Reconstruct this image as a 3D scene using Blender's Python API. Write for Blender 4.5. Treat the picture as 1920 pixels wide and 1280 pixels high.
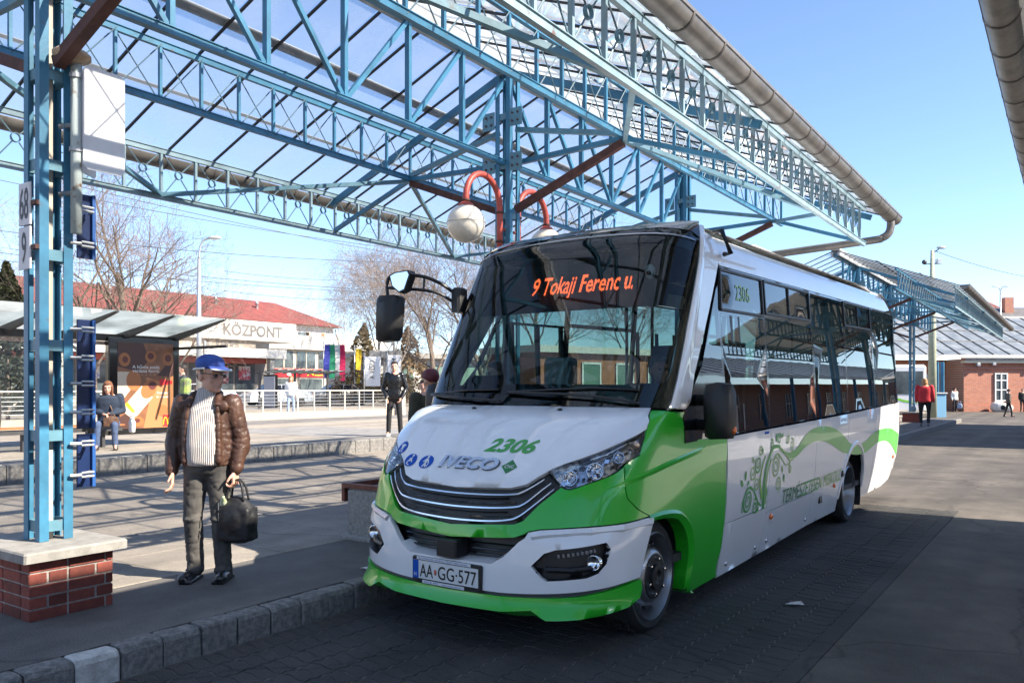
import bpy, bmesh, math, random
import numpy as np
from mathutils import Vector, Matrix, noise
from mathutils.geometry import delaunay_2d_cdt
for o in list(bpy.data.objects): bpy.data.objects.remove(o)
scene = bpy.context.scene
col = scene.collection
R = math.radians
random.seed(7)
# ---------------------------------------------------------------- camera, sky, sun, exposure
CAM_H = 1.69
TH = math.atan2(1054, 1520)
cam = bpy.data.cameras.new('camera')
cam.sensor_width = 36.0
cam.lens = 36.0 * 1520 / 1920
cam.shift_y = (727 - 640) / 1920
cam.clip_start = 0.05
cam.clip_end = 3000
camo = bpy.data.objects.new('camera', cam)
col.objects.link(camo)
camo.location = (0, 0, CAM_H)
camo.rotation_euler = (R(90), 0, TH)
scene.camera = camo
SUN = Vector((1.2, .30, 1.0)).normalized()
world = bpy.data.worlds.new('World')
scene.world = world
world.use_nodes = True
wn = world.node_tree.nodes
wl = world.node_tree.links
sky = wn.new('ShaderNodeTexSky')
sky.sky_type = 'NISHITA'
sky.sun_disc = False
sky.sun_elevation = math.asin(SUN.z)
sky.sun_rotation = math.atan2(SUN.x, SUN.y)
sky.altitude = 3000
sky.air_density = 1.0
sky.dust_density = 0.15
sky.ozone_density = 2.2
wl.new(sky.outputs[0], wn['Background'].inputs[0])
wn['Background'].inputs[1].default_value = 0.13
sl = bpy.data.lights.new('sun', 'SUN')
sl.energy = 5.0
sl.angle = R(0.53)
sl.color = (1.0, .91, .77)
so = bpy.data.objects.new('sun', sl)
col.objects.link(so)
so.rotation_euler = SUN.to_track_quat('Z', 'Y').to_euler()
scene.view_settings.view_transform = 'Standard'
scene.view_settings.look = 'None'
scene.view_settings.exposure = 1.4
scene.view_settings.gamma = 1.0
scene.view_settings.use_curve_mapping = False
scene.render.engine = 'CYCLES'
scene.cycles.max_bounces = 8
scene.cycles.transparent_max_bounces = 18
scene.cycles.caustics_reflective = False
scene.cycles.caustics_refractive = False

# ---------------------------------------------------------------- helpers: tags, materials, meshes
def tag(o, label, cat, group=None):
    o['label'] = label
    o['category'] = cat
    if group: o['group'] = group
    return o
def thing(name, label, cat, loc=(0, 0, 0), rz=0.0, group=None):
    o = bpy.data.objects.new(name, None)
    o.empty_display_size = .2
    col.objects.link(o)
    o.location = loc
    o.rotation_euler = (0, 0, rz)
    return tag(o, label, cat, group)
MATS = {}
def mat(name, c, rough=.6, metal=0.0, var=.0, vscale=6.0, bump=.0, bscale=60.0, coat=0.0, c2=None, spec=.5, emit=None, estr=1.0, vdet=4.0, blo=.35, bhi=.65):
    """Principled material; base colour mixed by noise between c and c2 (or c scaled by var)."""
    if name in MATS: return MATS[name]
    m = bpy.data.materials.new(name); m.use_nodes = True
    n, l = m.node_tree.nodes, m.node_tree.links
    b = n['Principled BSDF']
    b.inputs['Roughness'].default_value = rough
    b.inputs['Metallic'].default_value = metal
    b.inputs['Specular IOR Level'].default_value = spec
    if coat:
        b.inputs['Coat Weight'].default_value = coat
        b.inputs['Coat Roughness'].default_value = .03
    c4 = tuple(c) + (1,)
    b.inputs['Base Color'].default_value = c4
    if emit:
        b.inputs['Emission Color'].default_value = tuple(emit) + (1,)
        b.inputs['Emission Strength'].default_value = estr
    tc = n.new('ShaderNodeNewGeometry')
    if var or c2:
        tx = n.new('ShaderNodeTexNoise'); tx.inputs['Scale'].default_value = vscale; tx.inputs['Detail'].default_value = vdet
        tx.inputs['Roughness'].default_value = .62
        l.new(tc.outputs['Position'], tx.inputs['Vector'])
        rp = n.new('ShaderNodeValToRGB')
        rp.color_ramp.elements[0].position = blo; rp.color_ramp.elements[1].position = bhi
        if c2: ca, cb = tuple(c) + (1,), tuple(c2) + (1,)
        else: ca, cb = tuple(x * (1 - var) for x in c) + (1,), tuple(min(1, x * (1 + var)) for x in c) + (1,)
        rp.color_ramp.elements[0].color = ca; rp.color_ramp.elements[1].color = cb
        l.new(tx.outputs['Fac'], rp.inputs['Fac']); l.new(rp.outputs['Color'], b.inputs['Base Color'])
    if bump:
        t2 = n.new('ShaderNodeTexNoise'); t2.inputs['Scale'].default_value = bscale; t2.inputs['Detail'].default_value = 5
        l.new(tc.outputs['Position'], t2.inputs['Vector'])
        bp = n.new('ShaderNodeBump'); bp.inputs['Strength'].default_value = bump; bp.inputs['Distance'].default_value = .01
        l.new(t2.outputs['Fac'], bp.inputs['Height']); l.new(bp.outputs['Normal'], b.inputs['Normal'])
    MATS[name] = m
    return m
def glassmat(name, tint, refl=(1, 1, 1), ior=1.5, dirt=0.0, dirtc=(.6, .6, .6), rough=0.0):
    """thin glazing: tinted transparency plus fresnel reflection, optionally a dusty film"""
    if name in MATS: return MATS[name]
    m = bpy.data.materials.new(name); m.use_nodes = True
    n, l = m.node_tree.nodes, m.node_tree.links
    n.remove(n['Principled BSDF']); out = n['Material Output']
    tr = n.new('ShaderNodeBsdfTransparent'); tr.inputs[0].default_value = tuple(tint) + (1,)
    gl = n.new('ShaderNodeBsdfGlossy'); gl.inputs['Color'].default_value = tuple(refl) + (1,); gl.inputs['Roughness'].default_value = rough
    fr = n.new('ShaderNodeFresnel'); fr.inputs[0].default_value = ior
    mx = n.new('ShaderNodeMixShader')
    l.new(fr.outputs[0], mx.inputs[0]); l.new(tr.outputs[0], mx.inputs[1]); l.new(gl.outputs[0], mx.inputs[2])
    last = mx
    if dirt:
        df = n.new('ShaderNodeBsdfTranslucent'); df.inputs[0].default_value = tuple(dirtc) + (1,)
        d2 = n.new('ShaderNodeBsdfDiffuse'); d2.inputs[0].default_value = tuple(dirtc) + (1,)
        ad = n.new('ShaderNodeMixShader'); ad.inputs[0].default_value = .4
        l.new(df.outputs[0], ad.inputs[1]); l.new(d2.outputs[0], ad.inputs[2])
        g = n.new('ShaderNodeNewGeometry'); tx = n.new('ShaderNodeTexNoise'); tx.inputs['Scale'].default_value = 1.3; tx.inputs['Detail'].default_value = 6
        l.new(g.outputs['Position'], tx.inputs['Vector'])
        mr = n.new('ShaderNodeMapRange'); mr.inputs['From Min'].default_value = .3; mr.inputs['From Max'].default_value = .75
        mr.inputs['To Min'].default_value = dirt * .6; mr.inputs['To Max'].default_value = dirt * 1.5
        l.new(tx.outputs['Fac'], mr.inputs['Value'])
        m2 = n.new('ShaderNodeMixShader')
        l.new(mr.outputs[0], m2.inputs[0]); l.new(mx.outputs[0], m2.inputs[1]); l.new(ad.outputs[0], m2.inputs[2])
        last = m2
    l.new(last.outputs[0], out.inputs[0])
    MATS[name] = m
    return m

class MB:
    """mesh builder: every shape is added to one vertex/face list; build() links it as one object"""
    def __init__(s): s.v = []; s.f = []; s.m = []; s.mi = 0
    def add(s, vs, fs):
        k = len(s.v); s.v += [tuple(p) for p in vs]
        for f in fs: s.f.append(tuple(i + k for i in f)); s.m.append(s.mi)
        return s
    def box(s, lo, hi):
        x0, y0, z0 = lo; x1, y1, z1 = hi
        return s.add([(x0, y0, z0), (x1, y0, z0), (x1, y1, z0), (x0, y1, z0), (x0, y0, z1), (x1, y0, z1), (x1, y1, z1), (x0, y1, z1)],
                     [(3, 2, 1, 0), (4, 5, 6, 7), (0, 1, 5, 4), (1, 2, 6, 5), (2, 3, 7, 6), (3, 0, 4, 7)])
    def cbox(s, c, d, rz=0.0):
        hx, hy, hz = d[0] / 2, d[1] / 2, d[2] / 2
        ca, sa = math.cos(rz), math.sin(rz)
        vs = [(c[0] + x * ca - y * sa, c[1] + x * sa + y * ca, c[2] + z) for z in (-hz, hz) for x, y in ((-hx, -hy), (hx, -hy), (hx, hy), (-hx, hy))]
        return s.add(vs, [(3, 2, 1, 0), (4, 5, 6, 7), (0, 1, 5, 4), (1, 2, 6, 5), (2, 3, 7, 6), (3, 0, 4, 7)])
    def bevbox(s, lo, hi, b):
        """box with chamfered vertical and top edges"""
        x0, y0, z0 = lo; x1, y1, z1 = hi
        def ring(i, z): return [(x0 + i + b, y0 + i, z), (x1 - i - b, y0 + i, z), (x1 - i, y0 + i + b, z), (x1 - i, y1 - i - b, z), (x1 - i - b, y1 - i, z), (x0 + i + b, y1 - i, z), (x0 + i, y1 - i - b, z), (x0 + i, y0 + i + b, z)]
        vs = ring(0, z0) + ring(0, z1 - b) + ring(b * .8, z1)
        fs = [tuple(range(7, -1, -1)), tuple(range(16, 24))]
        for k in (0, 8):
            for i in range(8):
                j = (i + 1) % 8; fs.append((k + i, k + j, k + 8 + j, k + 8 + i))
        return s.add(vs, fs)
    def bar(s, a, b, w, h, up=(0, 0, 1)):
        """rectangular bar from a to b, w wide, h deep"""
        a, b = Vector(a), Vector(b); d = (b - a).normalized(); u = Vector(up)
        if abs(d.dot(u)) > .99: u = Vector((1, 0, 0))
        x = d.cross(u).normalized() * (w / 2); y = x.cross(d).normalized() * (h / 2)
        vs = [p + i * x + j * y for p in (a, b) for i, j in ((-1, -1), (1, -1), (1, 1), (-1, 1))]
        return s.add(vs, [(0, 1, 2, 3), (7, 6, 5, 4), (4, 5, 1, 0), (5, 6, 2, 1), (6, 7, 3, 2), (7, 4, 0, 3)])
    def tube(s, pts, r, n=8, cap=True, closed=False):
        pts = [Vector(p) for p in pts]; N = len(pts)
        rs = r if isinstance(r, (list, tuple)) else [r] * N
        ref = None; k = len(s.v); vs = []
        for i, p in enumerate(pts):
            if closed: d = (pts[(i + 1) % N] - pts[i - 1])
            else: d = pts[min(i + 1, N - 1)] - pts[max(i - 1, 0)]
            if d.length < 1e-9: d = Vector((0, 0, 1))
            d.normalize()
            if ref is None:
                ref = Vector((0, 0, 1)) if abs(d.z) < .9 else Vector((1, 0, 0))
            x = d.cross(ref)
            if x.length < 1e-5: x = d.cross(Vector((.3, .7, .2)))
            x.normalize(); y = d.cross(x); ref = -y if False else ref
            for j in range(n):
                t = 2 * math.pi * j / n
                vs.append(p + (x * math.cos(t) + y * math.sin(t)) * rs[i])
        fs = []
        for i in range(N if closed else N - 1):
            a = i * n; b = ((i + 1) % N) * n
            for j in range(n):
                q = (j + 1) % n; fs.append((a + j, a + q, b + q, b + j))
        if cap and not closed: fs += [tuple(range(n - 1, -1, -1)), tuple(range((N - 1) * n, N * n))]
        return s.add(vs, fs)
    def lathe(s, prof, c, axis='z', n=24, arc=2 * math.pi):
        """revolve (r, h) pairs about an axis through c"""
        vs = []; full = abs(arc - 2 * math.pi) < 1e-6; m = n if full else n + 1
        for r, h in prof:
            for j in range(m):
                t = arc * j / n; a, b = r * math.cos(t), r * math.sin(t)
                p = {'z': (a, b, h), 'x': (h, a, b), 'y': (a, h, b)}[axis]
                vs.append((c[0] + p[0], c[1] + p[1], c[2] + p[2]))
        fs = []
        for i in range(len(prof) - 1):
            for j in range(n):
                q = (j + 1) % m if full else j + 1
                fs.append((i * m + j, i * m + q, (i + 1) * m + q, (i + 1) * m + j))
        return s.add(vs, fs)
    def ball(s, c, r, n=16, sc=(1, 1, 1)):
        k = n // 2
        return s.ell(c, (r * sc[0], r * sc[1], r * sc[2]), n)
    def ell(s, c, r, n=14, rot=None):
        m = max(6, n // 2); vs = []
        for i in range(m + 1):
            a = math.pi * i / m
            for j in range(n):
                t = 2 * math.pi * j / n
                p = Vector((r[0] * math.sin(a) * math.cos(t), r[1] * math.sin(a) * math.sin(t), -r[2] * math.cos(a)))
                if rot: p = rot @ p
                vs.append((c[0] + p.x, c[1] + p.y, c[2] + p.z))
        fs = []
        for i in range(m):
            for j in range(n):
                q = (j + 1) % n; fs.append((i * n + j, i * n + q, (i + 1) * n + q, (i + 1) * n + j))
        return s.add(vs, fs)
    def cap(s, a, b, ra, rb, n=12):
        """round-ended tapered limb"""
        a, b = Vector(a), Vector(b); d = b - a; L = d.length
        if L < 1e-6: return s.ell(a, (ra, ra, ra), n)
        q = d.to_track_quat('Z', 'Y').to_matrix(); prof = []
        for i in range(5): t = -math.pi / 2 + math.pi / 2 * i / 4; prof.append((ra * math.cos(t) + 1e-4, ra * math.sin(t)))
        for i in range(5): t = math.pi / 2 * i / 4; prof.append((rb * math.cos(t) + 1e-4, L + rb * math.sin(t)))
        vs = []
        for r, h in prof:
            for j in range(n):
                t = 2 * math.pi * j / n; vs.append(a + q @ Vector((r * math.cos(t), r * math.sin(t), h)))
        fs = [tuple(range(n - 1, -1, -1)), tuple(range((len(prof) - 1) * n, len(prof) * n))]
        for i in range(len(prof) - 1):
            for j in range(n):
                k = (j + 1) % n; fs.append((i * n + j, i * n + k, (i + 1) * n + k, (i + 1) * n + j))
        return s.add(vs, fs)
    def loft(s, rings, n=28, p=2.5):
        """closed tube through superellipse rings (cx, cy, z, rx, ry)"""
        vs = []
        for cx, cy, z, rx, ry in rings:
            for j in range(n):
                t = 2 * math.pi * j / n; a, b = math.cos(t), math.sin(t)
                vs.append((cx + rx * math.copysign(abs(a) ** (2 / p), a), cy + ry * math.copysign(abs(b) ** (2 / p), b), z))
        fs = [tuple(range(n - 1, -1, -1)), tuple(range((len(rings) - 1) * n, len(rings) * n))]
        for i in range(len(rings) - 1):
            for j in range(n): k = (j + 1) % n; fs.append((i * n + j, i * n + k, (i + 1) * n + k, (i + 1) * n + j))
        return s.add(vs, fs)
    def prism(s, poly, f0, f1):
        """extrude a 2-D outline between two maps f0(p), f1(p) -> 3-D"""
        n = len(poly); vs = [f0(p) for p in poly] + [f1(p) for p in poly]
        fs = [tuple(range(n - 1, -1, -1)), tuple(range(n, 2 * n))]
        for i in range(n): j = (i + 1) % n; fs.append((i, j, n + j, n + i))
        return s.add(vs, fs)
    def quad(s, a, b, c, d): return s.add([a, b, c, d], [(0, 1, 2, 3)])
    def mesh(s, name, mats, smooth=False):
        me = bpy.data.meshes.new(name); me.from_pydata(s.v, [], s.f)
        for m in (mats if isinstance(mats, (list, tuple)) else [mats]): me.materials.append(m)
        if any(s.m): me.polygons.foreach_set('material_index', s.m)
        if smooth:
            me.polygons.foreach_set('use_smooth', [True] * len(me.polygons))
        me.update(); return me
    def build(s, name, mats, parent=None, smooth=False, loc=None, fix=False, sharp=None):
        me = s.mesh(name, mats, smooth)
        if fix or sharp:
            bm = bmesh.new(); bm.from_mesh(me)
            if fix: bmesh.ops.recalc_face_normals(bm, faces=bm.faces)
            if sharp:
                for e in bm.edges:
                    if len(e.link_faces) == 2 and e.calc_face_angle(0) > sharp: e.smooth = False
            bm.to_mesh(me); bm.free()
        return put(name, me, parent, loc)
def put(name, me, parent=None, loc=None, rot=None):
    o = bpy.data.objects.new(name, me); col.objects.link(o)
    if parent is not None: o.parent = parent
    if loc is not None: o.location = loc
    if rot is not None: o.rotation_euler = rot
    return o
def struct(o, kind='structure'):
    o['kind'] = kind; return o
def copy_tree(o, parent=None):
    c = o.copy(); col.objects.link(c); c.parent = parent
    for ch in list(o.children): copy_tree(ch, c)
    return c
_FONT = {}
def text2d(body, size=1.0, bold=0.0, shear=0.0, space=1.0, res=3):
    """2-D triangles of a text: (verts, faces, width); baseline at 0, starts at x=0"""
    k = (body, bold, shear, space)
    if k not in _FONT:
        cu = bpy.data.curves.new('t', 'FONT'); cu.body = body; cu.size = 1.0; cu.offset = bold; cu.shear = shear
        cu.space_character = space; cu.resolution_u = res; cu.fill_mode = 'FRONT' if hasattr(cu, 'fill_mode') else 'FRONT'
        o = bpy.data.objects.new('t', cu); me = bpy.data.meshes.new_from_object(o)
        vs = [(v.co.x, v.co.y) for v in me.vertices]; fs = [tuple(p.vertices) for p in me.polygons]
        x0 = min(v[0] for v in vs); x1 = max(v[0] for v in vs)
        _FONT[k] = ([(x - x0, y) for x, y in vs], fs, x1 - x0)
        bpy.data.objects.remove(o); bpy.data.meshes.remove(me); bpy.data.curves.remove(cu)
    v, f, w = _FONT[k]
    return [(x * size, y * size) for x, y in v], f, w * size
def text_on(mb, body, o, ex, ez, size, width=None, bold=0.0, shear=0.0, center=False, space=1.0):
    """lettering laid on a plane: o origin, ex reading direction, ez up"""
    v, f, w = text2d(body, size, bold, shear, space)
    sx = 1.0 if width is None else width / w
    o, ex, ez = Vector(o), Vector(ex), Vector(ez)
    off = -w * sx / 2 if center else 0
    mb.add([o + ex * (x * sx + off) + ez * y for x, y in v], f)
    return mb
def inpoly(p, poly):
    x, y = p; r = False; n = len(poly); j = n - 1
    for i in range(n):
        xi, yi = poly[i]; xj, yj = poly[j]
        if (yi > y) != (yj > y) and x < (xj - xi) * (y - yi) / (yj - yi) + xi: r = not r
        j = i
    return r
def resample(poly, step, closed=True):
    out = []; n = len(poly)
    for i in range(n if closed else n - 1):
        a, b = poly[i], poly[(i + 1) % n]; L = math.hypot(b[0] - a[0], b[1] - a[1]); k = max(1, int(math.ceil(L / step)))
        for t in range(k): out.append((a[0] + (b[0] - a[0]) * t / k, a[1] + (b[1] - a[1]) * t / k))
    if not closed: out.append(poly[-1])
    return out
def smooth_line(pts, k=6, closed=False):
    """Catmull-Rom through pts"""
    n = len(pts); out = []
    for i in range(n if closed else n - 1):
        P = [pts[(i + d) % n] if closed else pts[min(max(i + d, 0), n - 1)] for d in (-1, 0, 1, 2)]
        for q in range(k):
            t = q / k
            out.append(tuple(.5 * ((2 * b) + (c - a) * t + (2 * a - 5 * b + 4 * c - d) * t * t + (-a + 3 * b - 3 * c + d) * t ** 3) for a, b, c, d in zip(*P)))
    if not closed: out.append(tuple(pts[-1]))
    return out
def tess(outline, holes, step):
    """triangles filling a 2-D outline with holes, with interior points for bending"""
    loops = [resample(outline, step)] + [resample(h, step) for h in holes]
    pts = []; edges = []
    for L in loops:
        k = len(pts); pts += L; edges += [(k + i, k + (i + 1) % len(L)) for i in range(len(L))]
    nb = len(pts); P = np.array(pts)
    xs = [p[0] for p in outline]; ys = [p[1] for p in outline]
    y = min(ys) + step * .5; row = 0
    while y < max(ys):
        x = min(xs) + step * (.5 if row % 2 else .25)
        while x < max(xs):
            if np.min((P[:, 0] - x) ** 2 + (P[:, 1] - y) ** 2) > (step * .42) ** 2 and inpoly((x, y), outline) and not any(inpoly((x, y), h) for h in holes): pts.append((x, y))
            x += step
        y += step; row += 1
    r = delaunay_2d_cdt([Vector(p) for p in pts], edges, [], 0, 1e-6)
    V = [tuple(v) for v in r[0]]; F = []
    for f in r[2]:
        cx = sum(V[i][0] for i in f) / len(f); cy = sum(V[i][1] for i in f) / len(f)
        if inpoly((cx, cy), outline) and not any(inpoly((cx, cy), h) for h in holes): F.append(tuple(f))
    return V, F, loops
def skinpanel(name, mats, fmap, outline, holes=(), step=.06, off=0.0, depth=.02, parent=None, smooth=True, flip=False):
    """a panel bent over a surface map: fmap(a, b, offset) -> point; its rim is turned inwards by depth"""
    V, F, loops = tess(outline, list(holes), step)
    mb = MB()
    if flip: F = [f[::-1] for f in F]
    mb.add([fmap(a, b, off) for a, b in V], F)
    if depth:
        for L in loops:
            n = len(L); vs = [fmap(a, b, off) for a, b in L] + [fmap(a, b, off - depth) for a, b in L]
            mb.add(vs, [(i, (i + 1) % n, n + (i + 1) % n, n + i) for i in range(n)])
    return mb.build(name, mats, parent, smooth)
# ---------------------------------------------------------------- shared materials
def steelmat(name, c, rustiness=.5):
    m = mat(name, c, .42, 0, var=.22, vscale=3.0, bump=.08, bscale=40)
    n, l = m.node_tree.nodes, m.node_tree.links
    b = n['Principled BSDF']; src = b.inputs['Base Color'].links[0].from_socket
    g = n.new('ShaderNodeNewGeometry'); tx = n.new('ShaderNodeTexNoise'); tx.inputs['Scale'].default_value = 7.0; tx.inputs['Detail'].default_value = 8; tx.inputs['Roughness'].default_value = .7
    l.new(g.outputs['Position'], tx.inputs['Vector'])
    rp = n.new('ShaderNodeValToRGB'); rp.color_ramp.elements[0].position = .60 + .08 * (1 - rustiness); rp.color_ramp.elements[1].position = .70 + .06 * (1 - rustiness)
    rp.color_ramp.elements[0].color = (0, 0, 0, 1); rp.color_ramp.elements[1].color = (1, 1, 1, 1)
    l.new(tx.outputs['Fac'], rp.inputs['Fac'])
    mx = n.new('ShaderNodeMixRGB'); mx.inputs[2].default_value = (.16, .075, .045, 1)
    l.new(rp.outputs['Color'], mx.inputs[0]); l.new(src, mx.inputs[1]); l.new(mx.outputs[0], b.inputs['Base Color'])
    return m
M_BLUE = steelmat('blue_painted_steel', (.046, .185, .305), .75)
M_BLUE2 = steelmat('faded_blue_steel', (.11, .24, .31), .95)  # eave trusses: whitening by the sun put into a paler blue
M_SUNBLUE = steelmat('sunlit_blue_steel', (.22, .32, .365), .95)
M_RUST = mat('brown_red_oxide_steel', (.085, .033, .026), .7, 0, var=.35, vscale=9)
M_ROD = mat('dark_blue_rod', (.10, .17, .21), .5)
M_BAR = mat('black_glazing_bar', (.022, .022, .024), .6, var=.3)
M_PANE = glassmat('wired_roof_glass', (.97, .98, .99), ior=1.12, dirt=.36, dirtc=(.60, .67, .76))
M_LAP = mat('grey_lap_strip', (.42, .42, .42), .8, var=.2)
M_GUT = mat('weathered_zinc_gutter', (.22, .20, .18), .45, .3, c2=(.135, .125, .115), vscale=5, bump=.06)
M_GUTB = mat('gutter_joint_band', (.10, .09, .085), .6)
def milky(name, c, f):
    m = bpy.data.materials.new(name); m.use_nodes = True; n, l = m.node_tree.nodes, m.node_tree.links; n.remove(n['Principled BSDF'])
    a = n.new('ShaderNodeBsdfDiffuse'); b = n.new('ShaderNodeBsdfTranslucent'); x = n.new('ShaderNodeMixShader'); x.inputs[0].default_value = f
    g = n.new('ShaderNodeNewGeometry'); tx = n.new('ShaderNodeTexNoise'); tx.inputs['Scale'].default_value = 1.1; tx.inputs['Detail'].default_value = 6; l.new(g.outputs['Position'], tx.inputs['Vector'])
    rp = n.new('ShaderNodeValToRGB'); rp.color_ramp.elements[0].color = tuple(q * .8 for q in c) + (1,); rp.color_ramp.elements[1].color = tuple(c) + (1,); l.new(tx.outputs['Fac'], rp.inputs['Fac'])
    l.new(rp.outputs['Color'], a.inputs[0]); l.new(rp.outputs['Color'], b.inputs[0])
    l.new(a.outputs[0], x.inputs[1]); l.new(b.outputs[0], x.inputs[2]); l.new(x.outputs[0], n['Material Output'].inputs[0]); return m
M_FILLROOF = milky('fill_roof_sheet', (.84, .84, .83), .22)  # translucency added to the opaque roofs as fill light for the shaded bus
M_SHEET = mat('grey_roof_sheet', (.55, .55, .55), .7, var=.1)
M_CONC = mat('pale_concrete', (.44, .42, .38), .9, c2=(.27, .26, .24), vscale=5, bump=.35, bscale=90)
M_SLAB = mat('cement_slab', (.30, .285, .265), .9, c2=(.20, .19, .175), vscale=9, bump=.2, bscale=70)
M_RED = mat('faded_red_pipe', (.52, .085, .065), .45, c2=(.40, .075, .055), vscale=11, bump=.05)
M_GLOBE = mat('milky_globe', (.86, .80, .69), .22, c2=(.74, .66, .54), vscale=7, coat=.3)
def brickmat(name, c, c2):
    m = mat(name, c, .85, 0, c2=c2, vscale=14, bump=.4, bscale=120)
    n, l = m.node_tree.nodes, m.node_tree.links; b = n['Principled BSDF']; src = b.inputs['Base Color'].links[0].from_socket
    oi = n.new('ShaderNodeObjectInfo'); g = n.new('ShaderNodeNewGeometry'); tx = n.new('ShaderNodeTexNoise'); tx.inputs['Scale'].default_value = 5.5; tx.inputs['Detail'].default_value = 9; tx.inputs['Roughness'].default_value = .75
    l.new(g.outputs['Position'], tx.inputs['Vector'])
    rp = n.new('ShaderNodeValToRGB'); rp.color_ramp.elements[0].position = .62; rp.color_ramp.elements[1].position = .74; rp.color_ramp.elements[0].color = (0, 0, 0, 1); rp.color_ramp.elements[1].color = (.55, .55, .55, 1)
    l.new(tx.outputs['Fac'], rp.inputs['Fac'])
    hs = n.new('ShaderNodeHueSaturation'); mr = n.new('ShaderNodeMapRange'); mr.inputs['To Min'].default_value = .65; mr.inputs['To Max'].default_value = 1.35
    l.new(oi.outputs['Random'], mr.inputs['Value']); l.new(mr.outputs[0], hs.inputs['Value']); l.new(src, hs.inputs['Color'])
    mx = n.new('ShaderNodeMixRGB'); mx.inputs[2].default_value = (.55, .47, .44, 1)
    l.new(rp.outputs['Color'], mx.inputs[0]); l.new(hs.outputs[0], mx.inputs[1]); l.new(mx.outputs[0], b.inputs['Base Color'])
    return m
M_BRICK = brickmat('red_brick', (.22, .052, .036), (.14, .036, .027))
M_MORTAR = mat('grey_mortar', (.27, .25, .23), .95, var=.25, vscale=30, bump=.3)
def asphalt(name, c, c2, speck=.5, fine=220, crack=0.0):
    m = mat(name, c, .88, 0, c2=c2, vscale=.55, vdet=8, bump=.55, bscale=fine, spec=.35)
    n, l = m.node_tree.nodes, m.node_tree.links; b = n['Principled BSDF']; src = b.inputs['Base Color'].links[0].from_socket
    g = n.new('ShaderNodeNewGeometry')
    vo = n.new('ShaderNodeTexNoise'); vo.inputs['Scale'].default_value = 130; vo.inputs['Detail'].default_value = 3
    l.new(g.outputs['Position'], vo.inputs['Vector'])
    rp = n.new('ShaderNodeValToRGB'); e = rp.color_ramp.elements
    e[0].position = .30; e[0].color = (.55, .55, .55, 1); e[1].position = .70; e[1].color = (2.1, 2.08, 2.0, 1); e_ = rp.color_ramp.elements.new(.80); e_.color = (4.0, 3.95, 3.8, 1)
    l.new(vo.outputs['Fac'], rp.inputs['Fac'])
    mx = n.new('ShaderNodeMixRGB'); mx.blend_type = 'MULTIPLY'; mx.inputs[0].default_value = speck
    l.new(src, mx.inputs[1]); l.new(rp.outputs['Color'], mx.inputs[2])
    # thin cracks
    vr = n.new('ShaderNodeTexVoronoi'); vr.feature = 'DISTANCE_TO_EDGE'; vr.inputs['Scale'].default_value = .42; wv = n.new('ShaderNodeTexNoise'); wv.inputs['Scale'].default_value = 1.7; wv.inputs['Detail'].default_value = 5
    vm = n.new('ShaderNodeMixRGB'); vm.inputs[0].default_value = .35; l.new(g.outputs['Position'], wv.inputs['Vector']); l.new(g.outputs['Position'], vm.inputs[1]); l.new(wv.outputs['Color'], vm.inputs[2]); l.new(vm.outputs[0], vr.inputs['Vector'])
    cr = n.new('ShaderNodeValToRGB'); cr.color_ramp.elements[0].position = .0; cr.color_ramp.elements[0].color = (.35, .35, .35, 1); cr.color_ramp.elements[1].position = .007; cr.color_ramp.elements[1].color = (1, 1, 1, 1); l.new(vr.outputs['Distance'], cr.inputs['Fac'])
    cm_ = n.new('ShaderNodeMixRGB'); cm_.blend_type = 'MULTIPLY'; cm_.inputs[0].default_value = .55; l.new(mx.outputs[0], cm_.inputs[1]); l.new(cr.outputs['Color'], cm_.inputs[2]); mx = cm_
    # worn patches and stains, metre-sized
    t3 = n.new('ShaderNodeTexNoise'); t3.inputs['Scale'].default_value = 2.6; t3.inputs['Detail'].default_value = 9; t3.inputs['Roughness'].default_value = .7
    l.new(g.outputs['Position'], t3.inputs['Vector'])
    r3 = n.new('ShaderNodeValToRGB'); r3.color_ramp.elements[0].position = .32; r3.color_ramp.elements[0].color = (.72, .72, .72, 1); r3.color_ramp.elements[1].position = .62; r3.color_ramp.elements[1].color = (1.08, 1.08, 1.08, 1)
    l.new(t3.outputs['Fac'], r3.inputs['Fac'])
    mp = n.new('ShaderNodeMapping'); mp.inputs['Scale'].default_value = (1.6, .07, 1); t4 = n.new('ShaderNodeTexNoise'); t4.inputs['Scale'].default_value = 1.0; t4.inputs['Detail'].default_value = 7; l.new(g.outputs['Position'], mp.inputs['Vector']); l.new(mp.outputs[0], t4.inputs['Vector'])
    r4 = n.new('ShaderNodeValToRGB'); r4.color_ramp.elements[0].position = .36; r4.color_ramp.elements[0].color = (.70, .70, .72, 1); r4.color_ramp.elements[1].position = .62; r4.color_ramp.elements[1].color = (1.12, 1.11, 1.09, 1); l.new(t4.outputs['Fac'], r4.inputs['Fac'])
    m4 = n.new('ShaderNodeMixRGB'); m4.blend_type = 'MULTIPLY'; m4.inputs[0].default_value = .75; l.new(mx.outputs[0], m4.inputs[1]); l.new(r4.outputs['Color'], m4.inputs[2]); mx = m4
    m3 = n.new('ShaderNodeMixRGB'); m3.blend_type = 'MULTIPLY'; m3.inputs[0].default_value = .8
    l.new(mx.outputs[0], m3.inputs[1]); l.new(r3.outputs['Color'], m3.inputs[2]); l.new(m3.outputs[0], b.inputs['Base Color'])
    return m
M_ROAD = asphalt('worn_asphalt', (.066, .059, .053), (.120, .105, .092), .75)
M_LANE = asphalt('sunlit_lane_asphalt', (.22, .193, .166), (.28, .245, .21), .6)  # lit copy of the road asphalt, sun brightness put into the colour
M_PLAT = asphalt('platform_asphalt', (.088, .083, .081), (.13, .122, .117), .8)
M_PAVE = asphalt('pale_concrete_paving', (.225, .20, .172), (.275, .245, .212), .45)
M_FORE = asphalt('bright_forecourt_paving', (.27, .235, .195), (.34, .30, .255), .4)
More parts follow.
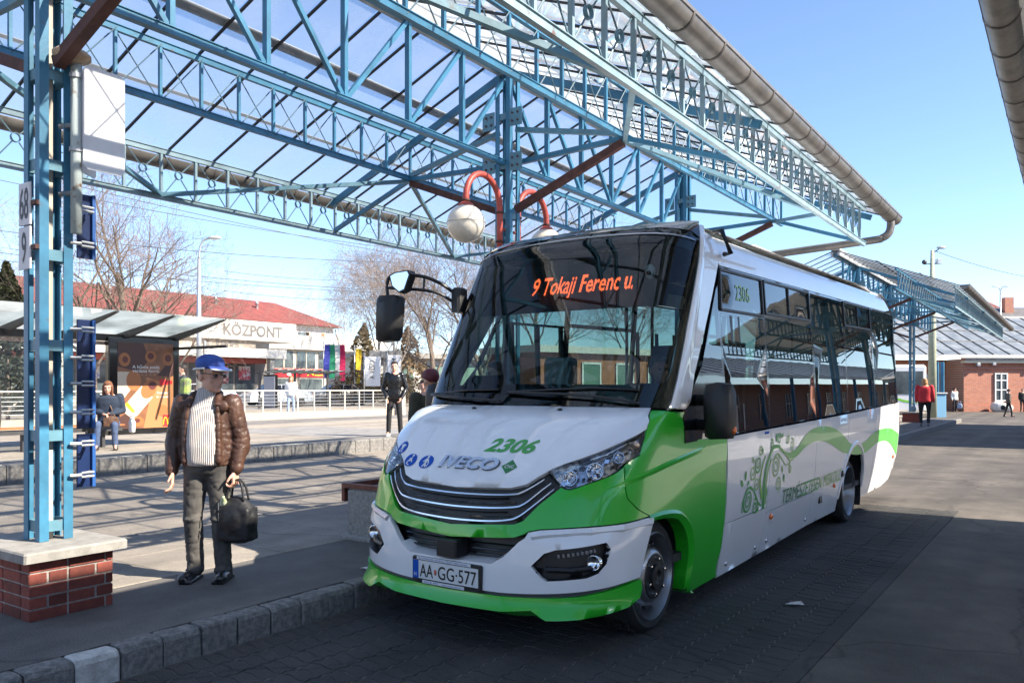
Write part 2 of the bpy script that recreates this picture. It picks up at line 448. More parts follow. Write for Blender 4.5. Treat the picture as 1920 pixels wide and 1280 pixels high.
M_STRIP = asphalt('grey_edge_strip', (.16, .15, .145), (.21, .20, .19), .5)
M_KERB = mat('granite_concrete_kerb', (.27, .255, .235), .95, c2=(.13, .125, .118), vscale=26, bump=1.0, bscale=110)
M_KERBW = mat('flaking_white_kerb_paint', (.62, .60, .55), .85, c2=(.40, .38, .35), vscale=16, bump=.7, bscale=60)
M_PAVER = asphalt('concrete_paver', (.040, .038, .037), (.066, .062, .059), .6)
M_BLACK = mat('matt_black', (.02, .02, .021), .6)
M_DGREY = mat('dark_grey_frame', (.045, .045, .048), .5, var=.2)
M_WHITE = mat('white_paint', (.75, .75, .74), .5, var=.05)
M_STEEL = mat('galvanised_steel', (.46, .47, .48), .4, .6, var=.15)

# ---------------------------------------------------------------- ground
def sheet(name, x0, x1, y0, y1, z0, z1, m, parent=None):
    mb = MB(); mb.add([(x0, y0, z0), (x1, y0, z1), (x1, y1, z1), (x0, y1, z0)], [(0, 1, 2, 3)])
    o = mb.build(name, m, parent); return o if parent else struct(o)
XK = -4.53                      # face of the near kerb
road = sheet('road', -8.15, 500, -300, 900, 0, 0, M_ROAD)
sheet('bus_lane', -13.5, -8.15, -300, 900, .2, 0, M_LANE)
sheet('bounce_apron', 1.3, 11.5, -300, 27, .005, .005, asphalt('bounce_concrete', (.48, .45, .41), (.56, .53, .48), .3))  # added pale ground outside the frame, bounces sun onto the bus side
sheet('bounce_square', -8.1, 1.3, -300, -5.5, .006, .006, M_FORE)  # unseen pale ground added behind the camera, sun bounce for the bus front
ISL = (-8.0, -4.68, -9.0, 45.0)
pf = MB(); pf.box((ISL[0] + .12, ISL[2], -.05), (ISL[1], ISL[3], .181)); pf.add([(-5.93, ISL[2], .185), (-4.68, ISL[2], .185), (-4.68, ISL[3], .185), (-5.93, ISL[3], .185)], [(0, 1, 2, 3)])
platform = struct(pf.build('platform', M_PLAT))
pv = MB(); y = ISL[2]
slabp = MB().bevbox((0, 0, 0), (.96, 1.06, .03), .006).mesh('paving_panel', M_PAVE)
mbp = MB()
for i in range(50):
    for j in range(2):
        x0 = -7.86 + j * .965; y0 = ISL[2] + i * 1.07
        if 1 < y0 < 12:
            put('paving_panel', slabp, platform, (x0, y0, .157 + .004 * ((i * 7 + j * 3) % 3) / 3))
        else: mbp.bevbox((x0, y0, .157), (x0 + .96, y0 + 1.06, .187), .006)
o = mbp.build('far_paving_panels', M_PAVE, platform); o['kind'] = 'stuff'
def kerbstones(parent, x0, x1, ys, ye, L, z0, z1, m, painted=(), side=1, ind=(0, 0)):
    """kerb of single stones; stones outside the span ind are joined"""
    variants = []
    for k in range(5):
        r = random.Random(k * 17 + int(z1 * 100)); mb = MB()
        j = lambda a: r.uniform(-a, a)
        b = .02 + r.uniform(0, .015)
        d = x1 - x0; l = L - .012
        prof = [(0, z0 - .1), (d, z0 - .1), (d, z1 - b + j(.004)), (d - b * .5, z1 - b * .25), (d - b * 1.4, z1 + j(.003)), (.01, z1), (0, z1 - .01)]
        if side < 0: prof = [(d - a, c) for a, c in prof][::-1]
        n = len(prof); vs = []
        for q, yy in enumerate((0, .012, l * .33, l * .66, l - .012, l)):
            sh = .005 if q in (0, 5) else 0
            for a, c in prof: vs.append((a + (sh if a < d / 2 else -sh) + j(.003), yy, c - (sh if c > z0 else 0) + j(.003)))
        fs = [tuple(range(n)), tuple(range(6 * n - 1, 5 * n - 1, -1))]
        for q in range(5):
            for i in range(n): fs.append((q * n + i, (q + 1) * n + i, (q + 1) * n + (i + 1) % n, q * n + (i + 1) % n))
        mb.add(vs, fs); variants.append(mb)
    meshes = [v.mesh('kerb_stone', m) for v in variants]
    pm = variants[2].mesh('kerb_stone_painted', M_KERBW)
    rest = MB(); y = ys; i = 0
    while y < ye:
        if ind[0] <= y <= ind[1]:
            o = put('kerb_stone', pm if i in painted else meshes[(i * 3) % 5], parent, (x0 + random.uniform(-.006, .006), y, random.uniform(-.006, .004)))
            if i in painted: o['label'] = 'white painted kerb stone with flaking paint'
        else:
            V = variants[(i * 3) % 5]; rest.add([(a + x0, b + y, c) for a, b, c in V.v], V.f)
        y += L; i += 1
    o = rest.build('far_kerb_stones', m, parent); o['kind'] = 'stuff'
kerbstones(platform, -4.68, XK, -8.82, 45, .265, 0, .186, M_KERB, painted=(39, 42), ind=(.9, 9.5))
kerbstones(platform, -8.0, -7.87, -8.95, 45, .40, .0, .188, M_KERB, side=-1, ind=(2.0, 14))
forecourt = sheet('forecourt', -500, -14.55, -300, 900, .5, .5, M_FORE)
es = sheet('edge_strip', -14.55, -13.68, -300, 900, .498, .496, M_STRIP)
kerbstones(es, -13.68, -13.48, -2, 60, .46, .2, .5, M_KERB, ind=(4, 26))
sheet('asphalt_patch', -24.6, -22.0, -60, 200, .503, .503, M_STRIP)
# patched slabs across the far platform
sheet('pale_patch', -19.5, -14.4, 13.6, 17.2, .504, .504, mat('grey_patch', (.25, .235, .22), .9, var=.2, vscale=3))
# interlocking pavers of the stopping lane
def zigzag_paver(w=.22, l=.115):
    e = .016
    top = [(0, 0), (w * .25, e), (w * .5, 0), (w * .75, -e), (w, 0)]
    pts = top + [(w - .012, l * .33), (w + .012, l * .66)] + [(x, y + l) for x, y in top[::-1]] + [(.012, l * .66), (-.012, l * .33)]
    g = .004; cx, cy = w / 2, l / 2
    a = [(cx + (x - cx) * (1 - 2 * g / w), cy + (y - cy) * (1 - 2 * g / l)) for x, y in pts]
    b = [(cx + (x - cx) * (1 - .016 / w), cy + (y - cy) * (1 - .016 / l)) for x, y in pts]
    n = len(a)
    vs = [(x, y, -.02) for x, y in a] + [(x, y, .004) for x, y in a] + [(x, y, .0085) for x, y in b]
    fs = [tuple(range(2 * n, 3 * n))]
    for k in (0, n):
        for i in range(n): j = (i + 1) % n; fs.append((k + i, k + j, k + n + j, k + n + i))
    return vs, fs
PVv, PVf = zigzag_paver()
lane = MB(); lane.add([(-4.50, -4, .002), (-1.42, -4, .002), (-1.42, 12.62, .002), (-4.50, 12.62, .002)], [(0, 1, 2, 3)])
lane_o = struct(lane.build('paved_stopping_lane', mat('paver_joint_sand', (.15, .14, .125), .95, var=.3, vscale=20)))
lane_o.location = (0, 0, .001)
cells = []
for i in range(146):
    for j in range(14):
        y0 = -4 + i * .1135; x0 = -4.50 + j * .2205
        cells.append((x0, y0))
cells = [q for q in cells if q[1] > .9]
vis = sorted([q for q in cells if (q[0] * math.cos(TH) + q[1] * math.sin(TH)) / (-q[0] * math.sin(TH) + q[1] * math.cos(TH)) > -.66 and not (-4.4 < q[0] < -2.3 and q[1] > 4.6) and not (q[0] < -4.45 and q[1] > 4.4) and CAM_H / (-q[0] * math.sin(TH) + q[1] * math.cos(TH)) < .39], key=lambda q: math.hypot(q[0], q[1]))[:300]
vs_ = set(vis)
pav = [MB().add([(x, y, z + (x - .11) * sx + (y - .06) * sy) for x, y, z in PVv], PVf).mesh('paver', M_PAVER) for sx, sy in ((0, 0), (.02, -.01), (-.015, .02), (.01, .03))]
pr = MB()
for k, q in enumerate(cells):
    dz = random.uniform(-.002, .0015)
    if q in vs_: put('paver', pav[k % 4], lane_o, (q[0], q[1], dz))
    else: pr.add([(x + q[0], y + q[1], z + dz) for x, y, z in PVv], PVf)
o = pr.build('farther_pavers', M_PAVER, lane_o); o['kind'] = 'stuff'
bd = MB().box((-1.42, -4, -.05), (-1.30, 12.62, .008)).build('edging_strip', M_PAVER, lane_o)

# ---------------------------------------------------------------- canopies
BAY = 5.57; PAN = BAY / 12
ZR = lambda d: 5.80 - .39 * abs(d)
def ringmesh():
    mb = MB(); prof = [(.05, -.016), (.05, .016), (.042, .016), (.042, -.016), (.05, -.016)]
    mb.lathe(prof, (0, 0, 0), 'x', 16); return mb.mesh('ring', M_BLUE2, False)
def boxmesh(name, w, d, h, m): return MB().box((-w / 2, -d / 2, 0), (w / 2, d / 2, h)).mesh(name, m)
ME = dict(ring=ringmesh(), v_eave=boxmesh('vertical', .038, .030, .52, M_SUNBLUE), v_pur=boxmesh('vertical', .036, .028, .54, M_BLUE), v_mid=boxmesh('vertical', .062, .045, 1.10, M_BLUE))
gbm = MB().lathe([(.123, -.016), (.129, 0), (.123, .016)], (0, 0, 0), 'y', 18, math.pi).mesh('joint_band', M_GUTB, True)
def truss(parent, dx, z0, z1, ya, yb, yref, kind, single, name):
    """chords are the truss mesh; verticals, rings and tie rods hang on it"""
    mb = MB(); w = .046 if kind != 'mid' else .07
    m = M_SUNBLUE if kind == 'eave' else M_BLUE
    for z in (z0, z1):
        mb.box((dx - w / 2, ya, z - .028), (dx + w / 2, yb, z + .028))
        mb.box((dx - w / 2 - .012, ya, z + .028), (dx + w / 2 + .012, yb, z + .035))
    p = PAN * (2 if kind == 'mid' else 1)
    k0 = math.ceil((ya - yref + .02) / p); k1 = math.floor((yb - yref - .02) / p)
    ys = [yref + k * p for k in range(k0, k1 + 1)]
    H = z1 - z0 - .07
    rods = MB(); vert = []
    for y in ys: vert.append((dx, y, z0 + .035))
    for a, b in zip(ys, ys[1:]):
        i = round((a - yref) / p)
        if kind == 'mid':
            up = (i % 6) >= 3
            q0, q1 = ((a, z0), (b, z1)) if up else ((a, z1), (b, z0))
            rods.bar((dx, q0[0], q0[1]), (dx, q1[0], q1[1]), .06, .06)
        elif kind == 'pur':
            rods.tube([(dx + .02, a, z0), (dx + .02, b, z1)], .007, 5); rods.tube([(dx - .02, a, z1), (dx - .02, b, z0)], .007, 5)
        else:
            c = ((a + b) / 2, (z0 + z1) / 2 + .03)
            for yy in (a, b):
                for zz in (z0, z1):
                    d = Vector((yy - c[0], zz - c[1])).normalized() * .055
                    rods.tube([(dx, yy, zz), (dx, c[0] + d.x, c[1] + d.y)], .008, 5)
    if single:
        o = mb.build(name, m, parent)
        me = ME['v_' + kind]
        for v in vert: put('vertical', me, o, v)
        if kind == 'mid':
            k = 0
            for a, b in zip(ys, ys[1:]):
                r = MB(); i = round((a - yref) / p); up = (i % 6) >= 3
                q0, q1 = ((a, z0), (b, z1)) if up else ((a, z1), (b, z0))
                r.bar((dx, q0[0], q0[1]), (dx, q1[0], q1[1]), .045, .045); r.build('diagonal', m, o)
        else: q = rods.build('tie_rods', M_ROD, o); q['kind'] = 'stuff'
        if kind == 'eave':
            for a, b in zip(ys, ys[1:]): put('ring', ME['ring'], o, (dx, (a + b) / 2, (z0 + z1) / 2 + .03))
    else:
        for v in vert:
            t = {'eave': (.045, .038), 'pur': (.042, .034), 'mid': (.075, .055)}[kind]
            mb.box((v[0] - t[0] / 2, v[1] - t[1] / 2, v[2]), (v[0] + t[0] / 2, v[1] + t[1] / 2, v[2] + H))
        o = mb.build(name, m, parent)
        q = rods.build('tie_rods', M_ROD, o); q['kind'] = 'stuff'
    return o
def column(parent, y, zb=.645, zt=5.6):
    h = .112
    def angle(sx, sy):
        mb = MB(); x, yy = sx * h, y + sy * h
        mb.box((min(x, x - sx * .062), min(yy, yy - sy * .010), zb), (max(x, x - sx * .062), max(yy, yy - sy * .010), zt))
        mb.box((min(x, x - sx * .010), min(yy - sy * .010, yy - sy * .062), zb), (max(x, x - sx * .010), max(yy - sy * .010, yy - sy * .062), zt)); return mb
    core = MB(); core.box((-.02, y - .02, zb), (.02, y + .02, zt))
    o = core.build('column', mat('cream_cable_duct', (.55, .48, .40), .7), parent)
    for sx in (-1, 1):
        for sy in (-1, 1): angle(sx, sy).build('angle_post', M_BLUE, o)
    z = zb + .06
    bt = MB(); k = 0
    while z < zt:
        for a, b in (((-h + .012, y - h + .013, z), (h - .012, y - h + .021, z + .075)), ((-h + .012, y + h - .021, z), (h - .012, y + h - .013, z + .075)), ((-h + .013, y - h + .03, z), (-h + .021, y + h - .03, z + .075)), ((h - .021, y - h + .03, z), (h - .013, y + h - .03, z + .075))):
            MB().box(a, b).build('batten', M_BLUE2, o)
        z += .62
    return o
def plinth(x, y, label, bricks=True, group=None):
    t = thing('brick_plinth', label, 'plinth', (x, y, 0), 0, group)
    hx, hy = .37, .275; z0 = .185
    core = MB().box((-hx + .008, -hy + .008, z0 - .02), (hx - .008, hy - .008, z0 + .392)); core.build('mortar_core', M_MORTAR if bricks else M_BRICK, t)
    MB().bevbox((-hx - .08, -hy - .065, z0 + .392), (hx + .08, hy + .065, z0 + .458), .012).build('slab', M_SLAB, t)
    if not bricks: return t
    bh = .066; jt = .0125
    for c in range(5):
        z = z0 + .004 + c * (bh + jt); off = (c % 2) * .125
        def course(L, fix):
            a = -L + (-.0 if not off else 0); segs = []; p = -L
            first = .115 if off else .24
            q = p
            while q < L - .02:
                l = first if q == p else .24
                e = min(q + l, L)
                if e - q > .03: segs.append((q, e))
                q = e + jt
            return segs
        o1, o2 = (.0, .125) if c % 2 else (.125, .0)
        for a, b in course(hx - o1, 0):
            for sg in (-1, 1):
                d = random.uniform(-.003, .004)
                y0, y1 = (-hy - d, -hy + .11) if sg < 0 else (hy - .11, hy + d)
                MB().bevbox((a, y0, z), (b, y1, z + bh), .005).build('brick', M_BRICK, t)
        for a, b in course(hy - o2, 0):
            for sg in (-1, 1):
                d = random.uniform(-.003, .004)
                x0, x1 = (-hx - d, -hx + .11) if sg < 0 else (hx - .11, hx + d)
                MB().bevbox((x0, a, z), (x1, b, z + bh), .005).build('brick', M_BRICK, t)
    return t
BOLT = MB().lathe([(.014, 0), (.014, -.012), (.001, -.014)], (0, 0, 0), 'y', 6).mesh('bolt', M_RUST)
def canopy(name, label, X, ycols, ya, yb, single=True, opaque=False, skipcol=()):
    t = thing(name, label, 'canopy', (X, 0, 0), 0, 'platform canopies')
    yref = ycols[0]; TE, T1 = 3.12, 1.64
    truss(t, 0, 4.50, 5.64, ya + .1, yb - .1, yref, 'mid', single, 'ridge_truss')
    for sg in (-1, 1):
        truss(t, sg * T1, 4.56, 5.12, ya + .1, yb - .1, yref, 'pur', single, 'purlin_truss')
        truss(t, sg * TE, 3.97, 4.52, ya + .3, yb - .75, yref, 'eave', single, 'eave_truss')
    for y in ycols:
        column(t, y, .645 if not opaque else 0.0)
        for sg in (-1, 1):
            MB().bar((sg * .1, y, ZR(.1) - .14), (sg * 3.2, y, ZR(3.2) - .14), .055, .085).build('rafter', M_BLUE, t)
            MB().bar((sg * .13, y, 4.50), (sg * T1, y, 4.55), .05, .06).build('tie_beam', M_BLUE, t)
            MB().bar((sg * T1, y, 4.55), (sg * TE, y, 4.02), .045, .055).build('tie_beam', M_BLUE, t)
            MB().bar((sg * .13, y, 4.92), (sg * T1, y, 4.60), .05, .06).build('tie_beam', M_BLUE2, t)
            for z_ in (4.50, 5.05):
                q_ = MB().box((min(sg * .115, sg * .30), y - .128, z_ - .12), (max(sg * .115, sg * .30), y - .118, z_ + .10)).build('gusset_plate', M_BLUE2, t)
                for bx_, bz_ in ((.16, -.06), (.24, -.06), (.16, .04), (.24, .04)): put('bolt', BOLT, q_, (sg * bx_, y - .13, z_ + bz_))
            MB().bar((sg * .13, y, 3.92), (sg * (T1 - .02), y, 4.50), .075, .085).build('knee_brace', M_RUST, t)
            for dy in (-1, 1):
                yy = y + dy * BAY / 2
                if ya < yy < yb: MB().bar((sg * T1, y, 4.53), (sg * TE, yy, 4.00), .05, .05).build('wind_brace', M_BLUE2, t)
    BS = BAY / 9
    rf = MB(); rf.bar((0, ya, 5.83), (0, yb, 5.83), .26, .05)
    for sg in (-1, 1): rf.bar((sg * .1, ya, 5.70), (sg * .1, yb, 5.70), .06, .12)
    roof = rf.build('ridge_cap', M_LAP if not opaque else M_SHEET, t)
    ny = int((yb - ya) / BS) + 1; rows = [(.07, 1.16), (1.16, 2.26), (2.26, 3.36)]
    if opaque:
        for sg in (-1, 1):
            mb = MB(); mb.add([(sg * .05, ya, ZR(.05)), (sg * 3.40, ya, ZR(3.4)), (sg * 3.40, yb, ZR(3.4)), (sg * .05, yb, ZR(.05)), (sg * .05, ya, ZR(.05) + .05), (sg * 3.40, ya, ZR(3.4) + .05), (sg * 3.40, yb, ZR(3.4) + .05), (sg * .05, yb, ZR(.05) + .05)],
                              [(0, 1, 2, 3), (7, 6, 5, 4), (0, 4, 5, 1), (1, 5, 6, 2), (2, 6, 7, 3), (3, 7, 4, 0)]); mb.build('roof_sheet', M_FILLROOF, t)
    else:
        for sg in (-1, 1):
            pm = []
            for r, (a, b) in enumerate(rows):
                za, zb_ = ZR(a) + .012 * (2 - r), ZR(b) + .012 * (2 - r)
                mb = MB(); e = .016
                mb.add([(sg * a, e, za), (sg * (b + .03), e, zb_ - .0117), (sg * (b + .03), BS - e, zb_ - .0117), (sg * a, BS - e, za)], [(0, 1, 2, 3)])
                pm.append(mb.mesh('pane', M_PANE))
            bar = MB().bar((sg * .06, 0, ZR(.06) - .005), (sg * 3.38, 0, ZR(3.38) - .005), .026, .022).mesh('glazing_bar', M_BAR)
            for i in range(ny):
                y = ya + i * BS
                if y > yb - .05: break
                put('glazing_bar', bar, roof, (0, y, 0))
                if y + BS <= yb + .01:
                    for r in range(3): put('pane', pm[r], roof, (0, y, random.uniform(-.002, .002)))
            for d, w, mm in ((1.17, .13, M_LAP), (2.28, .05, M_SLAB)):
                MB().bar((sg * d, ya, ZR(d) + .034), (sg * d, yb, ZR(d) + .034), w, .006, (.39 * sg, 0, 1)).build('lap_strip', mm, roof)
    for sg in (-1, 1):
        prof = [(.118 * math.cos(a), .118 * math.sin(a)) for a in [math.pi + math.pi * k / 10 for k in range(11)]]
        mb = MB(); n = len(prof); gx, gz = sg * 3.40, ZR(3.4) + .05
        vs = [(gx + a, yy, gz + b) for yy in (ya - .05, yb + .25) for a, b in prof] + [(gx + a * .93, yy, gz + b * .93) for yy in (ya - .05, yb + .25) for a, b in prof]
        fs = [(i, i + 1, n + i + 1, n + i) for i in range(n - 1)] + [(2 * n + i, 3 * n + i, 3 * n + i + 1, 2 * n + i + 1) for i in range(n - 1)]
        fs += [tuple(range(n)), tuple(range(n, 2 * n))]
        mb.add(vs, fs); mb.box((gx + sg * .118 - .008, ya - .05, gz - .01), (gx + sg * .118 + .008, yb + .25, gz + .018))
        g = mb.build('gutter', M_GUT, t, True, sharp=R(40))
        y = ya + .1
        while y < yb + .2:
            o = put('joint_band', gbm, g, (gx, y, gz), (0, 0, 0)); o.rotation_euler = (0, math.pi, 0) if False else (R(180), 0, 0); y += .66
    return t
YC1 = [2.80 - BAY, 2.80, 2.80 + BAY, 2.80 + 2 * BAY]
XC = -5.87
can1 = canopy('glazed_canopy', 'blue steel truss canopy with glazed gable roof over the platform beside the parked bus', XC, YC1, -4.2, 14.55)
dp = MB(); ex = 3.40
dp.tube(smooth_line([(ex, 14.45, 4.44), (ex, 14.45, 4.33), (ex - .03, 14.43, 4.22), (ex - .12, 14.40, 4.15), (ex - .3, 14.38, 4.12), (1.6, 14.3, 4.03), (.15, 14.2, 3.95)], 5), .062, 12)
dp.build('drain_pipe', M_GUT, can1, True)
can0 = canopy('sheet_roof_canopy', 'canopy with opaque roof overhead, only its gutter showing at top right corner', 2.95, [2.47, 8.04], -2.2, 13.55, single=False, opaque=True)
YC2 = [28.26, 33.83, 39.4]
can2 = canopy('far_glazed_canopy', 'distant blue truss canopy with its gable end showing behind the rear of the bus', XC, YC2, 25.4, 45.2)
can3 = canopy('far_sheet_roof_canopy', 'second opaque canopy outside the right edge that shades the far road', 2.95, [30.5, 36.1, 41.7], 28.0, 44.6, single=False, opaque=True)
plinth(XC, 2.78, 'red brick plinth with pale cement slab carrying the nearest blue column')
for i, y in enumerate((YC1[0], YC1[2], YC1[3])): plinth(XC, y, ['red brick plinth under the column left of the frame', 'red brick plinth hidden behind the bus under the lamp column', 'red brick plinth under the last column of the near canopy'][i], False)
for i, y in enumerate(YC2): plinth(XC, y, ['red brick plinth under the first column of the distant canopy', 'red brick plinth under the second column of the distant canopy', 'small brick plinth beside the woman in the red vest'][i], False)
# ---------------------------------------------------------------- the bus
ROWS=[(0.00,-.86,.13,1.06,.72,3.0),
(0.15,-.955,.17,1.09,.76,3.2),
(0.30,-.985,.28,1.10,.80,3.2),
(0.36,-.955,.35,1.09,.80,3.1),
(0.56,-.945,.56,1.10,.82,3.1),
(0.72,-.925,.72,1.11,.82,3.1),
(0.80,-.915,.80,1.11,.81,2.9),
(1.03,-.86,1.03,1.10,.74,2.7),
(1.11,-.80,1.11,1.10,.70,2.75),
(1.21,-.70,1.21,1.10,.62,2.9),
(1.30,-.60,1.30,1.10,.55,2.9),
(1.37,-.50,1.37,1.10,.49,2.8),
(1.436,-.40,1.436,1.10,.44,2.7),
(1.49,-.30,1.49,1.105,.40,2.7),
(1.52,-.20,1.52,1.11,.38,2.7),
(1.54,-.10,1.54,1.115,.36,2.7),
(1.56,-.06,1.555,1.12,.36,3.0),
(1.62,-.01,1.62,1.12,.36,3.5),
(2.0,.19,2.0,1.11,.35,3.7),
(2.4,.40,2.4,1.092,.33,3.7),
(2.7,.57,2.72,1.068,.31,3.6),
(2.85,.65,2.86,1.045,.29,3.5),
(2.95,.76,2.95,1.0,.26,3.0),
(3.02,.90,3.005,.96,.22,2.8)]
BA = np.array(ROWS)
BV = BA[:, 0]
_rc = {}
def brow(v):
    v = round(min(max(v, 0.0), 3.02), 5)
    if v in _rc: return _rc[v]
    i = int(min(max(np.searchsorted(BV, v) - 1, 0), len(BV) - 2)); h = BV[i + 1] - BV[i]; t = (v - BV[i]) / h
    def tg(k):
        a, b = max(k - 1, 0), min(k + 1, len(BV) - 1)
        return (BA[b] - BA[a]) / (BV[b] - BV[a])
    m0, m1 = tg(i) * h, tg(i + 1) * h
    r = (2 * t**3 - 3 * t**2 + 1) * BA[i] + (t**3 - 2 * t**2 + t) * m0 + (-2 * t**3 + 3 * t**2) * BA[i + 1] + (t**3 - t**2) * m1
    _rc[v] = tuple(float(q) for q in r)
    return _rc[v]
SC = 1.5
XS = ([.10, .2, .35, .55, .8, 1.1, 1.28, 1.8, 2.3, 2.65, 2.8, 2.9, 2.98, 3.03, 3.055, 3.06], [1.0, 1.02, 1.05, 1.08, 1.105, 1.12, 1.12, 1.095, 1.06, 1.035, 1.01, .97, .90, .75, .4, 0])
_XL = None
def bxs(z):
    global _XL
    if _XL is None:
        L = smooth_line(list(zip(XS[0], XS[1])), 12)
        zz = np.array([p[0] for p in L]); xx_ = np.array([p[1] for p in L]); k = np.exp(-.5 * (np.arange(-20, 21) / 7.0) ** 2); k /= k.sum()
        g = np.linspace(.1, 3.06, 400); xi = np.interp(g, zz, xx_); xp = np.pad(xi, 20, mode='reflect', reflect_type='odd'); _XL = (g, np.convolve(xp, k, 'valid'))
    return float(np.interp(z, _XL[0], _XL[1]))
PIT = .0195
def pt(x, y, z): return Vector((x, y, z + PIT * y))
def F0(s, v):
    _, y, z, w, D, n = brow(v); sg = 1 if s >= 0 else -1; a = abs(s)
    if a <= SC:
        ph = a / SC * math.pi / 2; t = a / SC; t = t * t * (3 - 2 * t); e = 1 + (2 / n - 1) * t
        X = math.sin(ph) ** e if ph > 0 else 0.
        return pt(sg * w * X, y + D * (1 - max(1 - X ** n, 0.) ** (1 / n)), z)
    yy = y + D + (a - SC); t = min(max((yy + .15) / 1.1, 0), 1); t = t * t * (3 - 2 * t)
    return pt(sg * (w + (bxs(z) - w) * t), yy, z)
def FM(s, v, off=0.0):
    p = F0(s, v)
    if not off: return p
    e = .004
    n = (F0(s + e, v) - F0(s - e, v)).cross(F0(s, min(v + e, 3.02)) - F0(s, v - e))
    if n.length < 1e-12: return p
    return p + n.normalized() * off
def SM(sg):
    def f(y, z, off=0.0):
        e = .01; x = bxs(z); dx = (bxs(z + e) - bxs(z - e)) / (2 * e)
        n = Vector((1, 0, -dx)).normalized()
        return pt(sg * (x + n.x * off), y, z + n.z * off)
    return f
def mir(half):
    """close a right-half outline (starts and ends on the centre line) with its mirror image"""
    return list(half) + [(-a, b) for a, b in reversed(half) if abs(a) > 1e-6]
M_BWHITE = mat('white_bus_paint', (.84, .845, .855), .32, coat=1.0, var=.02, vscale=3)
M_BGREEN = mat('green_bus_paint', (.022, .47, .02), .30, coat=.55)
M_BBLACK = mat('gloss_black', (.008, .008, .009), .12, coat=.6)
M_PLAST = mat('black_plastic', (.014, .014, .015), .42, bump=.1, bscale=300)
M_RUBBER = mat('tyre_rubber', (.016, .016, .016), .78, bump=.25, bscale=120, var=.25)
M_RIM = mat('silver_rim', (.30, .31, .33), .33, .85)
M_CHROME = mat('chrome', (.82, .83, .85), .07, 1.0)
M_SATIN = mat('satin_chrome', (.62, .64, .68), .22, 1.0)
M_LED = mat('orange_led', (.05, .01, .0), .5, emit=(1.0, .13, .04), estr=1.6)
M_AMBER = mat('amber_lens', (.75, .16, .015), .15, coat=.6)
M_TAILG = mat('light_green_decal', (.27, .50, .12), .4)
M_DECAL = mat('green_decal', (.05, .36, .07), .38)
M_DECALD = mat('dark_green_decal', (.02, .20, .06), .38)
M_BLUEST = mat('blue_sticker', (.01, .09, .46), .65, spec=.2)
M_PLATE = mat('number_plate_white', (.72, .73, .72), .35)
M_INK = mat('black_ink', (.012, .012, .012), .5)
M_SEAT = mat('blue_grey_seat', (.045, .06, .10), .9, var=.3, vscale=40)
M_INT = mat('interior_grey', (.10, .105, .11), .7)
M_INTD = mat('interior_dark', (.03, .03, .033), .7)
G_SCREEN = glassmat('windscreen_glass', (.50, .61, .58), ior=1.52)
G_SIDE = glassmat('tinted_side_glass', (.30, .40, .38), ior=1.75)
G_LENS = glassmat('headlamp_lens', (.95, .96, .97), ior=1.5)
PSI = R(.6)
bus = thing('city_bus', 'white and green midibus with orange destination display parked at the kerb', 'bus', (-3.42, 5.15, 0), -PSI)
HOOD = [(0, 1.036), (.364, 1.055), (.452, 1.08), (.506, 1.128), (.562, 1.172), (.644, 1.212), (.788, 1.262), (.978, 1.331), (1.157, 1.389), (1.222, 1.414), (1.20, 1.465), (1.05, 1.528), (1.0, 1.545), (.6, 1.551), (0, 1.553)]
hood = skinpanel('bonnet', M_BWHITE, FM, mir(HOOD), (), .05, .008, .03, bus)
HEAD = [(0.555, 1.159), (0.595, 1.192), (0.643, 1.209), (0.731, 1.236), (0.852, 1.273), (0.99, 1.323), (1.115, 1.364), (1.216, 1.398), (1.25, 1.357), (1.265, 1.258), (1.174, 1.235), (1.094, 1.205), (1.058, 1.163), (0.991, 1.137), (0.828, 1.089), (0.742, 1.062), (0.709, 1.065), (0.672, 1.082)]
UP = [(0, .718), (.342, .748), (.421, .756), (.48, .781), (.503, .799), (.58, .817), (.735, .829), (.906, .837), (1.156, .842), (1.436, .85), (1.3, .915), (1.2, .985), (1.108, 1.185), (1.058, 1.155), (.991, 1.129), (.828, 1.081), (.742, 1.053), (.70, 1.057), (.676, 1.068), (.666, 1.058), (.555, .961), (.47, .86), (.417, .835), (0, .797)]
skinpanel('bumper_upper', M_BGREEN, FM, mir(UP), (), .05, .010, .03, bus)
FEN = [(1.446, .853), (1.312, .92), (1.212, .99), (1.118, 1.192), (1.174, 1.228), (1.272, 1.25), (1.256, 1.36), (1.232, 1.414), (1.21, 1.468), (1.07, 1.529), (1.20, 1.527), (1.368, 1.522), (1.71, 1.51), (1.971, 1.299), (2.317, 1.290), (2.732, 1.272), (2.765, 1.143), (2.80, .712), (2.86, .407), (2.90, .02), (2.36, .02), (2.263, .238), (2.227, .399), (2.19, .552), (2.089, .688), (1.936, .793), (1.781, .835), (1.591, .853)]
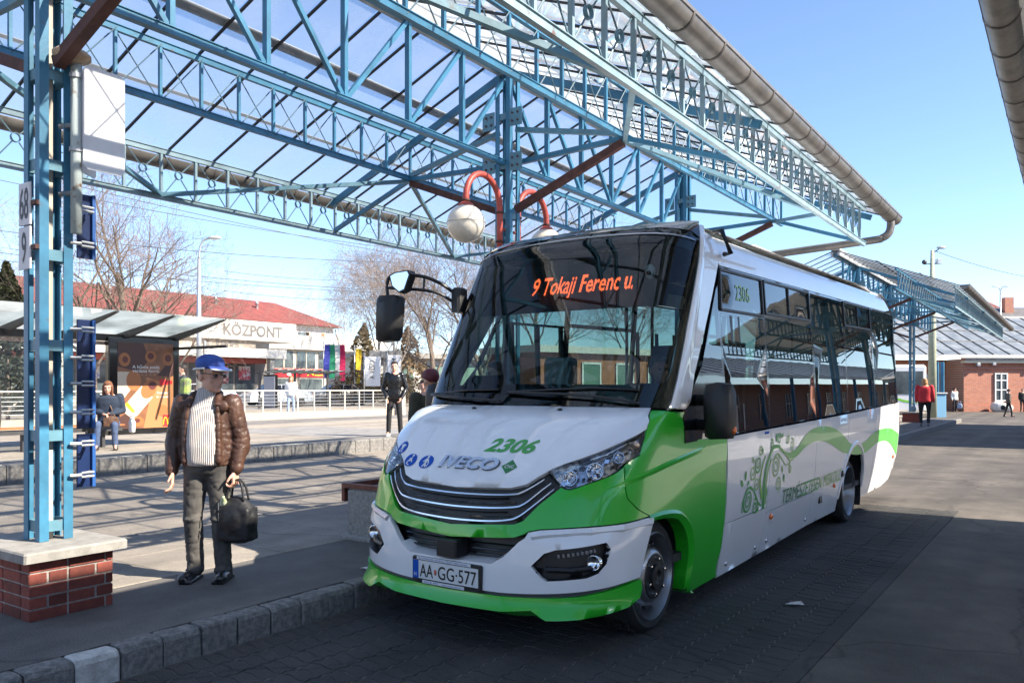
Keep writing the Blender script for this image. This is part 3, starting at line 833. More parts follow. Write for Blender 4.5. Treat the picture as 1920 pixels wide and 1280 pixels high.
for sg in (1, -1):
    O_ = [(sg * a, b) for a, b in FEN]
    fd = skinpanel('front_wing', M_BGREEN, FM, O_, (), .05, .006, .03, bus)
    # rolled wheel-arch lip and crease along the wing
    lip = [(1.45, .853), (1.591, .853), (1.781, .835), (1.936, .793), (2.089, .688), (2.19, .552), (2.227, .399), (2.263, .238), (2.36, .03)]
    mb = MB(); L = smooth_line(lip, 4)
    rings = []
    for a, b in L:
        p0 = FM(sg * a, b, .006); p1 = FM(sg * (a - .02), b - .02, .028); p2 = FM(sg * (a - .05), b - .05, .0); p3 = p2 + Vector((-sg * .10, 0, 0)); rings.append((p0, p1, p2, p3))
    for q0, q1 in zip(rings, rings[1:]):
        for i in range(3): mb.quad(q0[i], q1[i], q1[i + 1], q0[i + 1])
    mb.build('arch_lip', M_BGREEN, fd, True)
    cr = MB(); cl = smooth_line([(.80, 1.02), (1.05, 1.07), (1.25, 1.11), (1.6, 1.16), (2.0, 1.20), (2.35, 1.235)], 5)
    pa = [FM(sg * a, b + .012, .007) for a, b in cl]; pb = [FM(sg * a, b, .0065 + .008 * math.sin(math.pi * i_ / (len(cl) - 1))) for i_, (a, b) in enumerate(cl)]; pc = [FM(sg * a, b - .03, .006) for a, b in cl]
    for i in range(len(cl) - 1): cr.quad(pa[i], pa[i + 1], pb[i + 1], pb[i]); cr.quad(pb[i], pb[i + 1], pc[i + 1], pc[i])
    cr.build('crease', M_BGREEN, fd, True)
    # headlamp
    H_ = [(sg * a, b) for a, b in HEAD]
    hl = skinpanel('headlight', mat('lamp_housing', (.78, .79, .82), .18, .75, c2=(.30, .31, .33), vscale=26), FM, H_, (), .05, -.055, -.06, bus)
    skinpanel('lens', G_LENS, FM, H_, (), .05, .002, 0, hl)
    for (a, b, r) in ((.70, 1.135, .046), (.865, 1.175, .052), (1.04, 1.255, .034)):
        c = FM(sg * a, b, -.02); n = (FM(sg * a, b, .01) - FM(sg * a, b, 0)).normalized(); nn = (n + Vector((0, -1.2, 0))).normalized()
        q = nn.to_track_quat('Z', 'Y').to_matrix(); mb = MB(); pr = [(.004, -.042), (r * .45, -.036), (r * .8, -.018), (r, .0), (r * 1.08, .0)]; m = 14
        for k in range(len(pr) - 1):
            for j in range(m):
                P = [c + q @ Vector((rr * math.cos(2 * math.pi * jj / m), rr * math.sin(2 * math.pi * jj / m), hh)) for rr, hh, jj in ((pr[k][0], pr[k][1], j), (pr[k][0], pr[k][1], j + 1), (pr[k + 1][0], pr[k + 1][1], j + 1), (pr[k + 1][0], pr[k + 1][1], j))]
                mb.quad(*P)
        mb.cap(c - nn * .03, c - nn * .008, .012, .009, 8)
        mb.build('reflector', M_CHROME, hl, False)
    tr = MB(); rq = random.Random(5)
    for i in range(26):
        a = .62 + (i % 13) * .045; b = 1.09 + (a - .62) * .25 + (.075 if i > 12 else 0) * (1 - (a - .62) * .3) + rq.uniform(-.008, .008)
        if not inpoly((a, b), HEAD): continue
        c = FM(sg * a, b, -.035); d = Vector((rq.uniform(-1, 1), -1, rq.uniform(-1, 1))).normalized(); e1 = d.orthogonal().normalized() * rq.uniform(.018, .034); e2 = d.cross(e1)
        tr.add([c - e1, c + e2 * .7, c + e1, c - e2 * .7], [(0, 1, 2, 3)])
    tr.build('facets', M_CHROME, hl)
    st = MB(); st.tube([FM(sg * a, b, -.012) for a, b in ((.75, 1.225), (.9, 1.27), (1.05, 1.33), (1.18, 1.375))], .009, 6)
    st.build('light_strip', M_CHROME, hl, True)
    am = MB(); am.ell(FM(sg * 1.15, 1.335, -.03), (.05, .03, .03), 10); am.build('indicator', mat('clear_amber', (.72, .52, .36), .12, .6, coat=1), hl, True)
# grille
GR = [(0, .797), (.417, .835), (.47, .86), (.555, .961), (.666, 1.058), (.672, 1.075), (.555, 1.155), (.506, 1.128), (.452, 1.08), (.364, 1.055), (0, 1.036)]
gr = skinpanel('grille', M_PLAST, FM, mir(GR), (), .05, -.02, .02, bus)
for c in ([(0, 1.001), (.25, 1.008), (.395, 1.020), (.44, 1.034), (.49, 1.065), (.548, 1.113)], [(0, .917), (.25, .926), (.405, .942), (.455, .96), (.50, .995), (.60, 1.092)], [(0, .833), (.25, .843), (.38, .862), (.43, .882), (.48, .92), (.632, 1.058)]):
    L = smooth_line([(-a, b) for a, b in c[:0:-1]] + c, 5); mb = MB()
    P = [[FM(a, b + d, o_) for a, b in L] for d, o_ in ((.005, -.008), (.005, .006), (-.005, .006), (-.005, -.008))]
    for i in range(len(L) - 1):
        for k in range(3): mb.quad(P[k][i], P[k + 1][i], P[k + 1][i + 1], P[k][i + 1])
    mb.build('chrome_strip', M_SATIN, gr, True)
for b0, w in ((.975, .36), (.948, .40), (.888, .36), (.862, .38)):
    for h0, h1 in ((-w, -w / 3 - .006), (-w / 3, w / 3 - .006), (w / 3, w)):
        mb = MB(); xs_ = np.linspace(h0, h1, 8); f_ = lambda a: b0 + .055 * (a / .42) ** 2 * .5
        for i in range(7):
            a, b = xs_[i], xs_[i + 1]
            mb.quad(FM(a, f_(a) - .006, -.005), FM(b, f_(b) - .006, -.005), FM(b, f_(b) + .006, -.012), FM(a, f_(a) + .006, -.012))
        mb.build('slat', M_BBLACK, gr)
# lower bumper with fog-lamp pockets
FOG = [(0.539, 0.589), (0.61, 0.671), (0.675, 0.695), (1.026, 0.734), (1.071, 0.693), (1.046, 0.602), (0.986, 0.549), (0.904, 0.526), (0.637, 0.506), (0.605, 0.524)]
BU = [(0, .405), (.364, .413), (.548, .425), (.736, .438), (.948, .452), (1.215, .468), (1.396, .474), (1.431, .633), (1.475, .819), (1.434, .840), (1.156, .833), (.906, .828), (.735, .820), (.58, .808), (.508, .790), (.489, .757), (.453, .730), (.371, .631), (.30, .580), (0, .572)]
bump = skinpanel('front_bumper', M_BWHITE, FM, mir(BU), (FOG, [(-a, b) for a, b in FOG]), .045, .014, .04, bus)
rim_t = [(1.46, .838), (1.156, .832), (.906, .827), (.735, .819), (.58, .807), (.508, .789)]
rim_b = [(1.455, .80), (1.156, .80), (.906, .797), (.735, .79), (.60, .778), (.53, .765)]
for sg in (1, -1):
    mb = MB()
    for i in range(5):
        a0, a1, b0, b1 = rim_t[i], rim_t[i + 1], rim_b[i], rim_b[i + 1]
        mb.quad(FM(sg * a0[0], a0[1], .03), FM(sg * a1[0], a1[1], .03), FM(sg * b1[0], b1[1], .032), FM(sg * b0[0], b0[1], .032))
        mb.quad(FM(sg * b0[0], b0[1], .032), FM(sg * b1[0], b1[1], .032), FM(sg * b1[0], b1[1] - .018, .013), FM(sg * b0[0], b0[1] - .018, .013))
        mb.quad(FM(sg * a0[0], a0[1], .012), FM(sg * a1[0], a1[1], .012), FM(sg * a1[0], a1[1], .03), FM(sg * a0[0], a0[1], .03))
    mb.build('bumper_ridge', M_BWHITE, bump, True, sharp=R(35))
    fo = [(sg * a, b) for a, b in FOG]
    fg = skinpanel('fog_lamp_pocket', M_PLAST, FM, fo, (), .05, -.05, -.064, bump)
    q = FM(sg * .965, .61, -.02); mb = MB(); mb.lathe([(.003, .012), (.03, .008), (.042, -.012), (.05, -.012), (.052, .01)], q, 'y', 16); mb.build('fog_lamp', M_CHROME, fg, True)
    mb = MB()
    for k in range(9): mb.cbox(FM(sg * (.70 + k * .033), .655 + k * .0036, -.03), (.016, .012, .022))
    mb.build('daytime_leds', M_SATIN, fg)
    mb = MB(); mb.tube([FM(sg * a, b, -.03) for a, b in ((.62, .57), (.8, .565), (.95, .575))], .02, 6); mb.build('inner_rib', M_PLAST, fg)
ledge = MB(); LT = [(.371, .631), (.30, .582), (.15, .575), (0, .573), (-.15, .575), (-.30, .582), (-.371, .631)]
for (a, b), (c, d) in zip(LT, LT[1:]): ledge.quad(FM(a, b, .012), FM(c, d, .012), FM(c * .97, d + .035, -.10), FM(a * .97, b + .035, -.10))
ledge.build('ledge', M_BWHITE, bump, True)
LG = [(0, .55), (.30, .56), (.39, .62), (.47, .735), (.50, .77), (.34, .76), (0, .735)]
lg = skinpanel('lower_grille', M_PLAST, FM, mir(LG), (), .06, -.09, 0, bus)
for b in (.62, .655, .69):
    mb = MB(); mb.tube([FM(a, b + .02 * abs(a), -.07) for a in np.linspace(-.40, .40, 9)], .009, 6); mb.build('slat', M_BBLACK, lg)
MB().bevbox((-.07, -1.0, .575), (.10, -.85, .69), .012).build('radar_cover', M_PLAST, lg)
# green lip spoiler
LP = [(0, .385), (.365, .393), (.598, .405), (.847, .417), (1.031, .434), (1.269, .453), (1.398, .459), (1.417, .405), (1.408, .346), (1.295, .322), (1.094, .312), (.891, .302), (.657, .292), (.60, .315), (.56, .33), (.381, .312), (0, .306)]
lipo = skinpanel('lip_spoiler', M_BGREEN, FM, mir(LP), (), .04, .022, .10, bus)
vl = MB(); LV = np.linspace(-1.4, 1.4, 41)
for a, b in zip(LV, LV[1:]):
    vl.quad(FM(a, .40 + .045 * (a / 1.4) ** 2, -.01), FM(b, .40 + .045 * (b / 1.4) ** 2, -.01), FM(b, .27, -.10), FM(a, .27, -.10))
    vl.quad(FM(a, .475, -.02), FM(b, .475, -.02), FM(b, .37, .004), FM(a, .37, .004))
vl.build('black_valance', M_PLAST, bus, True)
# windscreen, black surround, pillars
WS = [(0, 1.560), (.6, 1.558), (1.0, 1.554), (1.235, 1.548), (1.275, 1.745), (1.29, 2.156), (1.335, 2.63), (1.32, 2.80), (1.1, 2.87), (.7, 2.925), (0, 2.95)]
WI = [(0, 1.72), (.8, 1.71), (1.08, 1.72), (1.15, 1.80), (1.16, 2.156), (1.19, 2.58), (1.14, 2.70), (.9, 2.745), (.5, 2.775), (0, 2.785)]
wsc = skinpanel('windscreen', G_SCREEN, FM, mir(WS), (), .08, .004, 0, bus)
skinpanel('black_surround', M_BBLACK, FM, mir([(a, b - .001) for a, b in WS]), (mir(WI),), .07, -.002, .03, wsc)
PI_ = [(1.245, 1.546), (1.63, 1.533), (1.616, 1.777), (1.765, 2.286), (1.845, 2.651), (1.86, 2.70), (1.80, 2.86), (1.72, 2.92), (1.60, 2.945), (1.31, 2.945), (1.33, 2.80), (1.345, 2.63), (1.30, 2.156), (1.285, 1.745)]
for sg in (1, -1): skinpanel('windscreen_pillar', M_BWHITE, FM, [(sg * a, b) for a, b in PI_], (), .05, .008, .03, bus)
VI = [(0, 2.952), (.7, 2.928), (1.1, 2.874), (1.31, 2.81), (1.30, 2.95), (1.29, 3.0), (0, 3.015)]
skinpanel('roof_visor', M_BBLACK, FM, mir(VI), (), .06, .008, .02, bus)
dl = MB()
dl.tube([FM(a, 2.80 + .13 * (1 - (a / 1.25) ** 2) - .03, .010) for a in np.linspace(-1.2, 1.2, 25)], .006, 5); dl.build('trim_line', M_SATIN, wsc)
# destination display behind the glass
def PX(a, b, off): return FM(a, b, off)
dboard = MB(); aa = np.linspace(-.72, .88, 12)
for a, b in zip(aa, aa[1:]): dboard.quad(PX(a, 2.33, -.07), PX(b, 2.33, -.07), PX(b, 2.72, -.07), PX(a, 2.72, -.07))
dis = dboard.build('destination_display', mat('display_black', (.006, .006, .007), .4), bus)
led = MB(); v, f, w = text2d('9 Tokaji Ferenc u.', 1.0, 0.012)
tri = [[v[i] for i in q] for q in f]
LA0, LA1, LB0, LB1 = -.27, .535, 2.475, 2.615
cell = .0062; nx = int((LA1 - LA0) / cell); x_sc = w / (LA1 - LA0)
T = []
for q in tri:
    for k in range(1, len(q) - 1): T.append((q[0], q[k], q[k + 1]))
Tn = np.array([[c for p in t for c in p] for t in T])
def intext(px, py):
    x1, y1, x2, y2, x3, y3 = Tn.T; d = (y2 - y3) * (x1 - x3) + (x3 - x2) * (y1 - y3); d = np.where(abs(d) < 1e-12, 1e-12, d)
    a = ((y2 - y3) * (px - x3) + (x3 - x2) * (py - y3)) / d; b = ((y3 - y1) * (px - x3) + (x1 - x3) * (py - y3)) / d
    return bool(np.any((a >= -.01) & (b >= -.01) & (a + b <= 1.01)))
ysc = .72 / (LB1 - LB0)
for i in range(nx):
    for j in range(-6, 28):
        a = LA0 + (i + .5) * cell; b = LB0 + (j + .5) * cell
        if intext((a - LA0) * x_sc, (b - LB0) * ysc):
            h = cell * .40; led.quad(PX(a - h, b - h, -.066), PX(a + h, b - h, -.066), PX(a + h, b + h, -.066), PX(a - h, b + h, -.066))
led.build('led_text', M_LED, dis)
cm = MB(); c = FM(.66, 2.58, -.05); cm.ell(c, (.045, .03, .06), 12); cmo = cm.build('camera_unit', mat('white_plastic', (.7, .7, .7), .4), bus, True); MB().ell(c + Vector((0, -.026, -.012)), (.02, .012, .02), 10).build('camera_lens', M_BBLACK, cmo, True)
for L in ([(-1.02, 1.62, .03), (-.6, 1.60, .04), (-.18, 1.575, .03)], [(-.15, 1.64, .03), (.35, 1.62, .045), (.85, 1.575, .03)]):
    mb = MB(); mb.tube([FM(a, b, o_) for a, b, o_ in smooth_line(L, 5)], .011, 6)
    a, b, o_ = L[1]; mb.tube([FM(L[0][0], L[0][1] + .01, .022), FM(L[1][0] + .1, L[1][1] + .06, .02), FM(L[2][0] - .05, L[2][1] + .09, .02)], .008, 5); mb.build('wiper', M_PLAST, bus, True)
for sg in (1, -1): MB().ell(FM(sg * .33, 1.525, .012), (.022, .012, .012), 10).build('washer_nozzle', M_PLAST, bus, True)
# dark inner shell so that panel gaps read dark
ins = MB(); av = np.linspace(-2.3, 2.3, 47); bv = [.10, .3, .5, .7, .9, 1.05, 1.2, 1.35, 1.45, 1.52, 1.55]
for i in range(len(av) - 1):
    for j in range(len(bv) - 1):
        a0, a1 = av[i], av[i + 1]; b0, b1 = bv[j], bv[j + 1]
        if abs(a0 + a1) / 2 > 1.42 and b0 < .9: continue
        dd = -.13 if b0 < 1.5 else -.04
        ins.quad(FM(a0, b0, dd), FM(a1, b0, dd), FM(a1, b1, dd), FM(a0, b1, dd))
ins.build('gap_shade_shell', M_BLACK, bus)
# sides
SY = [1.20, 2.28, 3.83, 5.25, 6.80]
def archy(c, r, z0, n=12): return [(c + r * math.cos(t), max(z0, .39 + (r * .98) * math.sin(t) - .12)) for t in np.linspace(math.pi, 0, n)]
AC, AR = 5.66, .60
for sg in (1, -1):
    S = SM(sg); g = .006; W = lambda name, m, o, holes=(), off=.004, depth=.02, step=.12: skinpanel(name, m, S, o, holes, step, off, depth, bus)
    W('skirt_panel', M_BWHITE, [(1.235, .12), (2.28 - g, .125), (2.28 - g, .555), (1.225, .562)])
    W('skirt_panel', M_BWHITE, [(2.28 + g, .125), (3.83 - g, .14), (3.83 - g, .50), (2.28 + g, .503)])
    W('side_panel', M_BWHITE, [(1.225, .57), (2.28 - g, .563), (2.28 - g, 1.272), (1.185, 1.272), (1.205, 1.0)])
    W('side_panel', M_BWHITE, [(2.28 + g, .511), (3.83 - g, .508), (3.83 - g, 1.272), (2.28 + g, 1.272)])
    ar = archy(AC, AR, .12)
    W('side_panel', M_BWHITE, [(3.83 + g, .14), (AC - AR, .12)] + [p for p in ar if p[0] < 5.25 - g and p[1] > .125] + [(5.25 - g, .39 - .12 + AR * .98 * math.sqrt(1 - ((5.25 - g - AC) / AR) ** 2)), (5.25 - g, 1.274), (3.83 + g, 1.272)])
    W('side_panel', M_BWHITE, [(5.25 + g, .39 - .12 + AR * .98 * math.sqrt(1 - ((5.25 + g - AC) / AR) ** 2))] + [p for p in ar if p[0] > 5.27 and p[1] > .125] + [(AC + AR, .115), (6.8 - g, .115), (6.8 - g, 1.285), (5.25 + g, 1.274)])
    W('rear_side_panel', M_BWHITE, [(6.8 + g, .115), (7.7, .10), (8.2, .15), (8.42, .30), (8.52, .55), (8.52, .9), (8.47, 1.1), (8.40, 1.30), (6.8 + g, 1.285)], step=.1)
    # wheel arch trim
    mb = MB(); L = [(AC + (AR) * math.cos(t), .39 + AR * .98 * math.sin(t) - .12) for t in np.linspace(math.pi * 1.0, 0, 25)]; L = [p for p in L if p[1] > .12]
    for k in range(len(L) - 1):
        for d0, o0, d1, o1 in ((.0, .006, .012, .02), (.012, .02, .05, .02), (.05, .02, .06, .006)):
            def q(p, d, o_): return S(AC + (p[0] - AC) * (1 + d / AR), .27 + (p[1] - .27) * (1 + d / AR), o_)
            mb.quad(q(L[k], d0, o0), q(L[k + 1], d0, o0), q(L[k + 1], d1, o1), q(L[k], d1, o1))
    mb.build('arch_trim', M_BWHITE, bus, True, sharp=R(40))
    # window band: black bonded glass with separate panes
    band = [(.36, 1.285), (8.40, 1.31), (8.38, 1.6), (8.40, 2.3), (8.46, 2.66), (1.24, 2.655), (1.17, 2.50), (.80, 1.90), (.52, 1.66), (.34, 1.52)]
    panes = [('quarter_light', [(.70, 1.79), (1.14, 1.79), (1.14, 2.48), (1.11, 2.44)]), ('window', [(1.19, 2.30), (2.24, 2.30), (2.24, 2.63), (1.23, 2.63)]), ('window', [(1.20, 1.30), (2.25, 1.30), (2.24, 2.275), (1.19, 2.275)]),
             ('window', [(2.31, 2.33), (3.78, 2.335), (3.78, 2.63), (2.31, 2.63)]), ('window', [(2.30, 1.30), (3.80, 1.30), (3.79, 2.29), (2.31, 2.29)]), ('window', [(3.86, 1.30), (5.22, 1.305), (5.22, 2.635), (3.87, 2.635)]),
             ('window', [(5.29, 2.35), (6.73, 2.35), (6.74, 2.635), (5.29, 2.635)]), ('window', [(5.28, 1.305), (6.77, 1.31), (6.76, 2.30), (5.29, 2.30)]), ('window', [(6.84, 1.31), (8.33, 1.325), (8.32, 2.2), (8.38, 2.635), (6.85, 2.635)])]
    bd = W('window_band', M_BBLACK, band, [p for _, p in panes], .001, .03, .14)
    for nm, p in panes:
        o = skinpanel(nm, G_SIDE, S, p, (), .3, .002, 0, bus)
        if sg > 0 and p[0][1] > 2.29 and nm == 'window':
            L = [S(a, b, .006) for a, b in p]; fr = MB()
            for a, b in zip(L, L[1:] + L[:1]): fr.bar(a, b, .022, .02)
            fr.build('window_frame', M_PLAST if p[0][0] > 2 else M_DGREY, o)
            if p[0][0] > 2.2:
                ym = (p[0][0] + p[1][0]) / 2; MB().bar(S(ym, p[0][1] + .01, .01), S(ym, 2.62, .01), .02, .012).build('slider_rail', M_DGREY, o)
        if sg > 0 and nm == 'window' and p[0] == (1.20, 1.30):
            for yy in (1.42, 1.60): MB().bar(S(yy, 1.31, -.01), S(yy, 2.26, -.01), .05 if yy < 1.5 else .03, .03).build('window_post', M_PLAST, o)
    if sg < 0:
        for y0, y1 in ((1.3, 2.2), (4.0, 5.1)):
            for a in (y0, (y0 + y1) / 2, y1): MB().bar(S(a, .2, .02), S(a, 2.3, .02), .05, .03).build('door_frame', M_PLAST, bus)
    # roof edge panel
    W('roof_side', M_BWHITE, [(1.24, 2.662), (7.8, 2.662), (8.2, 2.70), (8.0, 2.82), (7.8, 2.93), (7.5, 2.985), (.88, 2.99), (.95, 2.92), (1.10, 2.80)], step=.09)
rp_ = MB(); xx = np.linspace(-1, 1, 25); yy = [.88, 1.0, 1.2, 1.6, 2.5, 4, 5.5, 6.6, 7.2, 7.6, 7.85, 8.0]
def roofz(x, y):
    z = float(np.interp(abs(x), [0, .4, .75, .90], [3.06, 3.055, 3.03, 2.985])); z -= .05 * max(0, (1.4 - y) / .5) ** 2 * .9 + (max(0, y - 7.1) / .9) ** 2 * .16; return z
for i in range(24):
    for j in range(len(yy) - 1):
        rp_.quad(*[pt(a * .905, b, roofz(a * .905, b)) for a, b in ((xx[i], yy[j]), (xx[i + 1], yy[j]), (xx[i + 1], yy[j + 1]), (xx[i], yy[j + 1]))])
rp_.build('roof', M_BWHITE, bus, True)
MB().bevbox((-.55, 3.6, 3.05), (.55, 6.2, 3.26), .06).build('roof_unit', M_BWHITE, bus)
rr = MB(); PR = [(7.8, 2.93), (8.15, 2.84), (8.40, 2.70), (8.42, 2.3), (8.40, 1.6), (8.43, 1.30), (8.55, .95), (8.53, .55), (8.40, .28), (8.1, .12)]; xr = np.linspace(-1, 1, 21)
def rear(x, k):
    y, z = PR[k]; e = .22 * abs(x) ** 6; return pt(x * (bxs(min(z, 2.8)) + .0), y - e + .18, z)
for i in range(20):
    for k in range(len(PR) - 1): rr.quad(rear(xr[i], k), rear(xr[i + 1], k), rear(xr[i + 1], k + 1), rear(xr[i], k + 1))
rr.build('rear_panel', M_BWHITE, bus, True)
# decals and fittings on the street side
S = SM(1)
WT = [(2.53, 1.073), (2.79, 1.017), (2.96, 1.012), (3.13, 1.041), (3.31, 1.115), (3.55, 1.175), (3.86, 1.195), (4.13, 1.19), (4.41, 1.162), (4.71, 1.109), (4.98, 1.038), (5.26, .937), (5.48, .888), (5.7, .86), (5.92, .859), (6.22, .876), (6.53, .934), (6.85, .967), (7.3, .974), (7.68, .958), (8.05, .912), (8.48, .82)]
WB = [(2.53, 1.064), (2.79, .978), (2.97, .942), (3.15, .96), (3.37, 1.015), (3.61, 1.045), (3.87, 1.048), (4.14, 1.022), (4.44, .967), (4.75, .889), (5.02, .828), (5.3, .789), (5.59, .752), (5.89, .729), (6.27, .726), (6.66, .771), (6.98, .802), (7.44, .793), (7.8, .741), (8.11, .648), (8.48, .5)]
wave = smooth_line(WT, 3) + smooth_line(WB, 3)[::-1]
wp = skinpanel('green_wave_decal', mat('wave_green', (.07, .44, .06), .35, coat=.3, c2=(.13, .50, .09), vscale=.9), S, wave, (), .08, .008, 0, bus)
def spiral(c, r, turns=1.6, ccw=1, a0=0.0, w=.016):
    mb = MB(); P = []; N = int(26 * turns)
    for i in range(N + 1):
        t = i / N; a = a0 + ccw * turns * 2 * math.pi * t; q = r * (1 - .82 * t); P.append((c[0] + q * math.cos(a), c[1] + q * math.sin(a), w * (1 - .3 * t)))
    for (x0, y0, w0), (x1, y1, w1) in zip(P, P[1:]):
        d = Vector((x1 - x0, y1 - y0)).normalized(); n = Vector((-d.y, d.x)) * .5
        mb.quad(S(x0 - n.x * w0, y0 - n.y * w0, .0085), S(x1 - n.x * w1, y1 - n.y * w1, .0085), S(x1 + n.x * w1, y1 + n.y * w1, .0085), S(x0 + n.x * w0, y0 + n.y * w0, .0085))
    return mb
def vine(pts, w0, w1):
    mb = MB(); L = smooth_line(pts, 6)
    for i in range(len(L) - 1):
        d = (Vector(L[i + 1]) - Vector(L[i])).normalized(); n = Vector((-d.y, d.x)); a, b = w0 + (w1 - w0) * i / len(L), w0 + (w1 - w0) * (i + 1) / len(L)
        p, q = Vector(L[i]), Vector(L[i + 1])
        mb.quad(*[S(t.x, t.y, .0085) for t in (p - n * a / 2, q - n * b / 2, q + n * b / 2, p + n * a / 2)])
    return mb
def leaf(c, L, ang, w=.4):
    mb = MB(); d = Vector((math.cos(ang), math.sin(ang))); n = Vector((-d.y, d.x)); c = Vector(c); P = []
    for t in np.linspace(0, 1, 8): P.append(c + d * L * t + n * L * w * .5 * math.sin(math.pi * t) ** .8)
    for t in np.linspace(1, 0, 8)[1:-1]: P.append(c + d * L * t - n * L * w * .5 * math.sin(math.pi * t) ** .8)
    mb.add([S(p.x, p.y, .0085) for p in P], [tuple(range(len(P)))]); return mb
orn = bus
for c, r, t, cc, a0, m in (((2.52, 1.165), .055, 1.5, 1, 0, 0), ((2.78, 1.145), .05, 1.5, -1, 1, 1), ((2.93, 1.075), .07, 1.7, -1, 2, 1), ((2.0, 1.09), .045, 1.3, 1, 1, 1), ((1.94, .985), .085, 1.8, 1, 2.5, 0), ((1.81, .925), .075, 1.5, -1, 0, 1), ((2.44, .925), .115, 2.2, -1, 1, 1), ((1.92, .82), .07, 1.5, -1, .5, 1), ((1.73, .69), .105, 2.1, 1, 3, 0), ((2.55, .735), .08, 1.8, 1, -1.2, 1), ((1.93, .61), .075, 1.6, -1, 2, 0), ((2.90, .85), .05, 1.5, 1, 2, 1), ((2.30, 1.13), .05, 1.4, -1, 2, 0)):
    spiral(c, r, t, cc, a0, .020 if m == 0 else .016).build('scroll_decal', (M_DECAL, M_TAILG)[m], orn)
for P, w0, w1, m in (([(2.17, .56), (2.13, .72), (2.15, .9), (2.24, 1.02), (2.36, 1.10), (2.55, 1.09)], .06, .03, 0), ([(2.22, .60), (2.19, .75), (2.22, .90), (2.32, 1.0)], .03, .02, 1), ([(2.10, .66), (2.02, .82), (2.06, .96), (2.14, 1.04)], .05, .015, 1), ([(1.60, .60), (1.62, .72), (1.72, .80), (1.86, .76), (2.0, .64), (2.1, .60)], .022, .02, 0), ([(2.56, 1.08), (2.7, 1.02), (2.86, .94), (3.0, .93)], .022, .012, 1), ([(2.36, .98), (2.48, 1.03), (2.62, .97), (2.75, .90), (2.9, .91)], .016, .010, 1)):
    vine(P, w0, w1).build('vine_decal', (M_DECAL, M_TAILG)[m], orn)
for c, L, a, m in (((1.58, .83), .09, 2.4, 0), ((1.63, .87), .09, 1.6, 0), ((1.68, .83), .06, .6, 0), ((2.42, 1.14), .09, 1.2, 0), ((2.60, 1.17), .06, .8, 0), ((1.82, 1.0), .07, 2.0, 1), ((2.66, .83), .08, 1.9, 1), ((2.70, .82), .09, -1.2, 0), ((2.86, .90), .05, .8, 1), ((1.98, .55), .07, .6, 0), ((2.06, 1.06), .07, 1.9, 0), ((2.22, .66), .09, 1.6, 0)): leaf(c, L, a, .5).build('leaf_decal', (M_DECAL, M_TAILG)[m], orn)
v, f, w = text2d('TERMÉSZETESEN MISKOLC', 1.0, .0); tm = [MB(), MB(), MB()]
T0, T1 = 2.72, 5.02
for q in f:
    cx_ = sum(v[i][0] for i in q) / len(q) / w; k = 0 if cx_ < .28 else (1 if cx_ < .58 else 2)
    tm[k].add([S(T0 + v[i][0] / w * (T1 - T0), .522 - .022 * v[i][0] / w + v[i][1] * .20, .0092) for i in q], [tuple(range(len(q)))])
for k, m in enumerate((M_DECALD, M_DECAL, M_TAILG)): tm[k].build('slogan_lettering', m, bus)
v, f, w = text2d('2306', .2, .004); MB().add([S(1.56 + x * .9, 2.40 + y * .95, .006) for x, y in v], f).build('fleet_number', M_TAILG, bus)
for y_, z_ in ((2.44, .45), (4.75, .466), (8.22, .50)): MB().ell(S(y_, z_, .012), (.012, .045, .03), 10).build('side_marker', M_AMBER, bus, True)
for y_, z_ in ((5.10, .57), (4.2, .37)): MB().bevbox((S(y_, z_).x, y_ - .06, z_ + PIT * y_ - .035), (S(y_, z_).x + .02, y_ + .05, z_ + PIT * y_ + .035), .01).build('flap_lock', M_PLAST, bus)
for y_, z_ in ((1.4, .205), (2.12, .214), (2.43, .221), (3.71, .223)): MB().ell(S(y_, z_, .008), (.008, .02, .02), 8).build('rivet_cap', M_SATIN, bus, True)
MB().add([S(a, b, .007) for a, b in ((2.10, 1.235), (2.22, 1.235), (2.22, 1.256), (2.10, 1.256))], [(0, 1, 2, 3)]).build('small_sticker', M_BLUEST, bus)
MB().tube([S(1.35, 2.76, .02), S(1.30, 2.74, .09), S(1.30, 2.90, .09), S(1.36, 2.93, .03)], .022, 8).build('roof_handle', M_PLAST, bus, True)
# front badges and number plate
def onfront(mb, body, a0, b0, a1, size, off, bold=.0, shear=.0, hs=1.0):
    v, f, w = text2d(body, 1.0, bold, shear); mb.add([FM(a0 + x / w * (a1 - a0), b0 + y * size * hs, off) for x, y in v], f); return mb
onfront(MB(), '2306', .06, 1.262, .40, .11, .0105, .035, .25).build('fleet_number', M_DECAL, bus)
v, f, w = text2d('IVECO', 1.0, .018, .18)
mb = MB(); top = [FM(-.20 + x / w * .42, 1.148 + y * .092, .028) for x, y in v]; mb.add(top, f)
bm_e = {}
for q in f:
    for i in range(len(q)):
        e = (q[i], q[(i + 1) % len(q)]); bm_e[tuple(sorted(e))] = bm_e.get(tuple(sorted(e)), []) + [e]
low = [FM(-.20 + x / w * .42, 1.148 + y * .092, .006) for x, y in v]
for k, es_ in bm_e.items():
    if len(es_) == 1: a, b = es_[0]; mb.quad(top[a], low[a], low[b], top[b])
bgl = mb.build('badge_lettering', mat('badge_sky_silver', (.70, .78, .92), .22, .9), bus)  # blue of the reflected sky is put into the silver
v, f, w = text2d('IVECO', 1.0, .034, .18); MB().add([FM(-.208 + x / w * .436, 1.1455 + y * .096, .0105) for x, y in v], f).build('badge_backing', mat('badge_grey', (.10, .10, .11), .5), bgl)
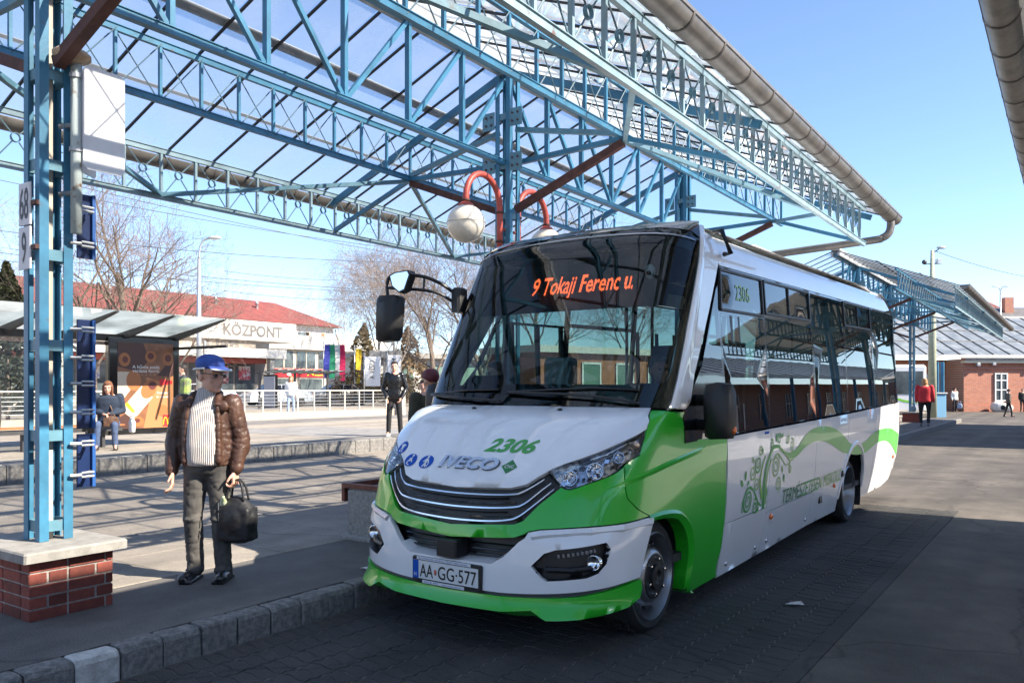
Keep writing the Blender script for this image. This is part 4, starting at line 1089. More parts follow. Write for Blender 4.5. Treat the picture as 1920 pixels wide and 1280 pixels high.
for i, (a, b) in enumerate(((-.652, 1.246), (-.475, 1.172), (-.325, 1.170))):
    r = .058; mb = MB(); P = [FM(a + r * math.cos(t), b + r * .72 * math.sin(t), .0105) for t in np.linspace(0, 2 * math.pi, 25)[:-1]]; mb.add([FM(a, b, .0105)] + P, [(0, j + 1, (j + 1) % 24 + 1) for j in range(24)])
    st = mb.build('round_sticker', M_BLUEST, bus)
    g = MB()
    def stroke(pts, w_):
        for p, q in zip(pts, pts[1:]):
            d = Vector((q[0] - p[0], q[1] - p[1])); d.normalize(); n = Vector((-d.y, d.x)) * w_
            g.quad(*[FM(a + x_, b + y_ * .8, .0115) for x_, y_ in ((p[0] - n.x, p[1] - n.y), (q[0] - n.x, q[1] - n.y), (q[0] + n.x, q[1] + n.y), (p[0] + n.x, p[1] + n.y))])
    def dot(c, r_): 
        P = [FM(a + c[0] + r_ * math.cos(t), b + (c[1] + r_ * math.sin(t)) * .8, .0115) for t in np.linspace(0, 2 * math.pi, 13)[:-1]]; g.add(P, [tuple(range(12))])
    if i == 0: dot((0, .012), .02); stroke([(-.03, .02), (.03, .02)], .006); stroke([(-.02, -.012), (.02, -.012)], .004); dot((-.015, -.03), .009); dot((.015, -.03), .009)
    if i == 1: dot((.008, .038), .01); stroke([(.006, .025), (.006, -.005), (-.015, -.005), (-.028, -.03)], .005); stroke([(.0 + .022 * math.cos(t), -.018 + .022 * math.sin(t)) for t in np.linspace(0, 5, 12)], .004); stroke([(.006, .012), (-.015, .012)], .004)
    if i == 2: dot((0, .04), .01); stroke([(0, .028), (0, -.005)], .012); stroke([(0, -.005), (-.014, -.042)], .006); stroke([(0, -.005), (.012, -.042)], .006); stroke([(.008, .02), (.026, -.01)], .004); stroke([(-.008, .02), (-.024, -.002)], .004); stroke([(.026, -.008), (.022, -.042)], .003)
    g.build('pictogram', M_PLATE, st)
mb = MB(); mb.add([FM(.295 + a * .052, 1.175 + b * .042, .0105) for a, b in ((-1, 0), (0, -1), (1, 0), (0, 1))], [(0, 1, 2, 3)]); cng = mb.build('diamond_sticker', M_DECALD, bus)
onfront(MB(), 'CNG', .265, 1.166, .325, .028, .0115, .01).build('sticker_text', M_PLATE, cng)
yp = F0(.0, .46).y - .030
np_ = MB().bevbox((-.30, yp, .375), (.295, yp + .03, .545), .008).build('number_plate', M_PLAST, bus)
MB().box((-.283, yp - .004, .40), (.275, yp, .522)).build('plate_face', M_PLATE, np_)
MB().box((-.283, yp - .006, .40), (-.235, yp - .0045, .522)).build('plate_band', M_BLUEST, np_)
mb = MB(); text_on(mb, 'AA', (-.222, yp - .0065, .415), (1, 0, 0), (0, 0, 1), .125, .118, .006); text_on(mb, 'GG·577', (-.062, yp - .0065, .415), (1, 0, 0), (0, 0, 1), .125, .325, .006); mb.build('plate_lettering', M_INK, np_)
mb = MB(); text_on(mb, 'H', (-.272, yp - .0075, .415), (1, 0, 0), (0, 0, 1), .035, .02, .002); mb.build('plate_country', M_PLATE, np_)
MB().ell((-.085, yp - .006, .455), (.012, .002, .02), 10).build('plate_crest', mat('crest_red', (.45, .12, .08), .5), np_)
MB().box((-.25, yp - .0062, .528), (.215, yp - .002, .548)).build('frame_strip', M_PLATE, np_); MB().box((-.20, yp - .0062, .372), (.16, yp - .002, .392)).build('frame_strip', M_PLATE, np_)
mb = MB(); text_on(mb, 'ÚJ UTAKON AZ ECO-TECH VISIONNEL', (-.235, yp - .0075, .5325), (1, 0, 0), (0, 0, 1), .015, .43); text_on(mb, 'IVECO  ETV     www.eco-tech.hu', (-.18, yp - .0075, .377), (1, 0, 0), (0, 0, 1), .014, .32); mb.build('frame_lettering', M_BLUEST, np_)
# wheels
def wheel(x_out, y, Rw, w, dual=False, sg=1):
    t = MB(); W = w
    prof = [(.30 * Rw / .39, 0), (.345 * Rw / .39, .006), (.37 * Rw / .39, -.012), (Rw - .006, -.035), (Rw, -.06), (Rw, -W + .06), (Rw - .006, -W + .035), (.345 * Rw / .39, -W), (.25, -W + .02)]
    t.lathe([(a, sg * b) for a, b in prof], (sg * x_out, y, Rw), 'x', 40)
    wh = t.build('wheel', M_RUBBER, bus, True, fix=True, sharp=R(35))
    tr = MB()
    for k in range(40):
        a = 2 * math.pi * k / 40
        for xo in (-.07, -.115, -.16, -.205):
            c = Vector((sg * (x_out + xo), y + (Rw + .002) * math.cos(a + xo * 3), Rw + (Rw + .002) * math.sin(a + xo * 3)))
            tr.bar(c - Vector((.016, 0, 0)), c + Vector((.016, 0, 0)), .034, .012, (0, math.cos(a + xo * 3), math.sin(a + xo * 3)))
    q = tr.build('tread', M_RUBBER, wh); q['kind'] = 'stuff'
    rm = MB(); k = Rw / .39; ins_ = -.16 if not dual else -.15
    rm.lathe([(a, sg * b) for a, b in ((.305 * k, .004), (.295 * k, .012), (.285 * k, -.01), (.275 * k, -.04), (.262 * k, -.10), (.24 * k, -.13), (.20, -.135 if dual else -.02), (.17, -.14 if dual else .012), (.155, -.14 if dual else .014))], (sg * x_out, y, Rw), 'x', 36)
    ro = rm.build('rim', M_RIM, wh, True, sharp=R(50))
    hb = MB(); hx = .014 if not dual else -.14
    hb.lathe([(.156, sg * hx), (.15, sg * (hx + .006)), (.09, sg * (hx + .006)), (.085, sg * (hx + .028)), (.05, sg * (hx + .03)), (.03, sg * (hx + .01)), (.002, sg * (hx + .012))], (sg * x_out, y, Rw), 'x', 28); hb.build('hub', M_PLAST, wh, True, sharp=R(35))
    nt = MB()
    for q in range(6):
        a = q * math.pi / 3 + .3; nt.lathe([(.011, 0), (.011, sg * .022), (.001, sg * .024)], (sg * (x_out + hx + .006), y + .122 * math.cos(a), Rw + .122 * math.sin(a)), 'x', 6)
    nt.build('wheel_nuts', M_CHROME, wh)
    hl_ = MB()
    for q in range(12):
        a = q * math.pi / 6; r_ = .222 * k
        hl_.ell((sg * (x_out - (.06 if not dual else .12)), y + r_ * math.cos(a), Rw + r_ * math.sin(a)), (.02, .022, .022), 8)
    hl_.build('rim_holes', M_BLACK, wh)
    return wh
for sg in (1, -1):
    wheel(1.02, 0.03, .39, .24, False, sg); wheel(1.03, 5.62, .40, .5, True, sg)
    for yc, x0, x1, r in ((0.05, .55, 1.06, .50), (AC, .3, 1.04, .60)):
        mb = MB(); L = [(yc + r * math.cos(t), .36 + r * math.sin(t)) for t in np.linspace(-.35, math.pi + .35, 20)]
        for (a, b), (c, d) in zip(L, L[1:]): mb.quad((sg * x0, a, b), (sg * x1, a, b), (sg * x1, c, d), (sg * x0, c, d))
        mb.add([(sg * x0, a, b) for a, b in L], [tuple(range(len(L)))]); mb.build('wheel_well', M_BLACK, bus)
MB().box((-.9, -.5, .22), (.9, 8.2, .34)).build('underbody', M_BLACK, bus)
# mirrors
mm = MB(); c = Vector((1.33, .50, 1.53))
sh = [(-.10, -.19), (-.115, .10), (-.09, .185), (.0, .20), (.075, .185), (.10, .12), (.105, -.12), (.08, -.20), (-.06, -.21)]
dirx = Vector((.95, -.15, 0)).normalized(); nrm = Vector((-.15, -.95, 0)).normalized()
P3 = lambda p, o_, k=1.0: c + dirx * p[0] * k + Vector((0, 0, p[1] * k)) + nrm * o_
mm.add([P3(p, -.04) for p in sh] + [P3(p, .05) for p in sh] + [P3(p, .085, .72) for p in sh], [tuple(range(9))] + [(i, (i + 1) % 9, 9 + (i + 1) % 9, 9 + i) for i in range(9)] + [(9 + i, 9 + (i + 1) % 9, 18 + (i + 1) % 9, 18 + i) for i in range(9)] + [tuple(range(18, 27))])
mr_ = mm.build('door_mirror', M_PLAST, bus, True, fix=True, sharp=R(50))
MB().add([P3(p, -.042, .86) for p in sh], [tuple(range(9))]).build('mirror_glass', mat('mirror_glass', (.8, .82, .85), .02, 1.0), mr_)
for z_ in (1.60, 1.42): MB().cap((1.10, .62, z_), (1.28, .53, z_), .045, .04, 10).build('mirror_arm', M_PLAST, mr_, True)
MB().ell(c + dirx * .10 + Vector((0, .02, -.14)), (.018, .03, .03), 8).build('mirror_indicator', M_AMBER, mr_, True)
lm_ = put('door_mirror', mr_.data.copy(), bus); lm_.data.transform(Matrix.Scale(-1, 4, (1, 0, 0))); lm_.data.flip_normals()
for z_ in (1.60, 1.42): MB().cap((-1.10, .62, z_), (-1.28, .53, z_), .045, .04, 10).build('mirror_arm', M_PLAST, lm_, True)
am = MB(); LM = Vector((-1.47, .16, 2.33))
ARM = [(-1.10, .52, 2.50), (-1.18, .40, 2.60), (-1.30, .28, 2.67), (-1.46, .20, 2.69), (-1.60, .17, 2.685), (-1.64, .165, 2.62), (-1.63, .16, 2.52)]
am.tube(smooth_line(ARM, 4), .016, 8); am.tube(smooth_line([(-1.10, .52, 2.42), (-1.2, .38, 2.52), (-1.32, .28, 2.555), (-1.5, .2, 2.57), (-1.62, .17, 2.585)], 4), .014, 8); am.tube([(-1.30, .28, 2.67), (-1.31, .28, 2.555)], .01, 6)
am.bevbox((-1.14, .44, 2.36), (-1.04, .58, 2.58), .02)
ao = am.build('swan_neck_mirror', M_PLAST, bus, True, sharp=R(40))
mb = MB(); sh2 = [(-.10, -.19), (-.11, .17), (-.08, .2), (.08, .2), (.11, .17), (.10, -.15), (.07, -.20), (-.07, -.21)]
c2 = Vector((-1.60, .16, 2.31)); dx2 = Vector((.9, .1, 0)).normalized(); n2 = Vector((-.1, -.9, .05)).normalized(); up2 = Vector((.06, 0, 1))
Q3 = lambda p, o_, k=1.0: c2 + dx2 * p[0] * k + up2 * p[1] * k + n2 * o_
mb.add([Q3(p, -.05) for p in sh2] + [Q3(p, .05) for p in sh2] + [Q3(p, .085, .7) for p in sh2], [tuple(range(8))] + [(i, (i + 1) % 8, 8 + (i + 1) % 8, 8 + i) for i in range(8)] + [(8 + i, 8 + (i + 1) % 8, 16 + (i + 1) % 8, 16 + i) for i in range(8)] + [tuple(range(16, 24))])
mb.build('mirror_housing', M_PLAST, ao, True, fix=True, sharp=R(50))
mb = MB(); sh3 = [(-.11, .05), (-.05, .075), (.10, .085), (.12, .05), (.06, -.09), (.0, -.11), (-.08, -.05)]
c3 = Vector((-1.44, .14, 2.63)); R3 = lambda p, o_, k=1.0: c3 + dx2 * p[0] * k + Vector((0, 0, p[1] * k)) + n2 * o_
mb.add([R3(p, -.04) for p in sh3] + [R3(p, .03) for p in sh3], [tuple(range(7)), tuple(range(13, 6, -1))] + [(i, (i + 1) % 7, 7 + (i + 1) % 7, 7 + i) for i in range(7)])
k3 = mb.build('kerb_mirror', M_PLAST, ao, False, fix=True); MB().add([R3(p, .032, .86) for p in sh3], [tuple(range(7))]).build('kerb_mirror_glass', MATS['mirror_glass'], k3)
# interior
I = thing  # (interior parts hang on the bus itself)
MB().box((-1.02, .35, .42), (1.02, 8.3, .48)).build('floor', M_INTD, bus)
ce = MB()
for i in range(2): ce.quad(pt(-.95 + i * .95, 1.0, 2.82), pt(i * .95, 1.0, 2.86), pt(i * .95, 8.2, 2.86), pt(-.95 + i * .95, 8.2, 2.82))
ce.build('ceiling_lining', M_INTD, bus)
dsh = MB(); LD = [(.10, 1.30), (.12, 1.50), (.42, 1.54), (.62, 1.40), (.62, .95)]
dsh.prism(LD, lambda p: pt(-1.0, p[0], p[1]), lambda p: pt(1.0, p[0], p[1])); dsh.build('dashboard', M_INTD, bus)
sw = MB(); cc = pt(.48, .86, 1.50); q = Vector((0, -.55, .83)).normalized().to_track_quat('Z', 'Y').to_matrix()
sw.tube([cc + q @ Vector((.20 * math.cos(t), .20 * math.sin(t), 0)) for t in np.linspace(0, 2 * math.pi, 25)[:-1]], .015, 8, closed=True); sw.bar(cc + q @ Vector((-.2, 0, 0)), cc + q @ Vector((.2, 0, 0)), .04, .02); sw.bar(cc, cc + Vector((0, -.25, -.3)), .06, .06)
sw.build('steering_wheel', M_PLAST, bus, True)
def seat(x, y, m, w=.42, hgt=.0):
    mb = MB(); z = .92 + hgt
    mb.bevbox((x - w / 2, y, z + PIT * y), (x + w / 2, y + .42, z + .12 + PIT * y), .03)
    mb.bar(pt(x, y + .40, z + .08), pt(x, y + .52, z + .75), w, .08, (0, 1, 0)); mb.box((x - .16, y + .1, .48), (x + .16, y + .35, z + PIT * y))
    return mb.build('seat', m, bus)
seat(.48, 1.30, mat('driver_seat', (.02, .02, .022), .8), .50, .05)
for y in (2.9, 3.75, 4.6, 5.45, 6.3, 7.1):
    for x in (.72, .28, -.72): seat(x, y, M_SEAT)
MB().bar(pt(.1, 1.95, 1.55), pt(1.0, 1.95, 1.55), .03, 1.0).build('cab_partition', mat('partition', (.06, .06, .065), .5), bus)
for x, y in ((.1, 1.95), (-.35, 2.3), (.05, 3.8), (-.3, 5.3), (.05, 6.6)): MB().tube([pt(x, y, .48), pt(x, y, 2.8)], .016, 8).build('grab_pole', mat('grab_pole', (.30, .31, .33), .3, .7), bus, True)
MB().bevbox((-.35, .75, 1.35), (-.12, .95, 1.95), .02).build('ticket_machine', mat('ticket_grey', (.22, .24, .25), .4), bus)
MB().box((-.9, 2.2, 2.72), (.9, 2.25, 2.86)).build('ceiling_beam', M_INT, bus)
lt = MB()
for k in range(4): lt.box((-.32, 1.2 + k * 1.7, 2.80 + PIT * (1.2 + k * 1.7)), (-.25, 2.4 + k * 1.7, 2.815 + PIT * (1.2 + k * 1.7)))
lt.build('ceiling_light', mat('ceiling_light', (.6, .6, .6), .5), bus)
# ---------------------------------------------------------------- people
_TS = bpy.data.scenes.new('workbench')
def organic(prims, voxel, mats, name, parent, smooth=3, wr=0.0, wscale=9.0, wstretch=(1, 1, 1), loc=None, fold=False):
    """fuse overlapping closed shapes into one continuous skin (voxel union), smooth it, add folds"""
    me = prims.mesh(name, mats, True)
    o = bpy.data.objects.new(name, me); _TS.collection.objects.link(o)
    md = o.modifiers.new('r', 'REMESH'); md.mode = 'VOXEL'; md.voxel_size = voxel
    ms = o.modifiers.new('s', 'SMOOTH'); ms.iterations = smooth; ms.factor = .5
    vl = _TS.view_layers[0]; vl.update(); dg = vl.depsgraph
    nm = bpy.data.meshes.new_from_object(o.evaluated_get(dg), depsgraph=dg)
    bpy.data.objects.remove(o); bpy.data.meshes.remove(me)
    nm.name = name
    nm.materials.clear()
    for m in (mats if isinstance(mats, (list, tuple)) else [mats]): nm.materials.append(m)
    if wr:
        N = len(nm.vertices); co = np.empty(N * 3); no = np.empty(N * 3); nm.vertices.foreach_get('co', co); nm.vertices.foreach_get('normal', no)
        co = co.reshape(-1, 3); no = no.reshape(-1, 3)
        d = np.array([noise.noise(Vector((p[0] * wscale * wstretch[0], p[1] * wscale * wstretch[1], p[2] * wscale * wstretch[2]))) + .5 * noise.noise(Vector((p[0] * wscale * 2.3, p[1] * wscale * 2.3, p[2] * wscale * 3.1))) for p in co])
        d = .35 * d - np.clip(1 - np.abs(d) / .20, 0, 1) ** 1.4 if fold else d * .8
        co += no * (d * wr)[:, None]; nm.vertices.foreach_set('co', co.ravel())
    nm.polygons.foreach_set('use_smooth', [True] * len(nm.polygons)); nm.update()
    return put(name, nm, parent, loc)
M_SKIN = mat('skin', (.66, .38, .28), .5, c2=(.56, .29, .21), vscale=12, bump=.1, bscale=200)
def hand(mb, w, d, side, curl=.5, sc=1.0, grip=None):
    """palm, four unequal bent fingers and a thumb; w wrist, d pointing direction, side = thumb direction"""
    w = Vector(w); d = Vector(d).normalized(); s = (Vector(side) - d * d.dot(Vector(side))).normalized(); n = d.cross(s)
    k = sc
    if grip is not None: n = Vector(grip)
    p = w + d * .09 * k
    for t in (-.028, -.010, .010, .028): mb.cap(w + s * t * .7 * k + d * .01, p + s * t * k, .014 * k, .0125 * k, 8)
    for i, (t, L) in enumerate(((.030, .070), (.011, .080), (-.010, .075), (-.029, .058))):
        a = p + s * t * k; q = (d * math.cos(curl * .6) + n * math.sin(curl * .6)).normalized(); b = a + q * L * .5 * k
        q2 = (d * math.cos(curl * 1.6) + n * math.sin(curl * 1.6)).normalized(); c = b + q2 * L * .32 * k
        q3 = (d * math.cos(curl * 2.4) + n * math.sin(curl * 2.4)).normalized(); e = c + q3 * L * .26 * k
        mb.cap(a, b, .0095 * k, .0088 * k, 8); mb.cap(b, c, .0088 * k, .008 * k, 8); mb.cap(c, e, .008 * k, .007 * k, 8)
    a = w + d * .025 * k + s * .026 * k; b = a + (d * .7 + s * .7 + n * .3).normalized() * .042 * k; c = b + (d * .9 + s * .25 + n * .4).normalized() * .034 * k
    mb.cap(a, b, .0135 * k, .0115 * k, 8); mb.cap(b, c, .011 * k, .009 * k, 8)
def headshape(mb, c, f, up=(0, 0, 1), k=1.0, full=True):
    """c: centre of the head, f: facing direction"""
    c = Vector(c); f = Vector(f).normalized(); u = Vector(up); u = (u - f * u.dot(f)).normalized(); r = f.cross(u)
    M = Matrix((r, f, u)).transposed()
    P = lambda x, y, z: c + (r * x + f * y + u * z) * k
    mb.ell(P(0, -.012, .03), (.077 * k, .097 * k, .092 * k), 18, M); mb.ell(P(0, .022, -.045), (.060 * k, .072 * k, .075 * k), 16, M)
    if full:
        mb.ell(P(0, .072, -.092), (.027 * k, .023 * k, .022 * k), 10, M)           # chin
        mb.cap(P(0, .088, .012), P(0, .112, -.030), .010 * k, .0165 * k, 8)           # nose
        for s in (-1, 1):
            mb.ell(P(s * .079, -.008, -.012), (.010 * k, .019 * k, .032 * k), 10, M)      # ear
            mb.ell(P(s * .034, .078, .030), (.026 * k, .012 * k, .009 * k), 8, M)           # brow
            mb.ell(P(s * .043, .062, -.028), (.020 * k, .020 * k, .020 * k), 8, M)          # cheek
        mb.ell(P(0, .090, -.055), (.024 * k, .011 * k, .007 * k), 8, M); mb.ell(P(0, .088, -.067), (.021 * k, .011 * k, .007 * k), 8, M)
    return P, M
def person(label, loc, rz, cloth, h=1.72, legs=((-.10, .0, 0), (.10, .0, 0)), arms=None, look=0.0, tilt=0.0, voxel=.022, seated=False, hair='short', build=1.0, coat=0.0, group=None, skirt=False, name='person'):
    """a clothed figure facing local -y; cloth: dict of colours top, legs, shoes, hair"""
    t = thing(name, label, 'person', loc, rz, group); k = h / 1.72; B = build
    hipz = .90 if not seated else .50
    L = {}
    for s, (dx, dy, kn) in zip((-1, 1), legs):
        hip = Vector((s * .09 * B, 0, hipz))
        if seated: knee = Vector((s * .10 + dx, -.42, .50)); ank = Vector((s * .10 + dx * 1.3, -.44 + dy, .09))
        else:
            ank = Vector((s * .02 + dx, dy, .09)); knee = (hip + ank) / 2 + Vector((s * .01, -.03 - kn, .02))
        L[s] = (hip, knee, ank)
    chest = Vector((0, -.01, hipz + .42)); neck = Vector((0, .0, hipz + .60)); hd = Vector((0, -.02, hipz + .735))
    if seated: chest += Vector((0, -.05, 0)); neck += Vector((0, -.08, 0)); hd += Vector((0, -.11, -.01))
    f = Vector((math.sin(look), -math.cos(look), math.sin(tilt)))
    A = {}
    for s in (-1, 1):
        sh = neck + Vector((s * .175 * B, .01, -.06))
        a = (arms or {}).get(s)
        if a: el, wr = Vector(a[0]), Vector(a[1])
        else: el = sh + Vector((s * .055, .03, -.29)); wr = el + Vector((s * .005, -.07, -.25))
        A[s] = (sh, el, wr)
    sc = lambda v: Vector(v) * k
    body = MB(); P, M = headshape(body, sc(hd), f, (0, 0, 1), k, voxel < .03)
    body.cap(sc(neck + Vector((0, .01, -.04))), sc(hd + Vector((0, .01, -.05))), .055 * k, .052 * k)
    body.ell(sc(chest), (.155 * k * B, .105 * k * B, .22 * k)); body.ell(sc((0, 0, hipz + .08)), (.15 * k * B, .11 * k * B, .17 * k))
    for s in (-1, 1):
        hip, knee, ank = L[s]; sh, el, wr = A[s]
        body.cap(sc(hip), sc(knee), .075 * k, .05 * k); body.cap(sc(knee), sc(ank), .05 * k, .036 * k)
        body.cap(sc(ank), sc(ank + Vector((s * .02, -.13, -.05))), .035 * k, .03 * k)
        body.cap(sc(sh), sc(el), .048 * k, .038 * k); body.cap(sc(el), sc(wr), .037 * k, .026 * k)
        hand(body, sc(wr), sc(wr - el), (0, -1, 0.2), .5, k * (1.0 if voxel < .03 else 1.15))
    organic(body, min(voxel, .012) if voxel < .02 else voxel * .7, M_SKIN, 'body', t, 2)
    tp = MB(); tm = mat('cloth_' + cloth['tn'], cloth['top'], cloth.get('tr', .85), var=.18, vscale=25, bump=.15, bscale=150)
    yl = -.04 if seated else 0
    tp.loft([(0, 0, (hipz - .03 - coat * .5) * k, .160 * k * B, .125 * k * B), (0, 0, (hipz + .05) * k, .172 * k * B, .132 * k * B), (0, yl * .5 * k, (hipz + .22) * k, .168 * k * B, .124 * k * B), (0, (chest.y + .005) * k, (hipz + .42) * k, .186 * k * B, .124 * k * B), (0, neck.y * k, (hipz + .525) * k, .165 * k * B, .105 * k * B), (0, neck.y * k, (hipz + .585) * k, .08 * k, .072 * k)], 22, 2.4)
    for s in (-1, 1):
        sh, el, wr = A[s]; tp.cap(sc(sh), sc(el), .075 * k * B ** .5, .058 * k); tp.cap(sc(el), sc(wr), .058 * k, .043 * k)
    organic(tp, voxel, tm, cloth.get('tname', 'jacket'), t, 2, wr=.006 * k, wscale=11)
    lg = MB(); lm = mat('cloth_' + cloth['ln'], cloth['legs'], .9, var=.2, vscale=20, bump=.15, bscale=150)
    lg.ell(sc((0, .0, hipz + .03)), (.165 * k * B, .125 * k * B, .15 * k))
    for s in (-1, 1):
        hip, knee, ank = L[s]; lg.cap(sc(hip), sc(knee), .092 * k * B, .066 * k); lg.cap(sc(knee), sc(ank + Vector((0, 0, .0))), .066 * k, .054 * k)
    organic(lg, voxel, lm, cloth.get('lname', 'trousers'), t, 2, wr=.005 * k, wscale=10)
    sm = mat('shoe_' + cloth['sn'], cloth['shoes'], .45, var=.1)
    for s in (-1, 1):
        hip, knee, ank = L[s]; mb = MB(); a = sc(ank); tall = cloth.get('boot', .0)
        mb.cap(a + Vector((0, .03, -.045)) * k, a + Vector((s * .025, -.12, -.055)) * k, .045 * k, .038 * k, 10); mb.cap(a + Vector((0, .02, -.03)) * k, sc(ank.lerp(knee, tall)) if tall else a + Vector((0, .01, .01)) * k, .05 * k, .062 * k if tall else .05 * k, 10)
        mb.box(tuple(a + Vector((-.042 + s * .008, -.155, -.09)) * k), tuple(a + Vector((.042 + s * .008, .07, -.06)) * k))
        organic(mb, min(voxel, .016), sm, 'shoe', t, 2)
    hm = mat('hair_' + cloth['hn'], cloth['hair'], .6, var=.3, vscale=60, bump=.5, bscale=120)
    hb = MB()
    hb.ell(P(0, -.03, .05), (.088 * k, .098 * k, .088 * k), 16, M)
    if hair == 'long':
        hb.ell(P(0, -.045, -.04), (.095 * k, .075 * k, .12 * k), 14, M)
        for s in (-1, 1): hb.cap(P(s * .07, .01, .03), P(s * .085, .03, -.16), .035 * k, .022 * k, 8)
        hb.ell(P(0, .065, .085), (.065 * k, .03 * k, .03 * k), 10, M)
    elif hair == 'short':
        hb.ell(P(0, .05, .098), (.062 * k, .045 * k, .03 * k), 12, M); hb.ell(P(0, -.06, -.01), (.075 * k, .045 * k, .06 * k), 12, M)
    elif hair == 'hat':
        hb.ell(P(0, -.01, .075), (.095 * k, .11 * k, .07 * k), 14, M); hb.ell(P(0, .01, .045), (.102 * k, .125 * k, .018 * k), 14, M)
    organic(hb, min(voxel, .016), hm, 'hat' if hair == 'hat' else 'hair', t, 1, wr=.004, wscale=30)
    if voxel < .03:
        ey = MB()
        for s in (-1, 1): ey.ell(P(s * .032, .0825, .005), (.014 * k, .008 * k, .008 * k), 8, M)
        ey.build('eyes', mat('eye_dark', (.03, .02, .018), .3), t, True)
    return t, P, M, k
def bag(name, label, c, w, d, h, m, handle=.14, rz=0.0, group=None, parent=None):
    t = thing(name, label, 'bag', c, rz, group)
    mb = MB(); mb.ell((0, 0, h * .42), (w / 2, d / 2, h * .45), 14); mb.cbox((0, 0, h * .35), (w * .86, d * .8, h * .62)); mb.ell((0, 0, h * .08), (w * .47, d * .45, h * .10), 12)
    organic(mb, .014, m, 'pouch', t, 2, wr=.006, wscale=14)
    for s in (-1, 1): MB().tube(smooth_line([(-w * .24, s * d * .18, h * .78), (-w * .16, s * d * .12, h * .78 + handle * .75), (0, s * .01, h * .78 + handle), (w * .16, s * d * .12, h * .78 + handle * .75), (w * .24, s * d * .18, h * .78)], 5), .009, 6).build('handle', m, t, True)
    return t
C = lambda **k: k
def W0(px, d):
    xc = (px - 960) / 1520 * d
    return (xc * math.cos(TH) - d * math.sin(TH), xc * math.sin(TH) + d * math.cos(TH))
# --- the man in the leather jacket
MX, MY = -5.62, 3.89
man = thing('person', 'man in blue cap and brown leather jacket standing on the platform, looking aside', 'person', (MX, MY, .187), R(35))
# local frame: faces -y; his right hand is at -x (left in the picture)
M_LEATH = mat('brown_leather', (.046, .020, .013), .46, c2=(.088, .042, .028), vscale=7, bump=.35, bscale=45)
M_JEANS = mat('washed_black_denim', (.045, .042, .040), .85, c2=(.125, .115, .105), vscale=4.5, bump=.25, bscale=220)
def ribmat():
    m = mat('cream_rib_knit', (.74, .68, .64), .9)
    n, l = m.node_tree.nodes, m.node_tree.links; tc = n.new('ShaderNodeTexCoord'); w = n.new('ShaderNodeTexWave'); w.bands_direction = 'X'; w.inputs['Scale'].default_value = 22
    w.inputs['Distortion'].default_value = .6; l.new(tc.outputs['Object'], w.inputs['Vector']); b = n.new('ShaderNodeBump'); b.inputs['Strength'].default_value = .9; b.inputs['Distance'].default_value = .012
    l.new(w.outputs['Fac'], b.inputs['Height']); l.new(b.outputs['Normal'], n['Principled BSDF'].inputs['Normal'])
    r = n.new('ShaderNodeValToRGB'); r.color_ramp.elements[0].color = (.50, .44, .42, 1); r.color_ramp.elements[1].color = (.78, .73, .69, 1); l.new(w.outputs['Fac'], r.inputs['Fac']); l.new(r.outputs['Color'], n['Principled BSDF'].inputs['Base Color'])
    return m
look = R(58)
fd = Vector((math.sin(look), -math.cos(look), -.06))
bd_ = MB()
HC = (.035, -.03, 1.600)
Pm, Mm = headshape(bd_, HC, fd, (0, 0, 1), 1.16)
bd_.cap((0, .01, 1.40), (.02, -.005, 1.53), .064, .062); bd_.ell((0, 0, 1.25), (.17, .12, .22)); bd_.ell((0, 0, .98), (.165, .13, .18)); bd_.ell((0, -.04, 1.08), (.15, .12, .15))
ARMS = {-1: ((-.190, .0, 1.375), (-.262, .015, 1.10), (-.252, -.075, .86)), 1: ((.190, .0, 1.375), (.252, .02, 1.10), (.240, -.04, .87))}
LEGS = {-1: ((-.085, 0, .90), (-.10, -.045, .50), (-.095, .0, .09)), 1: ((.085, 0, .90), (.11, -.03, .50), (.125, .0, .09))}
for s in (-1, 1):
    a, b, c = ARMS[s]; bd_.cap(a, b, .05, .042); bd_.cap(b, c, .042, .030)
    a, b, c = LEGS[s]; bd_.cap(a, b, .085, .055); bd_.cap(b, c, .055, .04)
hand(bd_, (-.243, -.083, .845), (.12, -.35, -1), (.35, -1, 0), .55, 1.08); hand(bd_, (.234, -.045, .855), (.02, -.12, -1), (-.2, -1, 0), 1.15, 1.08, grip=(-1, 0, .1))
organic(bd_, .0075, M_SKIN, 'body', man, 2)
ey = MB(); 
for s in (-1, 1): ey.ell(Pm(s * .033, .080, .006), (.014, .008, .006), 8, Mm)
ey.build('eyes', MATS.get('eye_dark') or mat('eye_dark', (.03, .02, .018), .3), man, True)
gl = MB()
for s in (-1, 1):
    gl.ell(Pm(s * .036, .098, .002), (.021, .004, .014), 10, Mm); gl.tube([Pm(s * .062, .095, .012), Pm(s * .082, .04, .016), Pm(s * .084, -.02, .01)], .0028, 5)
gl.build('glasses', mat('dark_lens', (.02, .015, .012), .1, coat=1), man, True)
sw = MB(); sw.loft([(0, -.045, .90, .125, .115), (0, -.045, .93, .132, .125), (0, -.05, 1.05, .134, .130), (0, -.045, 1.20, .132, .122), (0, -.035, 1.33, .12, .108), (0, -.012, 1.41, .088, .090), (.005, -.008, 1.47, .076, .080), (.008, -.006, 1.505, .072, .076)], p=3.0)
organic(sw, .012, ribmat(), 'sweater', man, 4, wr=.002, wscale=7)
tr_ = MB(); tr_.ell((0, -.01, .90), (.168, .128, .13), 16)
for s in (-1, 1): a, b, c = LEGS[s]; tr_.cap(a, b, .102, .074, 14); tr_.cap(b, (c[0], c[1], .10), .074, .066, 14); tr_.ell((c[0], c[1] - .012, .075), (.072, .088, .05), 12); tr_.ell((b[0], b[1] - .01, b[2] - .02), (.08, .08, .035), 12)
organic(tr_, .011, M_JEANS, 'jeans', man, 3, wr=.006, wscale=8, wstretch=(1, 1, 1.8), fold=True)
